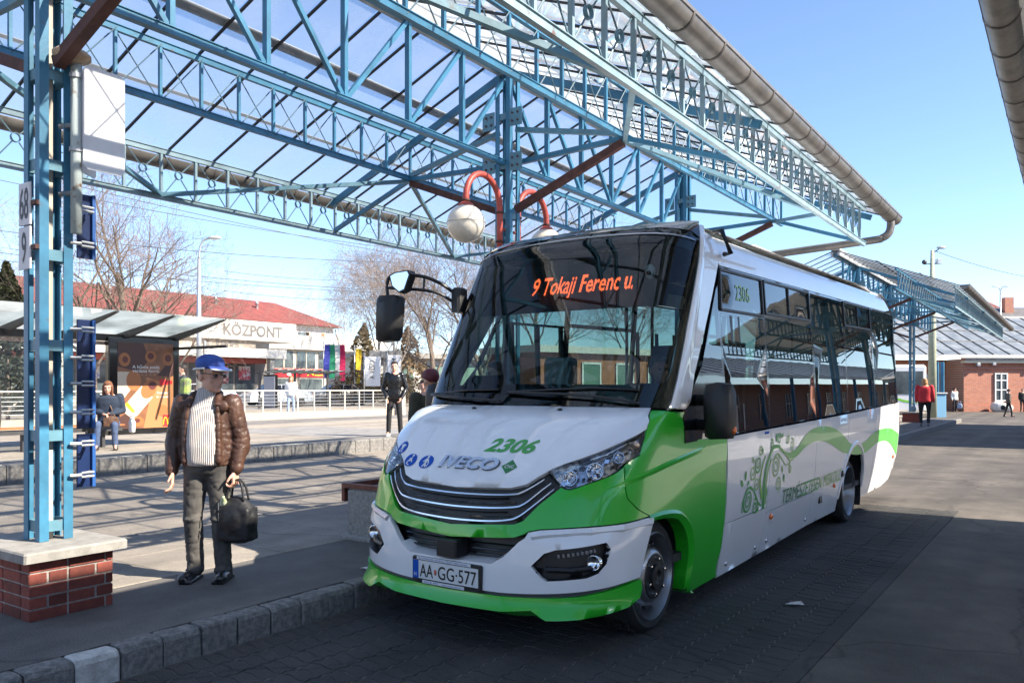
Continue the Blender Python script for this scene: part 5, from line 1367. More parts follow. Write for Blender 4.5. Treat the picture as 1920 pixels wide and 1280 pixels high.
jk = MB(); jk.loft([(0, .0, .885, .165, .118), (0, .0, .90, .185, .130), (0, .012, .95, .205, .135), (0, .012, 1.05, .210, .135), (0, .012, 1.20, .212, .130), (0, .01, 1.32, .212, .120), (0, .015, 1.39, .185, .105), (0, .035, 1.435, .125, .075), (0, .05, 1.455, .085, .055)])
for s in (-1, 1):
    jk.cap((s * .118, -.112, 1.36), (s * .128, -.128, .94), .024, .030, 10)
    a, b, c = ARMS[s]; jk.cap(a, b, .086, .074, 14); jk.cap(b, c, .076, .052, 14); jk.cap(Vector(b).lerp(Vector(c), .84), c, .050, .048, 12); jk.ell((b[0] + s * .006, b[1], b[2] - .05), (.074, .074, .11), 12)
jko = organic(jk, .0095, M_LEATH, 'leather_jacket', man, 3, wr=.0055, wscale=9, wstretch=(.6, .6, 1.5), fold=True)
cl = MB()
for s in (-1, 1):
    L = [(.0, .085, 1.455), (s * .07, .06, 1.465), (s * .10, -.01, 1.455), (s * .105, -.075, 1.41), (s * .125, -.12, 1.355)]
    cl.tube(smooth_line(L, 4), [.02 + .018 * i / 16 for i in range(17)], 8); cl.ell((s * .15, -.105, 1.36), (.055, .03, .05), 10)
organic(cl, .011, M_LEATH, 'collar', jko, 1, wr=.003)
for s in (-1, 1):
    sh_ = MB(); c = LEGS[s][2]; x = c[0] + s * .015
    sh_.cap((x, .03, .045), (x + s * .015, -.14, .04), .045, .042, 12); sh_.ell((x + s * .018, -.155, .04), (.046, .06, .032), 12); sh_.cap((x, .02, .05), (x, .01, .11), .05, .05); sh_.box((x - .043, -.20, .0), (x + .05, .075, .025))
    organic(sh_, .010, mat('black_shoe', (.012, .012, .013), .28, coat=.3), 'shoe', man, 2)
cp = MB(); CC = Pm
cp.ell(CC(0, -.012, .080), (.103, .126, .078), 20, Mm)
cpo = organic(cp, .009, mat('blue_cap', (.03, .06, .26), .75, c2=(.045, .11, .40), vscale=9, bump=.2, bscale=200), 'cap', man, 2)
bl = MB(); vsn = []
for i in range(11):
    t_ = -1.0 + 2.0 * i / 10; vsn.append((CC(.080 * math.sin(t_), .070 * math.cos(t_) + .018, .066), CC(.088 * math.sin(t_), .078 * math.cos(t_) + .078 * math.cos(t_ * 1.1) + .018, .052 - .010 * math.cos(t_))))
for (a, b), (c, d) in zip(vsn, vsn[1:]):
    o_ = Vector((0, 0, -.008)); bl.quad(a, c, d, b); bl.quad(a + o_, b + o_, d + o_, c + o_); bl.quad(b, d, d + o_, b + o_)
bl.build('peak', MATS['blue_cap'], cpo, True)
pb = MB(); pb.tube([CC(.089 * math.sin(t_), .079 * math.cos(t_) + .079 * math.cos(t_ * 1.1) + .018, .050 - .010 * math.cos(t_)) for t_ in np.linspace(-1.02, 1.02, 15)], .0075, 6); pb.tube([CC(.096 * math.cos(t_), -.012 + .116 * math.sin(t_), .045 + .012 * math.sin(t_ * 1)) for t_ in np.linspace(math.pi * .85, math.pi * 2.15, 20)], .008, 6)
pb.build('cap_piping', mat('cap_white', (.72, .73, .75), .7), cpo, True)
hr = MB(); hr.ell(CC(0, -.055, -.005), (.078, .056, .055), 14, Mm); 
for s in (-1, 1): hr.ell(CC(s * .077, .01, .028), (.012, .035, .028), 10, Mm)
organic(hr, .010, mat('grey_brown_hair', (.16, .11, .075), .7, var=.4, vscale=80, bump=.6, bscale=200), 'hair', man, 1, wr=.003, wscale=40)
# his bag
hp = Matrix.Rotation(R(35), 3, 'Z') @ Vector((.24, -.055, 0))
bg = bag('holdall_bag', 'black holdall bag hanging from the hand of the man in the cap', (MX + hp.x + .02, MY + hp.y, .187 + .30), .32, .20, .42, mat('black_nylon', (.012, .012, .014), .55, bump=.3, bscale=40), .16, R(20))
bt = MB(); bt.lathe([(.001, -.06), (.028, -.055), (.030, .02), (.022, .05), (.011, .075), (.011, .09), (.001, .092)], (0, 0, 0), 'z', 14)
bto = bt.build('bottle', mat('bottle_green', (.35, .45, .18), .15, coat=1, c2=(.75, .75, .65), vscale=30), None, True, (MX + hp.x - .06, MY + hp.y - .07, .187 + .60)); bto.rotation_euler = (R(25), R(40), 0)
tag(bto, 'small drinks bottle with pale label stuck in the side of the black holdall', 'bottle')
for zz in (.18, .26): MB().box((-.1, -.105, zz), (-.095, -.095, zz + .06)).build('zip_pull', M_SATIN, bg)
# --- others near and far
V0 = .018
sx, sy = -15.55, 8.55
person('woman in navy fleece and jeans seated on the shelter bench with shoulder bag', (sx, sy, .5), R(55), C(tn='navy_fleece', top=(.018, .03, .055), ln='blue_jeans', legs=(.06, .09, .17), sn='dark_boot', shoes=(.028, .022, .02), boot=.62, hn='auburn', hair=(.16, .065, .03)), 1.68, seated=True, hair='long', build=1.2, voxel=.018, arms={-1: ((-.27, -.05, .76), (-.05, -.30, .70)), 1: ((.27, -.05, .76), (.05, -.30, .70))}, legs=((-.05, .02, 0), (.05, .02, 0)), tilt=-.15)
bw = bag('shoulder_bag', 'brown leather shoulder bag on the lap of the seated woman', (sx + .34, sy - .14, .5 + .44), .30, .14, .26, mat('tan_leather', (.10, .05, .03), .5, var=.2), .05, R(55))
MB().tube([(.05, .1, .2), (-.05, .2, .45), (-.14, .33, .62)], .014, 6).build('strap', MATS['tan_leather'], bw, True)
bag('carrier_bag', 'white plastic carrier bag beside the knee of the seated woman', (sx + .45, sy + .22, .5 + .32), .16, .10, .34, mat('white_plastic_bag', (.78, .78, .80), .4), .08)
gx, gy = -13.72, 14.72
person('young man in black leather jacket and sunglasses with hands in his pockets', (gx, gy, .5), R(38), C(tn='black_leather', top=(.011, .011, .012), tr=.25, ln='black_jeans', legs=(.022, .022, .024), sn='white_trainer', shoes=(.72, .72, .72), hn='dark', hair=(.025, .017, .013)), 1.80, legs=((-.12, 0, 0), (.12, .03, 0)), voxel=.018, arms={-1: ((-.27, .03, 1.12), (-.17, -.11, .90)), 1: ((.27, .03, 1.12), (.17, -.11, .90))}, build=.95)
px_, py_ = -5.75, 6.75
person('passenger in a maroon knitted cap mostly hidden behind the bus mirror', (px_, py_, .187), R(-110), C(tn='olive_coat', top=(.05, .045, .03), ln='dark_trousers', legs=(.03, .03, .03), sn='black', shoes=(.02, .02, .02), hn='maroon', hair=(.11, .015, .025)), 1.66, hair='hat', voxel=.022, build=1.15)
person('passenger whose face shows beside the bus windscreen edge', (-10.1, 11.65, .08), R(30), C(tn='grey_coat', top=(.10, .10, .11), ln='dark_trousers', legs=(.03, .03, .03), sn='black', shoes=(.02, .02, .02), hn='dark', hair=(.025, .017, .013)), 1.72, voxel=.024)
pp, PP_, MM_, kk = person('person with dark sunglasses seen through the bus windscreen', (-5.12, 7.12, .187), R(-40), C(tn='dark_blue_coat', top=(.02, .025, .05), ln='dark_trousers', legs=(.03, .03, .03), sn='black', shoes=(.02, .02, .02), hn='dark', hair=(.025, .017, .013)), 1.74, voxel=.02)
sg_ = MB()
for s in (-1, 1): sg_.ell(PP_(s * .035, .10, .004), (.03, .008, .022), 10, MM_)
sg_.build('sunglasses', MATS['dark_lens'], pp, True)
# the driver, inside the bus
person('bus driver in pale blue shirt at the wheel behind the windscreen', (-2.95, 6.62, .62), -PSI, C(tn='driver_shirt', top=(.32, .42, .58), ln='navy', legs=(.02, .025, .05), sn='black', shoes=(.02, .02, .02), hn='grey', hair=(.2, .19, .18), tname='shirt'), 1.72, seated=True, voxel=.022, look=R(50), arms={-1: ((-.25, -.12, .80), (-.16, -.40, .92)), 1: ((.25, -.12, .80), (.16, -.40, .92))})
person('fair-haired woman in white top and light jeans waiting behind the railing', (-27.4, 23.0, .5), R(40), C(tn='white_top', top=(.72, .72, .72), ln='light_jeans', legs=(.30, .40, .55), sn='tan', shoes=(.45, .22, .08), hn='fair', hair=(.40, .22, .10), tname='top'), 1.66, hair='long', voxel=.03)
person('person with a dark jacket and yellow green backpack behind the shelter glass', tuple(W0(343, 21)) + (.5,), R(-30), C(tn='slate_jacket', top=(.04, .05, .07), ln='dark_trousers', legs=(.03, .03, .03), sn='black', shoes=(.02, .02, .02), hn='dark', hair=(.025, .017, .013)), 1.75, voxel=.026)
w0 = W0(350, 20.8); MB().bevbox((w0[0] - .15, w0[1] - .12, 1.5), (w0[0] + .13, w0[1] + .08, 1.95), .05).build('pack', mat('lime_fabric', (.45, .60, .10), .7, c2=(.08, .09, .12), vscale=6), None)
tag(bpy.data.objects['pack'], 'yellow green and dark backpack worn by the person behind the shelter glass', 'backpack'); bpy.data.objects['pack'].name = 'backpack'
rx, ry = -4.85, 35.6
rw, *_ = person('woman in a red padded vest and dark trousers seen from behind', (rx, ry, .187), R(185), C(tn='red_vest', top=(.52, .03, .04), ln='black_trousers', legs=(.014, .014, .016), sn='grey_trainer', shoes=(.10, .10, .11), hn='fair', hair=(.40, .22, .10), tname='padded_vest'), 1.84, hair='long', voxel=.028, build=1.3)
bag('handbag', 'grey blue handbag at the side of the woman in the red vest', (rx - .40, ry - .05, .75), .22, .12, .26, mat('grey_blue_bag', (.18, .24, .28), .5), .12)
FAR = [(1790, 772, 'stout person in white jacket carrying a blue bag by the grille door', (.75, .75, .72), (.02, .02, .025), 'short', 1.66, 20, 1.25), (1808, 770, 'slim person in dark top and jeans standing in the shaded doorway', (.02, .02, .025), (.08, .12, .25), 'short', 1.75, 60, .9),
       (1858, 771, 'person in a grey striped jacket standing against the sunlit brick wall', (.12, .11, .11), (.02, .02, .02), 'hat', 1.72, 30, 1.1), (1882, 769, 'person in a black coat standing before the tall window', (.015, .015, .018), (.02, .02, .02), 'hat', 1.74, -40, 1.1), (1891, 781, 'bent elderly walker in a brown grey coat crossing the road', (.10, .085, .07), (.02, .02, .022), 'hat', 1.58, 75, 1.1), (1917, 772, 'dark dressed person at the right edge beside a green crate', (.02, .02, .022), (.02, .02, .02), 'short', 1.60, 0, 1.1)]
def ground_at(px, py, z):
    d = (CAM_H - z) * 1520 / (py - 727); xc = (px - 960) / 1520 * d
    return (xc * math.cos(TH) - d * math.sin(TH), xc * math.sin(TH) + d * math.cos(TH), z)
for i, (px, py, lab, tc_, lc, hr_, hh, rot, bb) in enumerate(FAR):
    g_ = ground_at(px, py, .0); person(lab, g_, R(rot) + TH, C(tn='far%d' % i, top=tc_, ln='farl%d' % i, legs=lc, sn='black', shoes=(.02, .02, .02), hn='grey' if i % 2 else 'dark', hair=(.2, .19, .18) if i % 2 else (.025, .017, .013)), hh, voxel=.034, hair=hr_, build=bb, legs=((-.10, -.16, 0), (.10, .2, 0)) if i == 4 else ((-.1, 0, 0), (.1, 0, 0)))
g_ = ground_at(1800, 772, 0); bag('shopping_bag', 'pale blue shopping bag held by the person in the white jacket', (g_[0], g_[1] - .2, .25), .35, .16, .42, mat('pale_blue_bag', (.35, .45, .60), .5), .2)
g_ = ground_at(1816, 770, 0); bag('red_bag', 'red bag standing by the wall corner behind the doorway person', (g_[0], g_[1], .0), .45, .3, .6, mat('red_bag', (.5, .04, .06), .5), .1)
g_ = ground_at(1881, 774, 0); bag('carry_bag', 'dark bag carried by the elderly walker', (g_[0], g_[1], .2), .3, .16, .4, mat('black_nylon', (0, 0, 0)), .2)
# --- things on the platform
pl_ = thing('concrete_bench_block', 'pebbled concrete block with brown wooden edge between the man and the bus', 'concrete block', (-5.62, 5.98, .187))
MB().bevbox((-.36, -.26, 0), (.36, .26, .50), .02).build('block', mat('exposed_aggregate', (.36, .345, .32), .9, c2=(.22, .21, .19), vscale=45, bump=.8, bscale=60), pl_)
MB().bevbox((-.42, -.30, -.001), (.42, .30, .045), .02).build('foot', MATS['exposed_aggregate'], pl_)
wd = MB(); wd.box((-.42, -.27, .505), (-.36, .27, .55)); wd.box((-.42, -.27, .37), (-.38, .27, .505)); wd.box((-.36, -.27, .505), (.30, -.21, .55)); wd.build('timber_edge', mat('dark_red_timber', (.16, .045, .025), .6, var=.3, vscale=14), pl_)
jb = MB(); jb.ell((-5.45, 5.9, .187 + .58), (.18, .16, .07), 14); jb.ell((-5.33, 5.98, .187 + .60), (.14, .12, .08), 12)
jo = organic(jb, .014, mat('navy_cloth', (.015, .017, .03), .85), 'folded_jacket', None, 2, wr=.016, wscale=9); tag(jo, 'crumpled navy jacket lying on top of the concrete block', 'jacket')
def litter(nm, lab, px, py, z, s, rz, m):
    p = ground_at(px, py, z); mb = MB(); mb.add([(-s, 0, .004), (s * .9, -.3 * s, .006), (s * .8, .55 * s, .02), (-.2 * s, .5 * s, .012)], [(0, 1, 2, 3)]); mb.add([(-s, 0, .003), (s * .9, -.3 * s, .005), (s * .1, -.62 * s, .016)], [(0, 1, 2)])
    o = mb.build(nm, m, None, False, p); o.rotation_euler = (0, 0, rz); return tag(o, lab, 'litter')
litter('paper_scrap', 'crumpled white and red paper scrap on the dark road right of the bus', 1490, 1133, .015, .075, R(30), mat('litter_white', (.68, .66, .66), .7, c2=(.55, .10, .12), vscale=22, blo=.55, bhi=.6))
litter('paper_wrapper', 'tiny red and white wrapper on the platform left of the bus lip', 683, 1066, .19, .045, R(10), MATS['litter_white'])
# --- lamps on the second column
def globe_lamp(sg, label):
    y0 = 2.80 + BAY; t = thing('globe_lamp', label, 'lamp', (XC + .02, y0 + sg * .20, 3.3), 0, 'globe lamps on the column')
    pts = [(0, 0, 0), (0, 0, .42), (0, 0, .60)] + [(0, sg * (.34 - .34 * math.cos(a)), .62 + .34 * math.sin(a)) for a in np.linspace(0, math.pi, 13)] + [(0, sg * .68, .56)]
    MB().tube(pts, .038, 12).build('arm', M_RED, t, True)
    for p in ((0, 0, .20), (0, 0, .56), (0, sg * .68, .585)): MB().lathe([(.038, -.016), (.05, -.012), (.05, .012), (.038, .016)], p, 'z', 14).build('collar', M_RUST, t, True)
    MB().lathe([(.05, .0), (.09, -.03), (.10, -.05)], (0, sg * .68, .565), 'z', 18).build('cap', M_RED, t, True)
    gb = MB(); gb.ell((0, sg * .68, .31), (.225, .225, .225), 28); go = gb.build('globe', M_GLOBE, t, True)
    MB().tube([(.226 * math.cos(a), sg * .68 + .226 * math.sin(a), .32) for a in np.linspace(0, 2 * math.pi, 33)[:-1]], .0035, 5, closed=True).build('globe_seam', mat('seam_tan', (.5, .42, .32), .5), go)
    for z in (.10, .36): MB().tube([(0, 0, z), (0, -sg * .10, z)], .018, 8).build('bracket', M_RED, t)
    return t
globe_lamp(-1, 'milky globe lamp on red swan-neck arm left of the middle column'); globe_lamp(1, 'milky globe lamp right of the middle column, half behind the bus roof')
# --- signs on the first column
ns = thing('route_sign', 'white route number plates reading 68 and 9 clamped to the near column', 'sign', (XC, 2.80, 0))
for (z0, z1, tx, w_) in ((2.80, 3.09, '68', .17), (2.50, 2.79, '9', .09)):
    p = MB().bevbox((-.105, -.150, z0), (.060, -.135, z1), .006).build('number_plate', mat('sign_lilac_white', (.62, .60, .63), .5), ns)
    mb = MB(); text_on(mb, tx, (-.022, -.152, z0 + .045), (1, 0, 0), (0, 0, 1), (z1 - z0) * 1.02, w_ * .72, .012, center=True); mb.build('numeral', M_INK, p)
    MB().box((.05, -.145, (z0 + z1) / 2 - .015), (.125, -.118, (z0 + z1) / 2 + .015)).build('clamp', M_RUST, ns)
bp_ = thing('timetable_board', 'tall dark blue board clamped edge-on beside the near column', 'board', (XC, 2.80, 0))
for z0, z1 in ((.98, 1.36), (1.40, 2.18), (2.62, 3.08)):
    q_ = MB().bevbox((.0, .19, z0), (.02, .305, z1), .004); q_.build('panel', mat('dark_blue_enamel', (.008, .022, .085), .35, var=.15), bp_)
    MB().box((.02, .285, z0), (.045, .308, z1)).build('edge_rail', mat('bright_blue_edge', (.02, .09, .30), .4), bp_)
for z in (1.08, 1.30, 1.52, 1.72, 1.90, 2.10, 2.70, 2.95):
    b_ = MB(); b_.tube([(.135, .08, z), (.15, .15, z)], .012, 6); b_.tube([(.15, .15, z + .014), (.14, .24, z + .014), (.06, .25, z + .014)], .009, 6); b_.tube([(.15, .15, z - .014), (.14, .24, z - .014), (.06, .25, z - .014)], .009, 6); b_.build('clamp', M_STEEL, bp_)
sp = thing('back_to_back_sign', 'pair of blank white sign plates on a rusty pipe bracketed to the near column', 'sign', (XC + .18, 2.90, 0))
MB().tube([(0, 0, 2.76), (0, 0, 3.96)], .036, 14).build('pipe', mat('peeling_pale_blue', (.42, .48, .48), .6, c2=(.18, .09, .05), vscale=9, blo=.58, bhi=.68), sp, True)
MB().ell((0, -.03, 3.98), (.11, .13, .055), 14).build('rusty_cap', mat('dirty_cream', (.55, .46, .35), .6, c2=(.30, .17, .08), vscale=9), sp, True)
for z in (3.04, 3.51): MB().tube([(0, 0, z), (-.12, -.05, z - .0)], .02, 8).build('bracket', mat('bracket_grey', (.20, .22, .24), .5), sp)
for s, off in ((1, .0), (-1, .0)):
    pts = [(0, 3.24), (0, 3.90), (.03, 3.93), (.27, 3.93), (.30, 3.90), (.30, 3.24), (.27, 3.21), (.03, 3.21)]
    fx = (lambda p, o_: (.045 + o_, .02 + p[0], p[1])) if s > 0 else (lambda p, o_: (-.05 - p[0] * .45, .05 + p[0] * .6 + o_, p[1]))
    mb = MB(); mb.prism(pts, lambda p: fx(p, 0), lambda p: fx(p, .008)); pq = mb.build('sign_plate', mat('sign_back_white', (.70, .70, .73), .5, var=.04), sp, fix=True)
for z in (3.34, 3.85): MB().lathe([(.036, -.015), (.046, -.015), (.046, .015), (.036, .015)], (0, 0, z), 'z', 12).build('band', M_STEEL, sp)
# ---------------------------------------------------------------- surroundings
def W(px, py, d):
    """world point seen at a picture position, at a known distance in metres"""
    xc = (px - 960) / 1520 * d
    return Vector((xc * math.cos(TH) - d * math.sin(TH), xc * math.sin(TH) + d * math.cos(TH), CAM_H + (727 - py) / 1520 * d))
M_GREENGL = glassmat('green_shelter_glass', (.62, .78, .74), ior=1.5, dirt=.55, dirtc=(.70, .80, .79))
M_CLEAR = glassmat('clear_shelter_glass', (.86, .90, .89), ior=1.5, dirt=.06, dirtc=(.6, .6, .6))
M_ORANGEWOOD = mat('orange_bench_wood', (.42, .13, .04), .5, var=.2, vscale=12)
def flat(mb, o, ex, ez, pts): mb.add([Vector(o) + Vector(ex) * a + Vector(ez) * b for a, b in pts], [tuple(range(len(pts)))])
def flatm(c, name): return mat('print_' + name, c, .35)
# --- near shelter on the far platform
XB, XT = -16.4, -14.6
shl = thing('bus_shelter', 'glass roofed bus shelter with lit-up food poster behind the seated woman', 'shelter', (XB, 7, .5))
ys = [3.54, 4.70, 5.86, 7.02, 8.18, 9.33, 10.49]
rz = lambda x: 2.36 + (x - 0) / 1.8 * .26
for a, b in zip(ys, ys[1:]):
    mb = MB(); mb.add([(-.25, a - 7 + .02, rz(-.25)), (1.85, a - 7 + .02, rz(1.85)), (1.85, b - 7 - .02, rz(1.85)), (-.25, b - 7 - .02, rz(-.25))], [(0, 1, 2, 3)]); mb.build('roof_pane', M_GREENGL, shl)
for a in ys:
    mb = MB(); mb.prism([(-.3, rz(-.3) - .03), (.1, rz(.1) - .16), (.9, rz(.9) - .11), (1.84, rz(1.84) - .03), (1.84, rz(1.84) - .005), (-.3, rz(-.3) - .005)], lambda p: (p[0], a - 7 - .03, p[1]), lambda p: (p[0], a - 7 + .03, p[1])); mb.build('roof_rib', M_DGREY, shl)
MB().box((-.06, ys[0] - 7.1, 2.16), (.06, ys[-1] - 6.9, 2.30)).build('back_beam', M_DGREY, shl)
MB().box((-.02, ys[0] - 7.1, 2.07), (.0, ys[-1] - 6.95, 2.15)).build('patterned_fascia', mat('fascia_pattern', (.42, .30, .26), .6, c2=(.75, .68, .64), vscale=24, blo=.45, bhi=.55), shl)
for a in (3.6, 5.9, 8.62, 10.5): MB().box((-.05, a - 7.06, 0), (.06, a - 6.94, 2.2)).build('post', M_DGREY, shl)
for a, b in ((3.7, 5.8), (6.0, 8.5)): MB().add([(.0, a - 7, .35), (.0, b - 7, .35), (.0, b - 7, 2.05), (.0, a - 7, 2.05)], [(0, 1, 2, 3)]).build('back_pane', M_CLEAR, shl)
MB().add([(.05, 3.5, .3), (1.1, 3.5, .3), (1.1, 3.5, 2.1), (.05, 3.5, 2.1)], [(0, 1, 2, 3)]).build('side_pane', M_CLEAR, shl)
MB().tube([(1.12, 3.5, 0), (1.12, 3.5, 2.2)], .03, 8).build('side_post', M_STEEL, shl)
MB().tube([(.0, 3.52, .95), (1.6, 3.52, .95)], .022, 8).build('side_rail', M_STEEL, shl)
MB().box((-.1, 3.4, 2.02), (2.0, 3.44, 2.08)).build('side_arm', M_DGREY, shl)
be = MB()
for k in range(4): be.box((.18 + k * .10, -1.8, .43), (.26 + k * .10, 2.05, .46))
be.build('bench_slats', M_ORANGEWOOD, shl)
MB().box((.15, -1.8, .33), (.56, 2.0, .40)).build('bench_frame', M_DGREY, shl)
for y in (-1.5, .2, 1.7): MB().box((.3, y - .03, 0), (.4, y + .03, .35)).build('bench_leg', M_DGREY, shl)
ob = thing('advert_case', 'black framed poster case with roll pastries advert beside the seated woman', 'advert', (XB + .10, 9.73, .5))
MB().bevbox((-.09, -.80, .22), (.07, .80, 2.24), .02).build('case', M_BBLACK, ob)
OX, EX, EZ = Vector((.074, -.62, .34)), Vector((0, 1, 0)), Vector((0, 0, 1)); PW, PH = 1.26, 1.80
def art(name, m, polys, lift=.001):
    for p in polys: mb = MB(); flat(mb, OX + Vector((lift, 0, 0)), EX * PW, EZ * PH, p); mb.build(name, m, pst)
pst = MB().quad(OX, OX + EX * PW, OX + EX * PW + EZ * PH, OX + EZ * PH).build('poster', mat('print_brown', (.17, .075, .04), .3, c2=(.28, .12, .06), vscale=3), ob)
E_ = lambda cx, cy, rx, ry, n=18, a0=0, rot=0: [(cx + rx * math.cos(t) * math.cos(rot) - ry * math.sin(t) * math.sin(rot) * .7, cy + rx * math.cos(t) * math.sin(rot) / 1.43 + ry * math.sin(t) * math.cos(rot)) for t in np.linspace(a0, a0 + 2 * math.pi, n + 1)[:-1]]
art('poster_print', flatm((.075, .035, .028), 'dark'), [[(0, .72), (.35, .66), (.55, .80), (.45, 1), (0, 1)], [(.7, .62), (1, .60), (1, .80), (.85, .74)], [(0, .0), (.3, .0), (.42, .12), (.2, .2), (0, .12)]])
art('poster_print', flatm((.45, .20, .085), 'orange'), [[(.45, .0), (1, .0), (1, .62), (.75, .55), (.5, .6), (.55, .3)]], .0015)
art('poster_print', flatm((.55, .46, .36), 'cream'), [[(0, .38), (0, .66), (.2, .66), (.30, .52), (.12, .36)], [(.05, .22), (.28, .10), (.62, .36), (.42, .50)]], .002)
art('poster_print', flatm((.36, .14, .05), 'crust'), [E_(.28, .56, .13, .12), E_(.55, .46, .17, .11, rot=.6), E_(.34, .08, .12, .06), E_(.80, .20, .10, .07), E_(.12, .80, .10, .08), E_(.58, .84, .10, .07), E_(.90, .82, .10, .08)], .0025)
art('poster_print', flatm((.12, .035, .03), 'filling'), [E_(.61, .50, .07, .05), E_(.34, .09, .05, .025), E_(.58, .85, .06, .04), E_(.90, .83, .06, .045), E_(.13, .80, .05, .04)], .003)
art('poster_print', flatm((.82, .55, .03), 'gold'), [[(.12, .28), (.17, .31), (.30, .20), (.26, .18)]], .003)
art('poster_print', flatm((.60, .03, .035), 'red'), [[(.80, .01), (.98, .01), (.98, .15), (.80, .15)], [(.74, .50), (.98, .52), (.98, .56), (.74, .58)]], .003)
mb = MB()
for s, L in (('A hűvös esték', .70), ('varázsa forró.', .655), ): text_on(mb, s, OX + EX * PW * .5 + EZ * PH * L + Vector((.004, 0, 0)), EX, EZ, .10, .62, .006, center=True)
text_on(mb, '· · · · ·', OX + EX * PW * .5 + EZ * PH * .615 + Vector((.004, 0, 0)), EX, EZ, .07, .4, center=True)
text_on(mb, 'Próbáld', OX + EX * PW * .80 + EZ * PH * .40 + Vector((.004, 0, 0)), EX, EZ, .07, .26, center=True); text_on(mb, 'ki most!', OX + EX * PW * .80 + EZ * PH * .355 + Vector((.004, 0, 0)), EX, EZ, .07, .28, center=True)
mb.build('poster_lettering', M_PLATE, pst)
mb = MB()
for c in (.85, .93):
    a = OX + Vector((.005, 0, 0)); pts = [a + EX * PW * (c + .038 * math.cos(t)) + EZ * PH * (.03 + .09 * math.sin(t)) for t in np.linspace(0, math.pi, 11)]
    mb.tube(pts, .010, 5)
mb.build('arches_logo', flatm((.85, .60, .03), 'gold2'), pst)
litb = thing('litter_bin', 'dark oval litter bin on a post at the left edge beyond the near column', 'bin', (-15.9, 6.55, .5)); MB().lathe([(.02, .25), (.16, .27), (.20, .6), (.20, .95), (.17, 1.1), (.02, 1.12)], (0, 0, 0), 'z', 16).build('drum', M_DGREY, litb, True); MB().box((-.03, -.03, 0), (.03, .03, .3)).build('post', M_DGREY, litb)
# --- railing on its low wall
rl = thing('railing', 'pale metal railing of horizontal bars on a low cream wall', 'railing', (-24.7, 0, .5))
MB().box((-.14, 2, 0), (.14, 26.4, .28)).build('low_wall', mat('cream_wall', (.55, .45, .33), .9, c2=(.42, .35, .27), vscale=2), rl)
bar = MB().tube([(0, 2, 0), (0, 26.3, 0)], .014, 6).mesh('rail_bar', M_STEEL, True)
for k in range(5): put('rail_bar', bar, rl, (0, 0, .42 + k * .125))
put('handrail', MB().tube([(0, 2, 0), (0, 26.3, 0)], .028, 8).mesh('handrail', mat('cream_handrail', (.62, .58, .50), .5), True), rl, (0, 0, 1.08))
pm_ = boxmesh('post', .045, .045, .84, mat('cream_handrail', (0, 0, 0)))
y = 2.2
while y < 26.4: put('post', pm_, rl, (0, y, .26)); y += .82
gp = thing('gate_post', 'grey concrete post at the right end of the railing beside the young man', 'post', (-24.5, 26.6, .5)); MB().bevbox((-.2, -.2, 0), (.2, .2, 1.55), .02).build('shaft', M_CONC, gp); MB().bevbox((-.23, -.23, 1.55), (.23, .23, 1.62), .02).build('cap', M_CONC, gp)
# --- second shelter, pillars, cars beyond the railing
s2 = thing('bus_shelter', 'small distant shelter with striped green glass roof behind the railing', 'shelter', (-36.6, 31.6, .5), R(0))
for k in range(9): MB().bar((-.9, -2.6 + k * .62, 2.02), (1.0, -2.6 + k * .62, 2.18), .05, .06).build('roof_rib', M_DGREY, s2)
for k in range(8): MB().add([(-.9, -2.57 + k * .62, 2.05), (1.0, -2.57 + k * .62, 2.21), (1.0, -2.0 + k * .62, 2.21), (-.9, -2.0 + k * .62, 2.05)], [(0, 1, 2, 3)]).build('roof_pane', M_GREENGL, s2)
for y in (-2.5, 0, 2.5): MB().box((-.75, y - .05, 0), (-.65, y + .05, 2.05)).build('post', M_DGREY, s2)
MB().box((-.2, -2.62, .05), (.85, -2.5, 1.92)).build('advert_frame', M_BBLACK, s2); MB().box((-.13, -2.66, .15), (.78, -2.63, 1.82)).build('grey_panel', mat('blue_grey_panel', (.27, .30, .36), .5), s2)
for a, b in ((-2.4, -.1), (.1, 2.4)): MB().add([(-.7, a, .3), (-.7, b, .3), (-.7, b, 1.9), (-.7, a, 1.9)], [(0, 1, 2, 3)]).build('back_pane', M_CLEAR, s2)
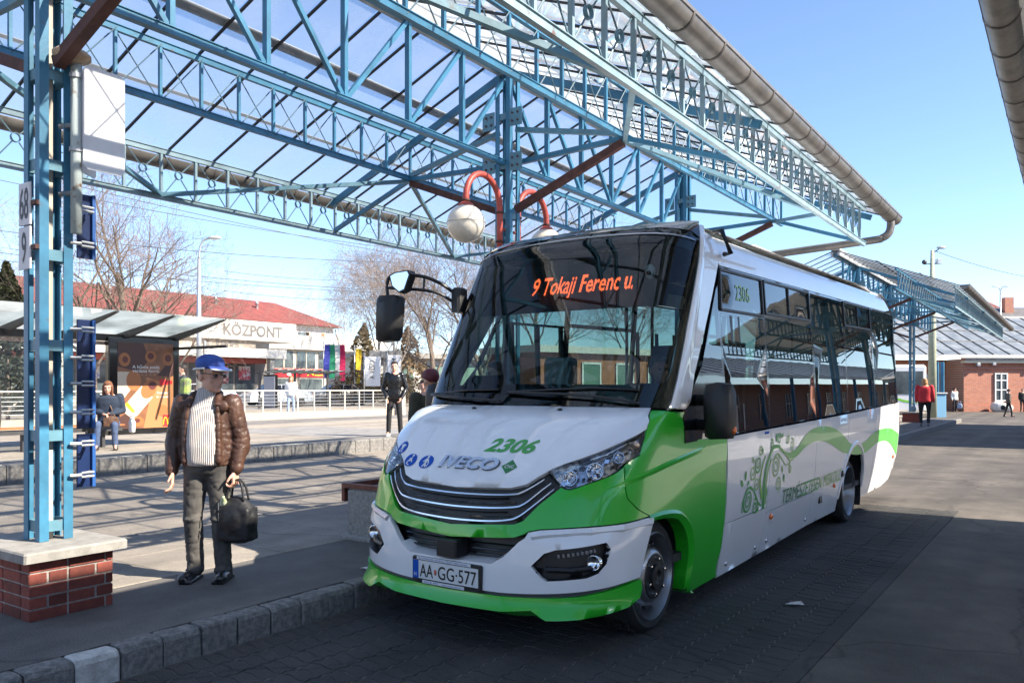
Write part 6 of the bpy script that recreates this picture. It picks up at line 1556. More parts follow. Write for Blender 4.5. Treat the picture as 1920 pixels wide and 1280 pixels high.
def car(label, loc, rz, c, n):
    t = thing('parked_car', label, 'car', loc, rz, 'parked cars'); pm = mat('car_paint_' + n, c, .3, coat=1.0)
    sec = [(-2.1, .28), (-2.15, .62), (-2.05, .86), (-1.25, .95), (-.72, 1.40), (.75, 1.46), (1.35, 1.06), (2.0, .98), (2.15, .75), (2.12, .30)]
    mb = MB(); xs_ = (-.86, -.80, -.66, .66, .80, .86); vs = []
    for i, x in enumerate(xs_):
        for y, z in sec:
            k = 0 if abs(x) > .82 else 1; top = z > .97
            vs.append((x * (.80 if top and abs(x) > .7 else 1), y, z - (.06 if k == 0 and z > .5 else 0)))
    m = len(sec); fs = []
    for i in range(5):
        for j in range(m - 1): fs.append((i * m + j, (i + 1) * m + j, (i + 1) * m + j + 1, i * m + j + 1))
    fs += [tuple(range(m)), tuple(range(6 * m - 1, 5 * m - 1, -1))]; mb.add(vs, fs); b = mb.build('body', pm, t, True, fix=True, sharp=R(40))
    for sgn in (-1, 1):
        w_ = MB(); w_.add([(sgn * .80, -1.05, .98), (sgn * .705, -.62, 1.35), (sgn * .705, -.02, 1.38), (sgn * .80, -.02, .99)], [(0, 1, 2, 3)]); w_.add([(sgn * .80, .05, .99), (sgn * .705, .05, 1.38), (sgn * .705, .70, 1.38), (sgn * .80, 1.2, 1.02)], [(0, 1, 2, 3)]); w_.build('side_window', M_BBLACK, t)
        for y in (-1.35, 1.32): wl_ = MB(); wl_.lathe([(.02, sgn * .03), (.2, sgn * .03), (.31, 0), (.32, -sgn * .18)], (sgn * .84, y, .32), 'x', 20); wl_.build('wheel', M_RUBBER, t, True)
        MB().bevbox((sgn * .62 - .16, 2.06, .66), (sgn * .62 + .16, 2.16, .84), .02).build('tail_light', mat('tail_red', (.45, .02, .02), .2, coat=1), t); MB().bevbox((sgn * .6 - .18, -2.17, .62), (sgn * .6 + .18, -2.08, .76), .02).build('headlight', M_SATIN, t)
    for a, b_, c_, d in (((-.62, -1.22, .98), (.62, -1.22, .98), (.56, -.76, 1.395), (-.56, -.76, 1.395)), ((-.62, 1.33, 1.09), (.62, 1.33, 1.09), (.56, .79, 1.46), (-.56, .79, 1.46))): MB().add([Vector(q) + Vector((0, -.012 if a[1] < 0 else .012, .012)) for q in (a, b_, c_, d)], [(0, 1, 2, 3)]).build('windscreen', M_BBLACK, t)
    return t
car('white hatchback parked just right of the man in the cap', (-39.6, 26.6, .5), R(-50), (.75, .75, .74), 'white')
car('white car half hidden behind the head of the man in the cap', (-40.5, 24.0, .5), R(-60), (.72, .72, .71), 'white')
car('dark car under the trees behind the second shelter', (-42.0, 39.5, .5), R(-20), (.03, .035, .05), 'dark')
car('silver car seen through the second shelter', (-42.6, 34.6, .5), R(-15), (.50, .52, .55), 'silver')
# --- market hall with the lettered sign, two-storey block, apartment house
M_CREAM = mat('cream_render', (.70, .62, .50), .85, var=.08, vscale=1.5); M_WREND = mat('white_render', (.62, .59, .54), .8, var=.06, vscale=1.5)
M_WIN = mat('dark_window', (.05, .065, .075), .08, coat=.5, c2=(.14, .17, .18), vscale=.8); M_TILE = mat('red_roof_tile', (.24, .062, .05), .8, c2=(.17, .045, .04), vscale=1.2, bump=.6, bscale=9)
mh = thing('market_hall', 'long white market hall with big lettered sign box above shop windows', 'building', (-58.5, 0, .5))
MB().box((-14, -60, 0), (-1.5, 48.4, 4.2)).build('wall', mat('shop_grey', (.30, .27, .24), .8, var=.2, vscale=.5), mh)
MB().box((-14.5, -60, 3.75), (1.2, 47.6, 4.55)).build('fascia', M_WREND, mh)
sg = MB().box((-3.5, 33.5, 5.35), (-.6, 50.2, 7.05)).build('sign_box', M_WREND, mh); MB().box((-3.2, 30, 4.55), (-1.0, 46, 5.4)).build('slatted_band', mat('slat_brown', (.20, .16, .13), .8, c2=(.42, .36, .30), vscale=5), mh)
MB().box((-13.5, -60, 4.55), (-3.6, 33, 7.0)).build('upper_wall', M_CREAM, mh)
mb = MB(); text_on(mb, 'KÖZPONT', (-.57, 42.4, 5.72), (0, 1, 0), (0, 0, 1), 1.35, 6.2, .03); mb.build('sign_lettering', mat('sign_grey_letters', (.16, .15, .14), .6), sg); mb = MB(); text_on(mb, 'LIFE', (-.97, 41.0, 4.68), (0, 1, 0), (0, 0, 1), .8, 3.2, .02); mb.build('sign_lettering', mat('sign_grey_letters', (.16, .15, .14), .6), sg)
for k in range(34):
    y = -30 + k * 2.25; o = MB().box((-1.52, y, .5), (-1.44, y + 2.0, 3.5)).build('window', M_WIN, mh)
    if k % 3 != 1: MB().box((-1.43, y + .3, 1.6 + .3 * (k % 2)), (-1.40, y + 1.5, 3.1)).build('poster', mat('shop_poster_%d' % (k % 4), [(.70, .66, .62), (.62, .10, .12), (.35, .45, .55), (.65, .62, .55)][k % 4], .6, c2=[(.5, .1, .1), (.75, .70, .68), (.72, .72, .74), (.3, .35, .5)][k % 4], vscale=3, blo=.48, bhi=.52), o)
for k in range(12): MB().bevbox((.5, -20 + k * 6.0, 0), (1.0, -19.5 + k * 6.0, 3.75), .04).build('pillar', M_CONC, mh)
MB().box((-1.5, 20, 3.3), (.5, 46, 3.7)).build('red_awning', mat('awning_red', (.40, .09, .06), .7), mh)
b2 = thing('two_storey_block', 'cream two-storey shop block with red and yellow sign and upstairs windows', 'building', (-62.2, 57.0, .5), R(-8))
MB().box((-9, -7.0, 0), (0, 6.6, 6.0)).build('wall', M_CREAM, b2); MB().box((-9.2, -8.6, 4.95), (.5, 7.0, 6.35)).build('fascia', M_WREND, b2); MB().box((-9.0, -14, 4.3), (.2, -7.2, 5.4)).build('side_roof', M_CREAM, b2)
for k in range(5):
    o = MB().box((-.02, -6.2 + k * 2.5, 3.15), (.06, -4.1 + k * 2.5, 4.75)).build('window', M_WIN, b2); MB().box((.06, -5.2 + k * 2.5, 3.15), (.10, -5.1 + k * 2.5, 4.75)).build('window_frame', M_CREAM, o)
for k in range(4): MB().box((-.02, -6.4 + k * 3.1, .3), (.05, -3.9 + k * 3.1, 2.1)).build('shop_window', M_WIN, b2)
sb = MB().box((.0, -6.5, 2.25), (.12, 6.3, 3.05)).build('sign_board', flatm((.60, .03, .04), 'signred'), b2); mb = MB(); text_on(mb, 'ÁZSIA CENTER', (.13, -2.6, 2.42), (0, 1, 0), (0, 0, 1), .66, 8.2, .02); mb.build('sign_lettering', flatm((.85, .60, .05), 'signyellow'), sb)
MB().lathe([(.01, .03), (.28, .02), (.30, 0)], (.13, -4.6, 2.65), 'x', 16).build('sign_emblem', M_PLATE, sb)
ap = thing('apartment_house', 'long white apartment house with red tiled hip roof and orange balconies', 'building', (-75, 0, .5))
MB().box((-11, -60, 0), (0, 69.5, 8.65)).build('wall', M_WREND, ap)
rf = MB(); E0, E1, RG = 8.6, 8.6, 11.6; rf.add([(.9, -61, E0), (.9, 70.6, E0), (-11.9, 70.6, E0), (-11.9, -61, E0), (-5.5, -61, RG), (-5.5, 65.0, RG)], [(0, 1, 5, 4), (1, 2, 5), (2, 3, 4, 5), (3, 0, 4), (3, 2, 1, 0)]); rfo = rf.build('roof', M_TILE, ap)
for y in (43, 55, 60.5): MB().lathe([(.16, 0), (.16, .7), (.28, .75), (.02, 1.15)], (-3.0, y, 10.2), 'z', 10).build('roof_vent', M_STEEL, rfo, True)
for k in range(20):
    for z in (1.0, 3.6, 6.1):
        y = 64 - k * 5.2; o = MB().box((-.04, y, z + .2), (.05, y + 1.6, z + 1.7)).build('window', M_WIN, ap)
        if k % 2 == 1: MB().box((.05, y - 1.2, z - .1), (1.2, y + 2.6, z + .05)).build('balcony_floor', M_WREND, ap); MB().box((1.14, y - 1.2, z + .05), (1.2, y + 2.6, z + .95)).build('balcony_panel', mat('orange_panel', (.72, .30, .04), .6) if (k + int(z)) % 3 else mat('yellow_panel', (.70, .50, .10), .6), ap)
for y in (65.2, 67.6): MB().box((-.02, y, 6.3), (.05, y + .5, 7.8)).build('slit_window', mat('brown_window', (.35, .14, .05), .6), ap)
# low cream buildings and a brick one further along, seen past and through the bus
lb = thing('low_pavilion', 'low white pavilion with wide windows behind the leafless trees', 'building', (-44, 62, .5), R(-12))
MB().box((-8, -14, 0), (0, 22, 3.7)).build('wall', M_WREND, lb); MB().box((-8.5, -14.5, 3.7), (.8, 22.5, 4.15)).build('roof_slab', M_CONC, lb)
for k in range(10): o = MB().box((-.02, -13 + k * 3.5, .8), (.06, -10.4 + k * 3.5, 3.1)).build('window', mat('green_window', (.16, .26, .22), .1, coat=.4), lb)
rb = thing('brick_pavilion', 'brick pavilion with white framed windows visible through the bus glass', 'building', (-30, 56, .3), R(-18))
MB().box((-6, -7, 0), (0, 12, 4.0)).build('wall', mat('far_brick', (.38, .15, .09), .85, var=.15, vscale=2), rb); MB().box((-6.4, -7.4, 4.0), (.5, 12.4, 4.5)).build('cornice', M_WREND, rb)
for k in range(5): o = MB().box((-.02, -6 + k * 3.6, .9), (.06, -4.2 + k * 3.6, 3.2)).build('window', MATS['green_window'], rb); MB().box((.06, -6.1 + k * 3.6, .8), (.1, -5.95 + k * 3.6, 3.3)).build('window_frame', M_WHITE, o); MB().box((.06, -4.25 + k * 3.6, .8), (.1, -4.1 + k * 3.6, 3.3)).build('window_frame', M_WHITE, o); MB().box((.06, -6.1 + k * 3.6, 3.2), (.1, -4.1 + k * 3.6, 3.35)).build('window_frame', M_WHITE, o)
# banners, flags and the concrete portal
def banner(label, px, d, w_, z0, z1, cols, nm, txt=None, sway=.0):
    p = W(px, 727, d); t = thing('banner', label, 'flag', (p.x, p.y, .5), TH, 'flags'); 
    MB().tube([(-w_ / 2 - .05, 0, 0), (-w_ / 2 - .05, 0, z1 + .25)], .04, 8).build('pole', M_STEEL, t, True)
    n = len(cols)
    for i, c_ in enumerate(cols):
        mb = MB(); a0, a1 = -w_ / 2 + w_ * i / n, -w_ / 2 + w_ * (i + 1) / n; N = 10
        for k in range(N):
            za, zb = z1 + (z0 - z1) * k / N, z1 + (z0 - z1) * (k + 1) / N; f_ = lambda x, z: (x * (1 - sway * (z1 - z) / (z1 - z0)), .12 * math.sin(z * 2.1 + x * 3), z)
            mb.quad(f_(a0, zb), f_(a1, zb), f_(a1, za), f_(a0, za))
        mb.build('cloth', mat('flag_%s%d' % (nm, i), c_, .8), t, True)
    if txt:
        mb = MB(); v_, f_, w2 = text2d(txt, 1.0, .01); L = (z1 - z0) * .62; mb.add([(.12 - y * w_ * .45, -.14, z1 - .25 - x / w2 * L) for x, y in v_], f_); mb.build('lettering', M_INK, t)
    return t
banner('tall blue and green banner left of the tricolour', 618, 60, .80, 1.9, 4.4, [(.05, .06, .35), (.03, .28, .14)], 'eu')
banner('white and crimson banner right of the blue one', 637, 60.4, .80, 1.7, 4.4, [(.72, .72, .70), (.62, .02, .10)], 'wr')
banner('folded yellow flag on a pole before the conifers', 672, 58, .45, 1.5, 4.0, [(.75, .52, .03), (.65, .42, .02)], 'ye', None, .5)
banner('white banner with vertical black letters nearer the tree gap', 699, 52, 1.0, 1.3, 3.2, [(.74, .74, .74)], 'wa', 'CSZEV  A')
banner('second white banner with faint letters behind the young man', 739, 52, .80, 1.5, 3.3, [(.72, .72, .72)], 'wb', 'HÁZ')
po = thing('concrete_portal', 'grey concrete portal beam above the white banners', 'portal', tuple(W(722, 727, 56).xy) + (.5,), TH)
MB().bevbox((-1.05, -.3, 3.25), (1.15, .3, 3.75), .03).build('beam', M_CONC, po); MB().bevbox((.85, -.25, 0), (1.1, .25, 3.25), .03).build('post', M_CONC, po); MB().bevbox((-.1, -.2, 0), (.05, .2, 3.25), .03).build('post', M_CONC, po)
# --- trees
M_BARK = mat('grey_brown_bark', (.20, .15, .115), .9, c2=(.12, .09, .07), vscale=6); M_BIRCH = mat('pale_birch_bark', (.55, .50, .44), .85, c2=(.22, .17, .14), vscale=7); M_TWIG = mat('reddish_twigs', (.23, .175, .145), .9)
def bare_tree(label, loc, h, spread, seed, trunk_r=.22, fork=.22, droop=0.0, bark=None, n1=7, name='bare_tree', dens=1.0):
    rnd = random.Random(seed); t = thing(name, label, 'tree', loc, 0, 'leafless trees'); T0, T1, T2 = MB(), MB(), MB()
    def grow(p, d, L, r, lev):
        n = 4 if lev < 3 else 3; pts = [p]; q = p.copy(); dd = d.copy()
        for i in range(n):
            dd = (dd + Vector((rnd.gauss(0, .12), rnd.gauss(0, .12), rnd.gauss(.03, .07) - droop * (lev >= 3) * .5))).normalized(); q = q + dd * (L / n); pts.append(q.copy())
        rr = [r * (1 - .55 * i / n) for i in range(n + 1)]
        (T0 if lev < 2 else T1 if lev < 4 else T2).tube(pts, rr, 8 if lev == 0 else 5 if lev < 3 else 3, cap=False)
        if lev >= 5: return
        k = int({0: n1, 1: 6, 2: 6, 3: 5, 4: 3}[lev] * dens + .5)
        for i in range(k):
            f_ = (fork + (1 - fork) * (i + .6) / k) if lev == 0 else (.25 + .75 * (i + rnd.random()) / k)
            j = min(int(f_ * n), n - 1); b = pts[j].lerp(pts[j + 1], f_ * n - j)
            az = rnd.random() * 6.28 if lev else i * 2.4 + rnd.random(); el = rnd.uniform(.5, 1.05) if lev else rnd.uniform(.45, .8)
            ax = dd.orthogonal().normalized(); ax.rotate(Matrix.Rotation(az, 3, dd)); nd = (dd * math.cos(el) + ax * math.sin(el) * spread)
            nd.z += .18 - (droop if lev >= 2 else 0); nd.normalize()
            grow(b, nd, L * rnd.uniform(.54, .74) * (1.0 if lev else .95), max(rr[j] * rnd.uniform(.42, .58), .0065), lev + 1)
        
    grow(Vector((0, 0, 0)), Vector((rnd.uniform(-.08, .08), 0, 1)).normalized(), h * .58, trunk_r, 0)
    T0.build('trunk', bark or M_BARK, t, True); T1.build('branches', bark or M_BARK, t); o = T2.build('twigs', M_TWIG, t); o['kind'] = 'stuff'
    return t
def at(px, d, z=.5): p = W(px, 727, d); return (p.x, p.y, z)
bare_tree('broad leafless tree rising behind the shelter roof, right of the near column', at(262, 40), 12.2, 1.15, 3, .26, .22, n1=9, dens=.86)
bare_tree('leafless tree leaning left behind the near column', at(175, 43), 10.5, 1.1, 9, .2, .25, n1=7, dens=.8)
bare_tree('leafless tree beside the tall street lamp', at(335, 44), 10.4, 1.2, 21, .2, .25, n1=7, dens=.8)
bare_tree('thin leafless tree at the left picture edge', at(5, 50), 11, .9, 5, .18, .3, n1=6, dens=.8)
bare_tree('drooping leafless birch left of the swan-neck mirror', at(705, 66), 13.0, .8, 31, .17, .35, .25, M_BIRCH, n1=8, name='birch_tree')
bare_tree('slim leafless birch right beside the first birch', at(738, 60), 10.5, .8, 37, .14, .35, .22, M_BIRCH, n1=7, name='birch_tree')
bare_tree('broad leafless tree close behind the swan-neck mirror', at(812, 50), 10.0, 1.15, 41, .2, .22, n1=8, dens=.9)
bare_tree('leafless tree seen above the bus behind the lamp globes', at(1010, 62), 14.5, 1.0, 47, .22, .3, n1=8)
bare_tree('leafless tree seen through the windscreen', at(905, 54), 10.5, 1.1, 53, .2, .25, n1=8)
bare_tree('weeping thin birch right of the red roof', at(655, 78), 12, .7, 61, .13, .4, .35, M_BIRCH, n1=7, name='birch_tree', dens=.8)
bare_tree('leafless tree showing through the rear canopy bays', at(1190, 70), 13.5, 1.0, 67, .2, .3, n1=7)
def leafy(label, loc, h, r, seed, c, shape='cone', n=2600, nm='conifer_tree', cat='tree'):
    rnd = random.Random(seed); t = thing(nm, label, cat, loc, 0, 'evergreens')
    MB().tube([(0, 0, 0), (0, 0, h * .7)], [.12 * h / 5, .03], 7).build('trunk', M_BARK, t)
    mb = MB(); cl_ = [(rnd.uniform(0, 6.28), rnd.random(), rnd.uniform(.5, 1)) for _ in range(40)]
    for i in range(n):
        a, u, q = cl_[rnd.randrange(40)]; u = min(max(u + rnd.gauss(0, .05), .02), 1); a += rnd.gauss(0, .35)
        R_ = (r * (1 - u) ** .8 if shape == 'cone' else r * math.sqrt(max(0, 1 - (2 * u - 1) ** 2))) * q * rnd.uniform(.75, 1.08)
        p = Vector((R_ * math.cos(a), R_ * math.sin(a), h * (.06 + .94 * u))); s = rnd.uniform(.07, .15) * h / 5
        d = Vector((rnd.gauss(0, 1), rnd.gauss(0, 1), rnd.gauss(0, .6))).normalized(); e = d.orthogonal().normalized() * s * .5; d *= s
        mb.add([p - d - e, p + d - e, p + d * .6 + e, p - d * .6 + e], [(0, 1, 2, 3)])
    mb.build('crown', mat('foliage_' + nm + str(seed), c, .8, var=.45, vscale=1.8), t); return t
leafy('dark evergreen at the far left above the shelter roof', at(12, 42), 7.6, 2.4, 2, (.045, .05, .02), n=3000)
leafy('grey green shrub under the left shelter roof', at(15, 30), 3.2, 2.2, 8, (.05, .06, .045), 'ball', nm='evergreen_shrub', cat='shrub')
leafy('conifer behind the yellow flag', at(683, 64), 6.2, 2.6, 4, (.22, .17, .09)); leafy('conifer right of the white banners', at(765, 62), 5.8, 2.6, 6, (.24, .17, .10)); leafy('brown hedge clump under the flags', at(660, 55), 2.4, 2.0, 11, (.12, .085, .05), 'ball', nm='brown_shrub', cat='shrub'); leafy('brown hedge clump behind the young man', at(735, 54), 2.2, 2.4, 12, (.11, .085, .05), 'ball', nm='brown_shrub', cat='shrub')
# --- street lamps, wires
def lamp(label, px, d, ztop, arms=(1,), z0=.5, r=.09):
    p = W(px, 727, d); t = thing('street_lamp', label, 'street lamp', (p.x, p.y, z0), TH, 'street lamps')
    MB().tube([(0, 0, 0), (0, 0, 3.2), (0, 0, ztop - .8)], [r * 1.3, r * 1.1, r * .7], 12).build('pole', M_STEEL, t, True)
    for s in arms: MB().tube(smooth_line([(0, 0, ztop - .8), (s * .04, 0, ztop - .4), (s * .18, 0, ztop - .1), (s * .42, 0, ztop)], 4), r * .5, 8).build('arm', M_STEEL, t, True); MB().ell((s * .62, 0, ztop + .01), (.28, .13, .07), 12).build('lamp_head', mat('lamp_head', (.55, .54, .50), .4), t, True)
lamp('tall grey street lamp with curved arm left of the red roof', 373, 32, 7.1)
lamp('twin-headed street lamp above the far right roofs', 1876, 80, 11.7, (-1, 1), 0, .1)
mast = thing('floodlight_mast', 'pale green mast with floodlights behind the distant canopy', 'mast', tuple(W(1748, 727, 46).xy) + (0,), TH)
MB().tube([(0, 0, 0), (0, 0, 5.6), (0, 0, 9.5)], [.24, .19, .09], 12).build('pole', mat('pale_green_pole', (.40, .42, .30), .7, var=.15), mast, True)
MB().bar((-.45, 0, 8.7), (.4, 0, 8.75), .05, .05).build('crossarm', M_DGREY, mast); MB().bevbox((.22, -.15, 8.72), (.5, .15, 9.0), .03).build('floodlight', M_STEEL, mast); MB().ell((-.45, 0, 8.82), (.14, .14, .14), 10).build('floodlight', M_DGREY, mast, True); MB().bar((0, 0, 9.3), (.45, 0, 9.62), .05, .05).build('arm', M_DGREY, mast); MB().ell((.52, 0, 9.64), (.3, .12, .08), 10).build('lamp_head', M_STEEL, mast, True)
M_WIRE = mat('overhead_wire', (.10, .10, .11), .6)
def wire(label, a, b, sag=.3, r=.016):
    a, b = Vector(a), Vector(b); mb = MB(); mb.tube([a.lerp(b, k / 12) - Vector((0, 0, sag * 4 * (k / 12) * (1 - k / 12))) for k in range(13)], r, 5, cap=False)
    tag(mb.build('overhead_wire', M_WIRE, None), label, 'wire', 'overhead wires')
for i, (p, q, d0, d1) in enumerate((((-60, 425), (760, 492), 30, 40), ((-60, 325), (780, 470), 28, 42), ((-60, 465), (740, 545), 34, 44), ((-60, 480), (720, 548), 36, 46), ((130, 345), (900, 500), 30, 44), ((420, 508), (760, 523), 40, 50), ((420, 545), (760, 560), 42, 52))):
    wire(['upper trolley wire crossing the sky left of the bus', 'highest wire slanting past the canopy bottom chord', 'lower wire running above the red roof', 'lowest wire just above the market hall', 'wire running beside the eave truss', 'short level wire near the birches', 'second short wire near the birches'][i], W(*p, d0), W(*q, d1), .25)
wire('single wire from the floodlight mast towards the right edge', W(1752, 470, 46), W(2050, 530, 60), .5, .02)
# --- station building of brick at the far right
def bwall():
    m = mat('station_brick', (.46, .17, .095), .85, var=.12, vscale=3)
    n, l = m.node_tree.nodes, m.node_tree.links; b = n['Principled BSDF']; tc = n.new('ShaderNodeTexCoord'); mp = n.new('ShaderNodeMapping'); mp.inputs['Rotation'].default_value = (R(90), 0, 0); br = n.new('ShaderNodeTexBrick')
    br.inputs['Scale'].default_value = 1.0; br.inputs['Brick Width'].default_value = .26; br.inputs['Row Height'].default_value = .085; br.inputs['Mortar Size'].default_value = .008
    br.inputs['Color1'].default_value = (.50, .17, .095, 1); br.inputs['Color2'].default_value = (.38, .125, .075, 1); br.inputs['Mortar'].default_value = (.42, .34, .28, 1)
    l.new(tc.outputs['Object'], mp.inputs['Vector']); l.new(mp.outputs[0], br.inputs['Vector']); l.new(br.outputs['Color'], b.inputs['Base Color']); return m
M_SBRICK = bwall()
M_ROOFGL = glassmat('roof_glazing_dull', (.35, .42, .50), ior=1.5, dirt=.75, dirtc=(.50, .54, .58))
st = thing('station_building', 'low red brick station building with sloping glazed roof at the far right', 'building', (-6.44, 65.6, 0), math.atan2(.62, .78))
# local x runs along the front (to the right), local -y faces the road
MB().box((0, 0, 0), (22, 6, 3.75)).build('wall', M_SBRICK, st); MB().box((-14, 2.2, 0), (-.02, 6, 3.75)).build('recessed_wall', M_SBRICK, st)
MB().box((-.06, -.09, 3.0), (22, -.003, 3.16)).build('string_course', M_SBRICK, st); MB().box((-.04, -.06, .0), (22, -.002, .45)).build('base_course', M_SBRICK, st)
MB().box((-.1, -.35, 3.45), (22.2, .2, 3.62)).build('cornice', mat('cream_cornice', (.68, .60, .45), .8), st); MB().box((-14, -.55, 3.80), (22.2, -.30, 4.02)).build('gutter_board', M_WREND, st); MB().box((-.1, -.42, 3.63), (22.2, -.3, 3.79)).build('frieze', M_CONC, st)
mb = MB(); mb.add([(-14, -.5, 4.03), (22, -.5, 4.03), (22, 7, 7.3), (-14, 7, 7.3)], [(0, 1, 2, 3)]); rg = mb.build('glazed_roof', M_ROOFGL, st); MB().add([(-14, -.3, 3.9), (22, -.3, 3.9), (22, 7.05, 7.15), (-14, 7.05, 7.15)], [(0, 1, 2, 3)]).build('roof_deck', M_SHEET, st)
for k in range(30): MB().bar((-14 + k * 1.22, -.5, 4.06), (-14 + k * 1.22, 7, 7.33), .06, .05).build('glazing_bar', M_BAR, rg)
for f_ in (.33, .62): MB().bar((-14, -.5 + 7.5 * f_, 4.06 + 3.27 * f_), (22, -.5 + 7.5 * f_, 4.06 + 3.27 * f_), .12, .04).build('lap_strip', M_CONC, rg)
MB().box((-14, 6.9, 7.28), (22, 7.2, 7.42)).build('ridge', M_WREND, st)
def swin(x, w_, z0, z1, yv=0.0):
    o = MB().box((x, yv - .05, z0), (x + w_, yv - .01, z1)).build('window', M_WIN, st)
    for a in (x, x + w_ / 2 - .04, x + w_ - .08): MB().box((a, yv - .1, z0), (a + .09, yv - .051, z1)).build('window_frame', M_WHITE, o)
    for z in (z0, z0 + (z1 - z0) * .38, z0 + (z1 - z0) * .72, z1 - .09): MB().box((x, yv - .092, z), (x + w_, yv - .052, z + .08)).build('window_frame', M_WHITE, o)
swin(2.25, .95, .75, 2.75); swin(12, 1.2, .75, 2.75)
swin(-2.6, 1.2, .15, 2.7, 2.2); swin(-6.5, 1.2, .15, 2.7, 2.2)
gd = thing('grille_door', 'white diamond lattice grille door left of the sunlit brick wall', 'door', (-6.44, 65.6, 0), math.atan2(.62, .78)); MB().box((-4.2, 2.0, .1), (-2.75, 2.08, 2.7)).build('leaf', M_WREND, gd)
for k in range(9): MB().bar((-4.2 + k * .16, 1.96, .12), (-4.2 + k * .16 + .0, 1.96, 2.68), .025, .02).build('lattice_bar', M_STEEL, gd)
for x in (4.6, 7.4):
    pn = MB().box((x, -.06, .55), (x + 2.2, -.01, 2.35)).build('lattice_panel', mat('dark_brick_panel', (.30, .10, .06), .85), st)
    for k in range(8): MB().bar((x + k * .28, -.075, .6), (x + min(k * .28 + .9, 2.2), -.075, 2.3), .04, .03).build('lattice_rib', M_SBRICK, pn)
for x, z in ((.75, 3.25), (1.9, 3.3), (5.0, 3.25)): MB().bevbox((x, -.4, z), (x + .25, -.1, z + .22), .03).build('wall_lamp', M_STEEL, st)
# behind it: tower, dark roof, chimney
tw = thing('brick_tower', 'red brick gable with pointed roof behind the station glazing', 'building', tuple(W(1845, 727, 95).xy) + (0,), TH); MB().box((-1.6, -1.6, 0), (2.2, 2, 10.2)).build('wall', M_SBRICK, tw); MB().add([(-1.8, -1.8, 10.2), (2.4, -1.8, 10.2), (2.4, 2.2, 10.2), (-1.8, 2.2, 10.2), (-1.0, .2, 12.6)], [(0, 1, 4), (1, 2, 4), (2, 3, 4), (3, 0, 4)]).build('roof', M_TILE, tw); MB().tube([(-1.0, .2, 12.5), (-1.0, .2, 13.4)], .06, 6).build('finial', M_STEEL, tw)
dr = thing('dark_roofed_house', 'house with dark slate roof and brick chimney at the far right', 'building', tuple(W(1910, 727, 90).xy) + (0,), TH); MB().box((-2, -2, 0), (14, 8, 8.2)).build('wall', M_CREAM, dr); rr_ = MB().add([(-2.4, -2.4, 8.2), (14, -2.4, 8.2), (14, 3, 10.9), (-.8, 3, 10.9), (-2.4, 8.2, 8.2), (14, 8.2, 8.2)], [(0, 1, 2, 3), (0, 3, 4), (3, 2, 5, 4)]).build('roof', mat('slate_roof', (.13, .12, .12), .7, var=.2, vscale=2), dr); MB().box((-.6, 1.5, 9.8), (.4, 2.3, 11.9)).build('chimney', M_SBRICK, rr_)
# far columns, cabinet and bin of the end platform
for i, (px, d, lab) in enumerate(((1757, 50, 'blue post left of the pale blue cabinet near the brick building'), (1767, 50.5, 'blue post right of the pale blue cabinet near the brick building'))):
    p = W(px, 727, d); t = thing('blue_post', lab, 'post', (p.x, p.y, 0)); MB().bevbox((-.1, -.1, 0), (.1, .1, 3.3), .02).build('shaft', M_BLUE, t); MB().bevbox((-.18, -.18, 0), (.18, .18, .06), .01).build('base_plate', M_BLUE2, t)
cbx = thing('blue_cabinet', 'pale blue metal cabinet behind the woman in the red vest', 'cabinet', tuple(W(1758, 727, 47).xy) + (0,), TH); MB().bevbox((-.3, -.3, 0), (.35, .3, 1.35), .03).build('body', mat('pale_blue_enamel', (.20, .42, .62), .5), cbx); MB().bevbox((-.36, -.36, 1.35), (.41, .36, 1.42), .02).build('lid', M_STEEL, cbx)
wb_ = thing('waste_bags', 'white sacks piled below the tall station window', 'sacks', ground_at(1872, 772, 0)); 
sk = MB(); sk.ell((0, 0, .35), (.55, .4, .42), 12); sk.ell((.5, .1, .28), (.4, .35, .32), 12); organic(sk, .04, mat('white_sack', (.70, .68, .64), .7), 'sacks', wb_, 2, wr=.03, wscale=4)
wc = thing('folding_chair', 'small dark folding chair against the sunlit brick wall', 'chair', ground_at(1840, 771, 0), TH)
MB().box((-.22, -.2, .42), (.22, .2, .46)).build('seat', M_DGREY, wc); MB().bar((0, .2, .44), (0, .3, .9), .44, .03, (0, 1, 0)).build('backrest', M_DGREY, wc)
for x in (-.2, .2):
    for y in (-.18, .2): MB().tube([(x, y, 0), (x, -y * .3, .44)], .015, 6).build('leg', M_DGREY, wc)
gc = thing('green_crate', 'green crate on the ground at the right picture edge', 'crate', ground_at(1916, 771, 0), TH)
cr_ = MB()
for z in (.0, .12, .24): cr_.box((-.25, -.18, z), (.25, -.16, z + .09)); cr_.box((-.25, .16, z), (.25, .18, z + .09)); cr_.box((-.25, -.16, z), (-.23, .16, z + .09)); cr_.box((.23, -.16, z), (.25, .16, z + .09))
cr_.box((-.25, -.18, -.0), (.25, .18, .02)); cr_.build('slatted_body', mat('green_plastic', (.03, .40, .10), .5), gc); MB().box((-.26, -.19, .33), (.26, .19, .36)).build('rim', MATS['green_plastic'], gc)
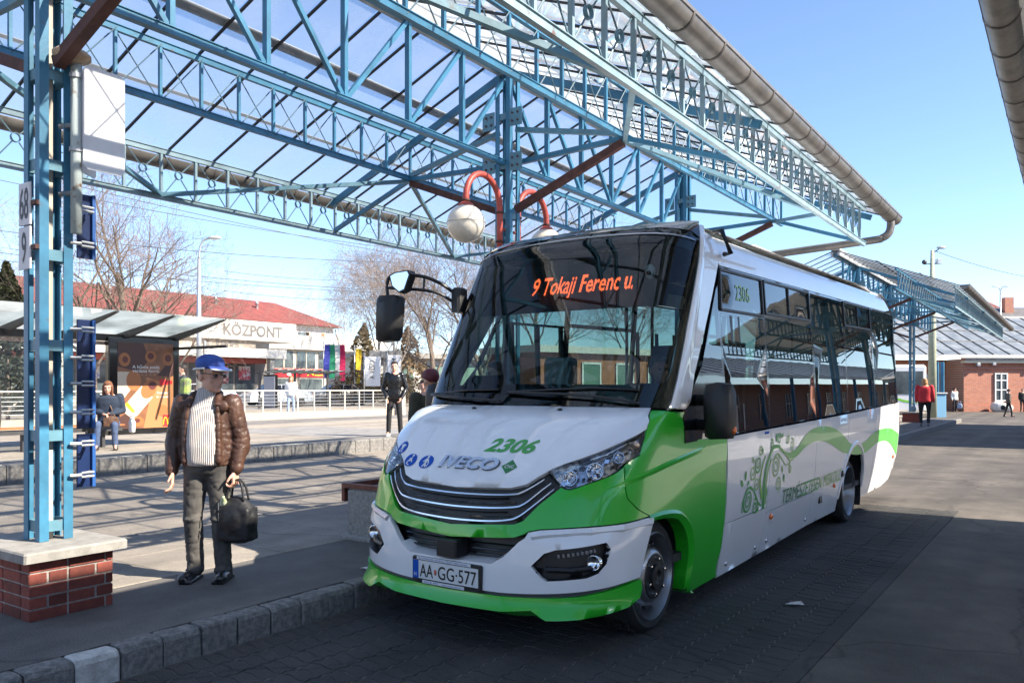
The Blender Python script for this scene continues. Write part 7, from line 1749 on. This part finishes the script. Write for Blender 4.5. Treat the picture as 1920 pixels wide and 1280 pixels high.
# --- second bus
b2p = Vector((-7.4, 55.2, 0)); bs2 = thing('city_bus', 'distant white bus with green wave partly hidden behind the far column', 'bus', tuple(b2p), R(24))
bb = MB(); bb.bevbox((-10.5, 0, .32), (0, 2.5, 3.12), .14); bb.build('body', M_BWHITE, bs2)
for k in range(6): MB().bevbox((-1.75 - k * 1.62, -.02, 1.30), (-.22 - k * 1.62, .01, 2.72), .005).build('window', M_WIN, bs2)
MB().box((.0, .15, 1.25), (.02, 2.35, 2.75)).build('end_window', M_WIN, bs2); MB().bevbox((-6, .5, 3.12), (-3, 2.0, 3.35), .06).build('roof_unit', M_BWHITE, bs2)
wv = MB()
for i in range(24): 
    a, b = -i * .4, -(i + 1) * .4; f_ = lambda x: .92 + .16 * math.sin(x * 2.1)
    if b > -9.8: wv.quad((a - .1, -.012, f_(a)), (b - .1, -.012, f_(b)), (b - .1, -.012, f_(b) + .13), (a - .1, -.012, f_(a) + .13))
wv.build('green_wave', mat('lime_decal', (.22, .62, .05), .4), bs2)
for x in (-2.2, -7.9): q = MB(); q.lathe([(.02, -.03), (.25, -.03), (.46, -.0), (.47, .25)], (x, -.01, .47), 'y', 24); q.build('wheel', M_RUBBER, bs2, True)
sh_ = thing('bounce_hall', 'added pale hall behind the camera, bouncing light onto the bus front', 'building', (-4, -34, 0))  # unseen hall added to bounce sunlight onto the bus front
MB().box((-22, -10, 0), (22, 0, 7.5)).build('wall', M_WREND, sh_); MB().box((-22.5, -10.5, 7.5), (22.5, .8, 8.0)).build('roof_slab', M_CONC, sh_)
for k in range(12): MB().box((-20.5 + k * 3.5, -.02, 1.0), (-18.5 + k * 3.5, .05, 3.2)).build('window', M_WIN, sh_)
# --- station wing along the right, mirrored in the bus windows
wg = thing('station_wing', 'brick station wing with glazed lean-to roof, seen mirrored in the bus windows', 'building', (15, 0, 0))
MB().box((0, -20, 0), (9, 200, 3.8)).build('wall', M_SBRICK, wg)
MB().add([(-3.4, -20, 4.0), (-3.4, 200, 4.0), (6, 200, 7.2), (6, -20, 7.2)], [(0, 1, 2, 3)]).build('lean_to_roof', mat('dull_roof_glass', (.36, .39, .41), .35), wg)
for k in range(73): MB().bar((-3.4, -20 + k * 3, 4.04), (6, -20 + k * 3, 7.24), .09, .05).build('glazing_bar', M_BAR, wg)
MB().box((-3.55, -20, 3.85), (-3.3, 200, 4.1)).build('gutter_board', M_WREND, wg)
for k in range(37):
    y = -17 + k * 5.7; o = MB().box((-.06, y, .9), (-.01, y + 1.4, 2.9)).build('window', M_WIN, wg)
    for q in (y - .06, y + .66, y + 1.34): MB().box((-.12, q, .85), (-.061, q + .1, 2.95)).build('window_frame', M_WHITE, o)
    MB().box((-.115, y, 2.0), (-.062, y + 1.4, 2.08)).build('window_frame', M_WHITE, o)
    MB().bevbox((-3.1, y - 2, 0), (-2.9, y - 1.8, 4.0), .02).build('post', M_BLUE, wg)
bpy.data.scenes.remove(_TS)
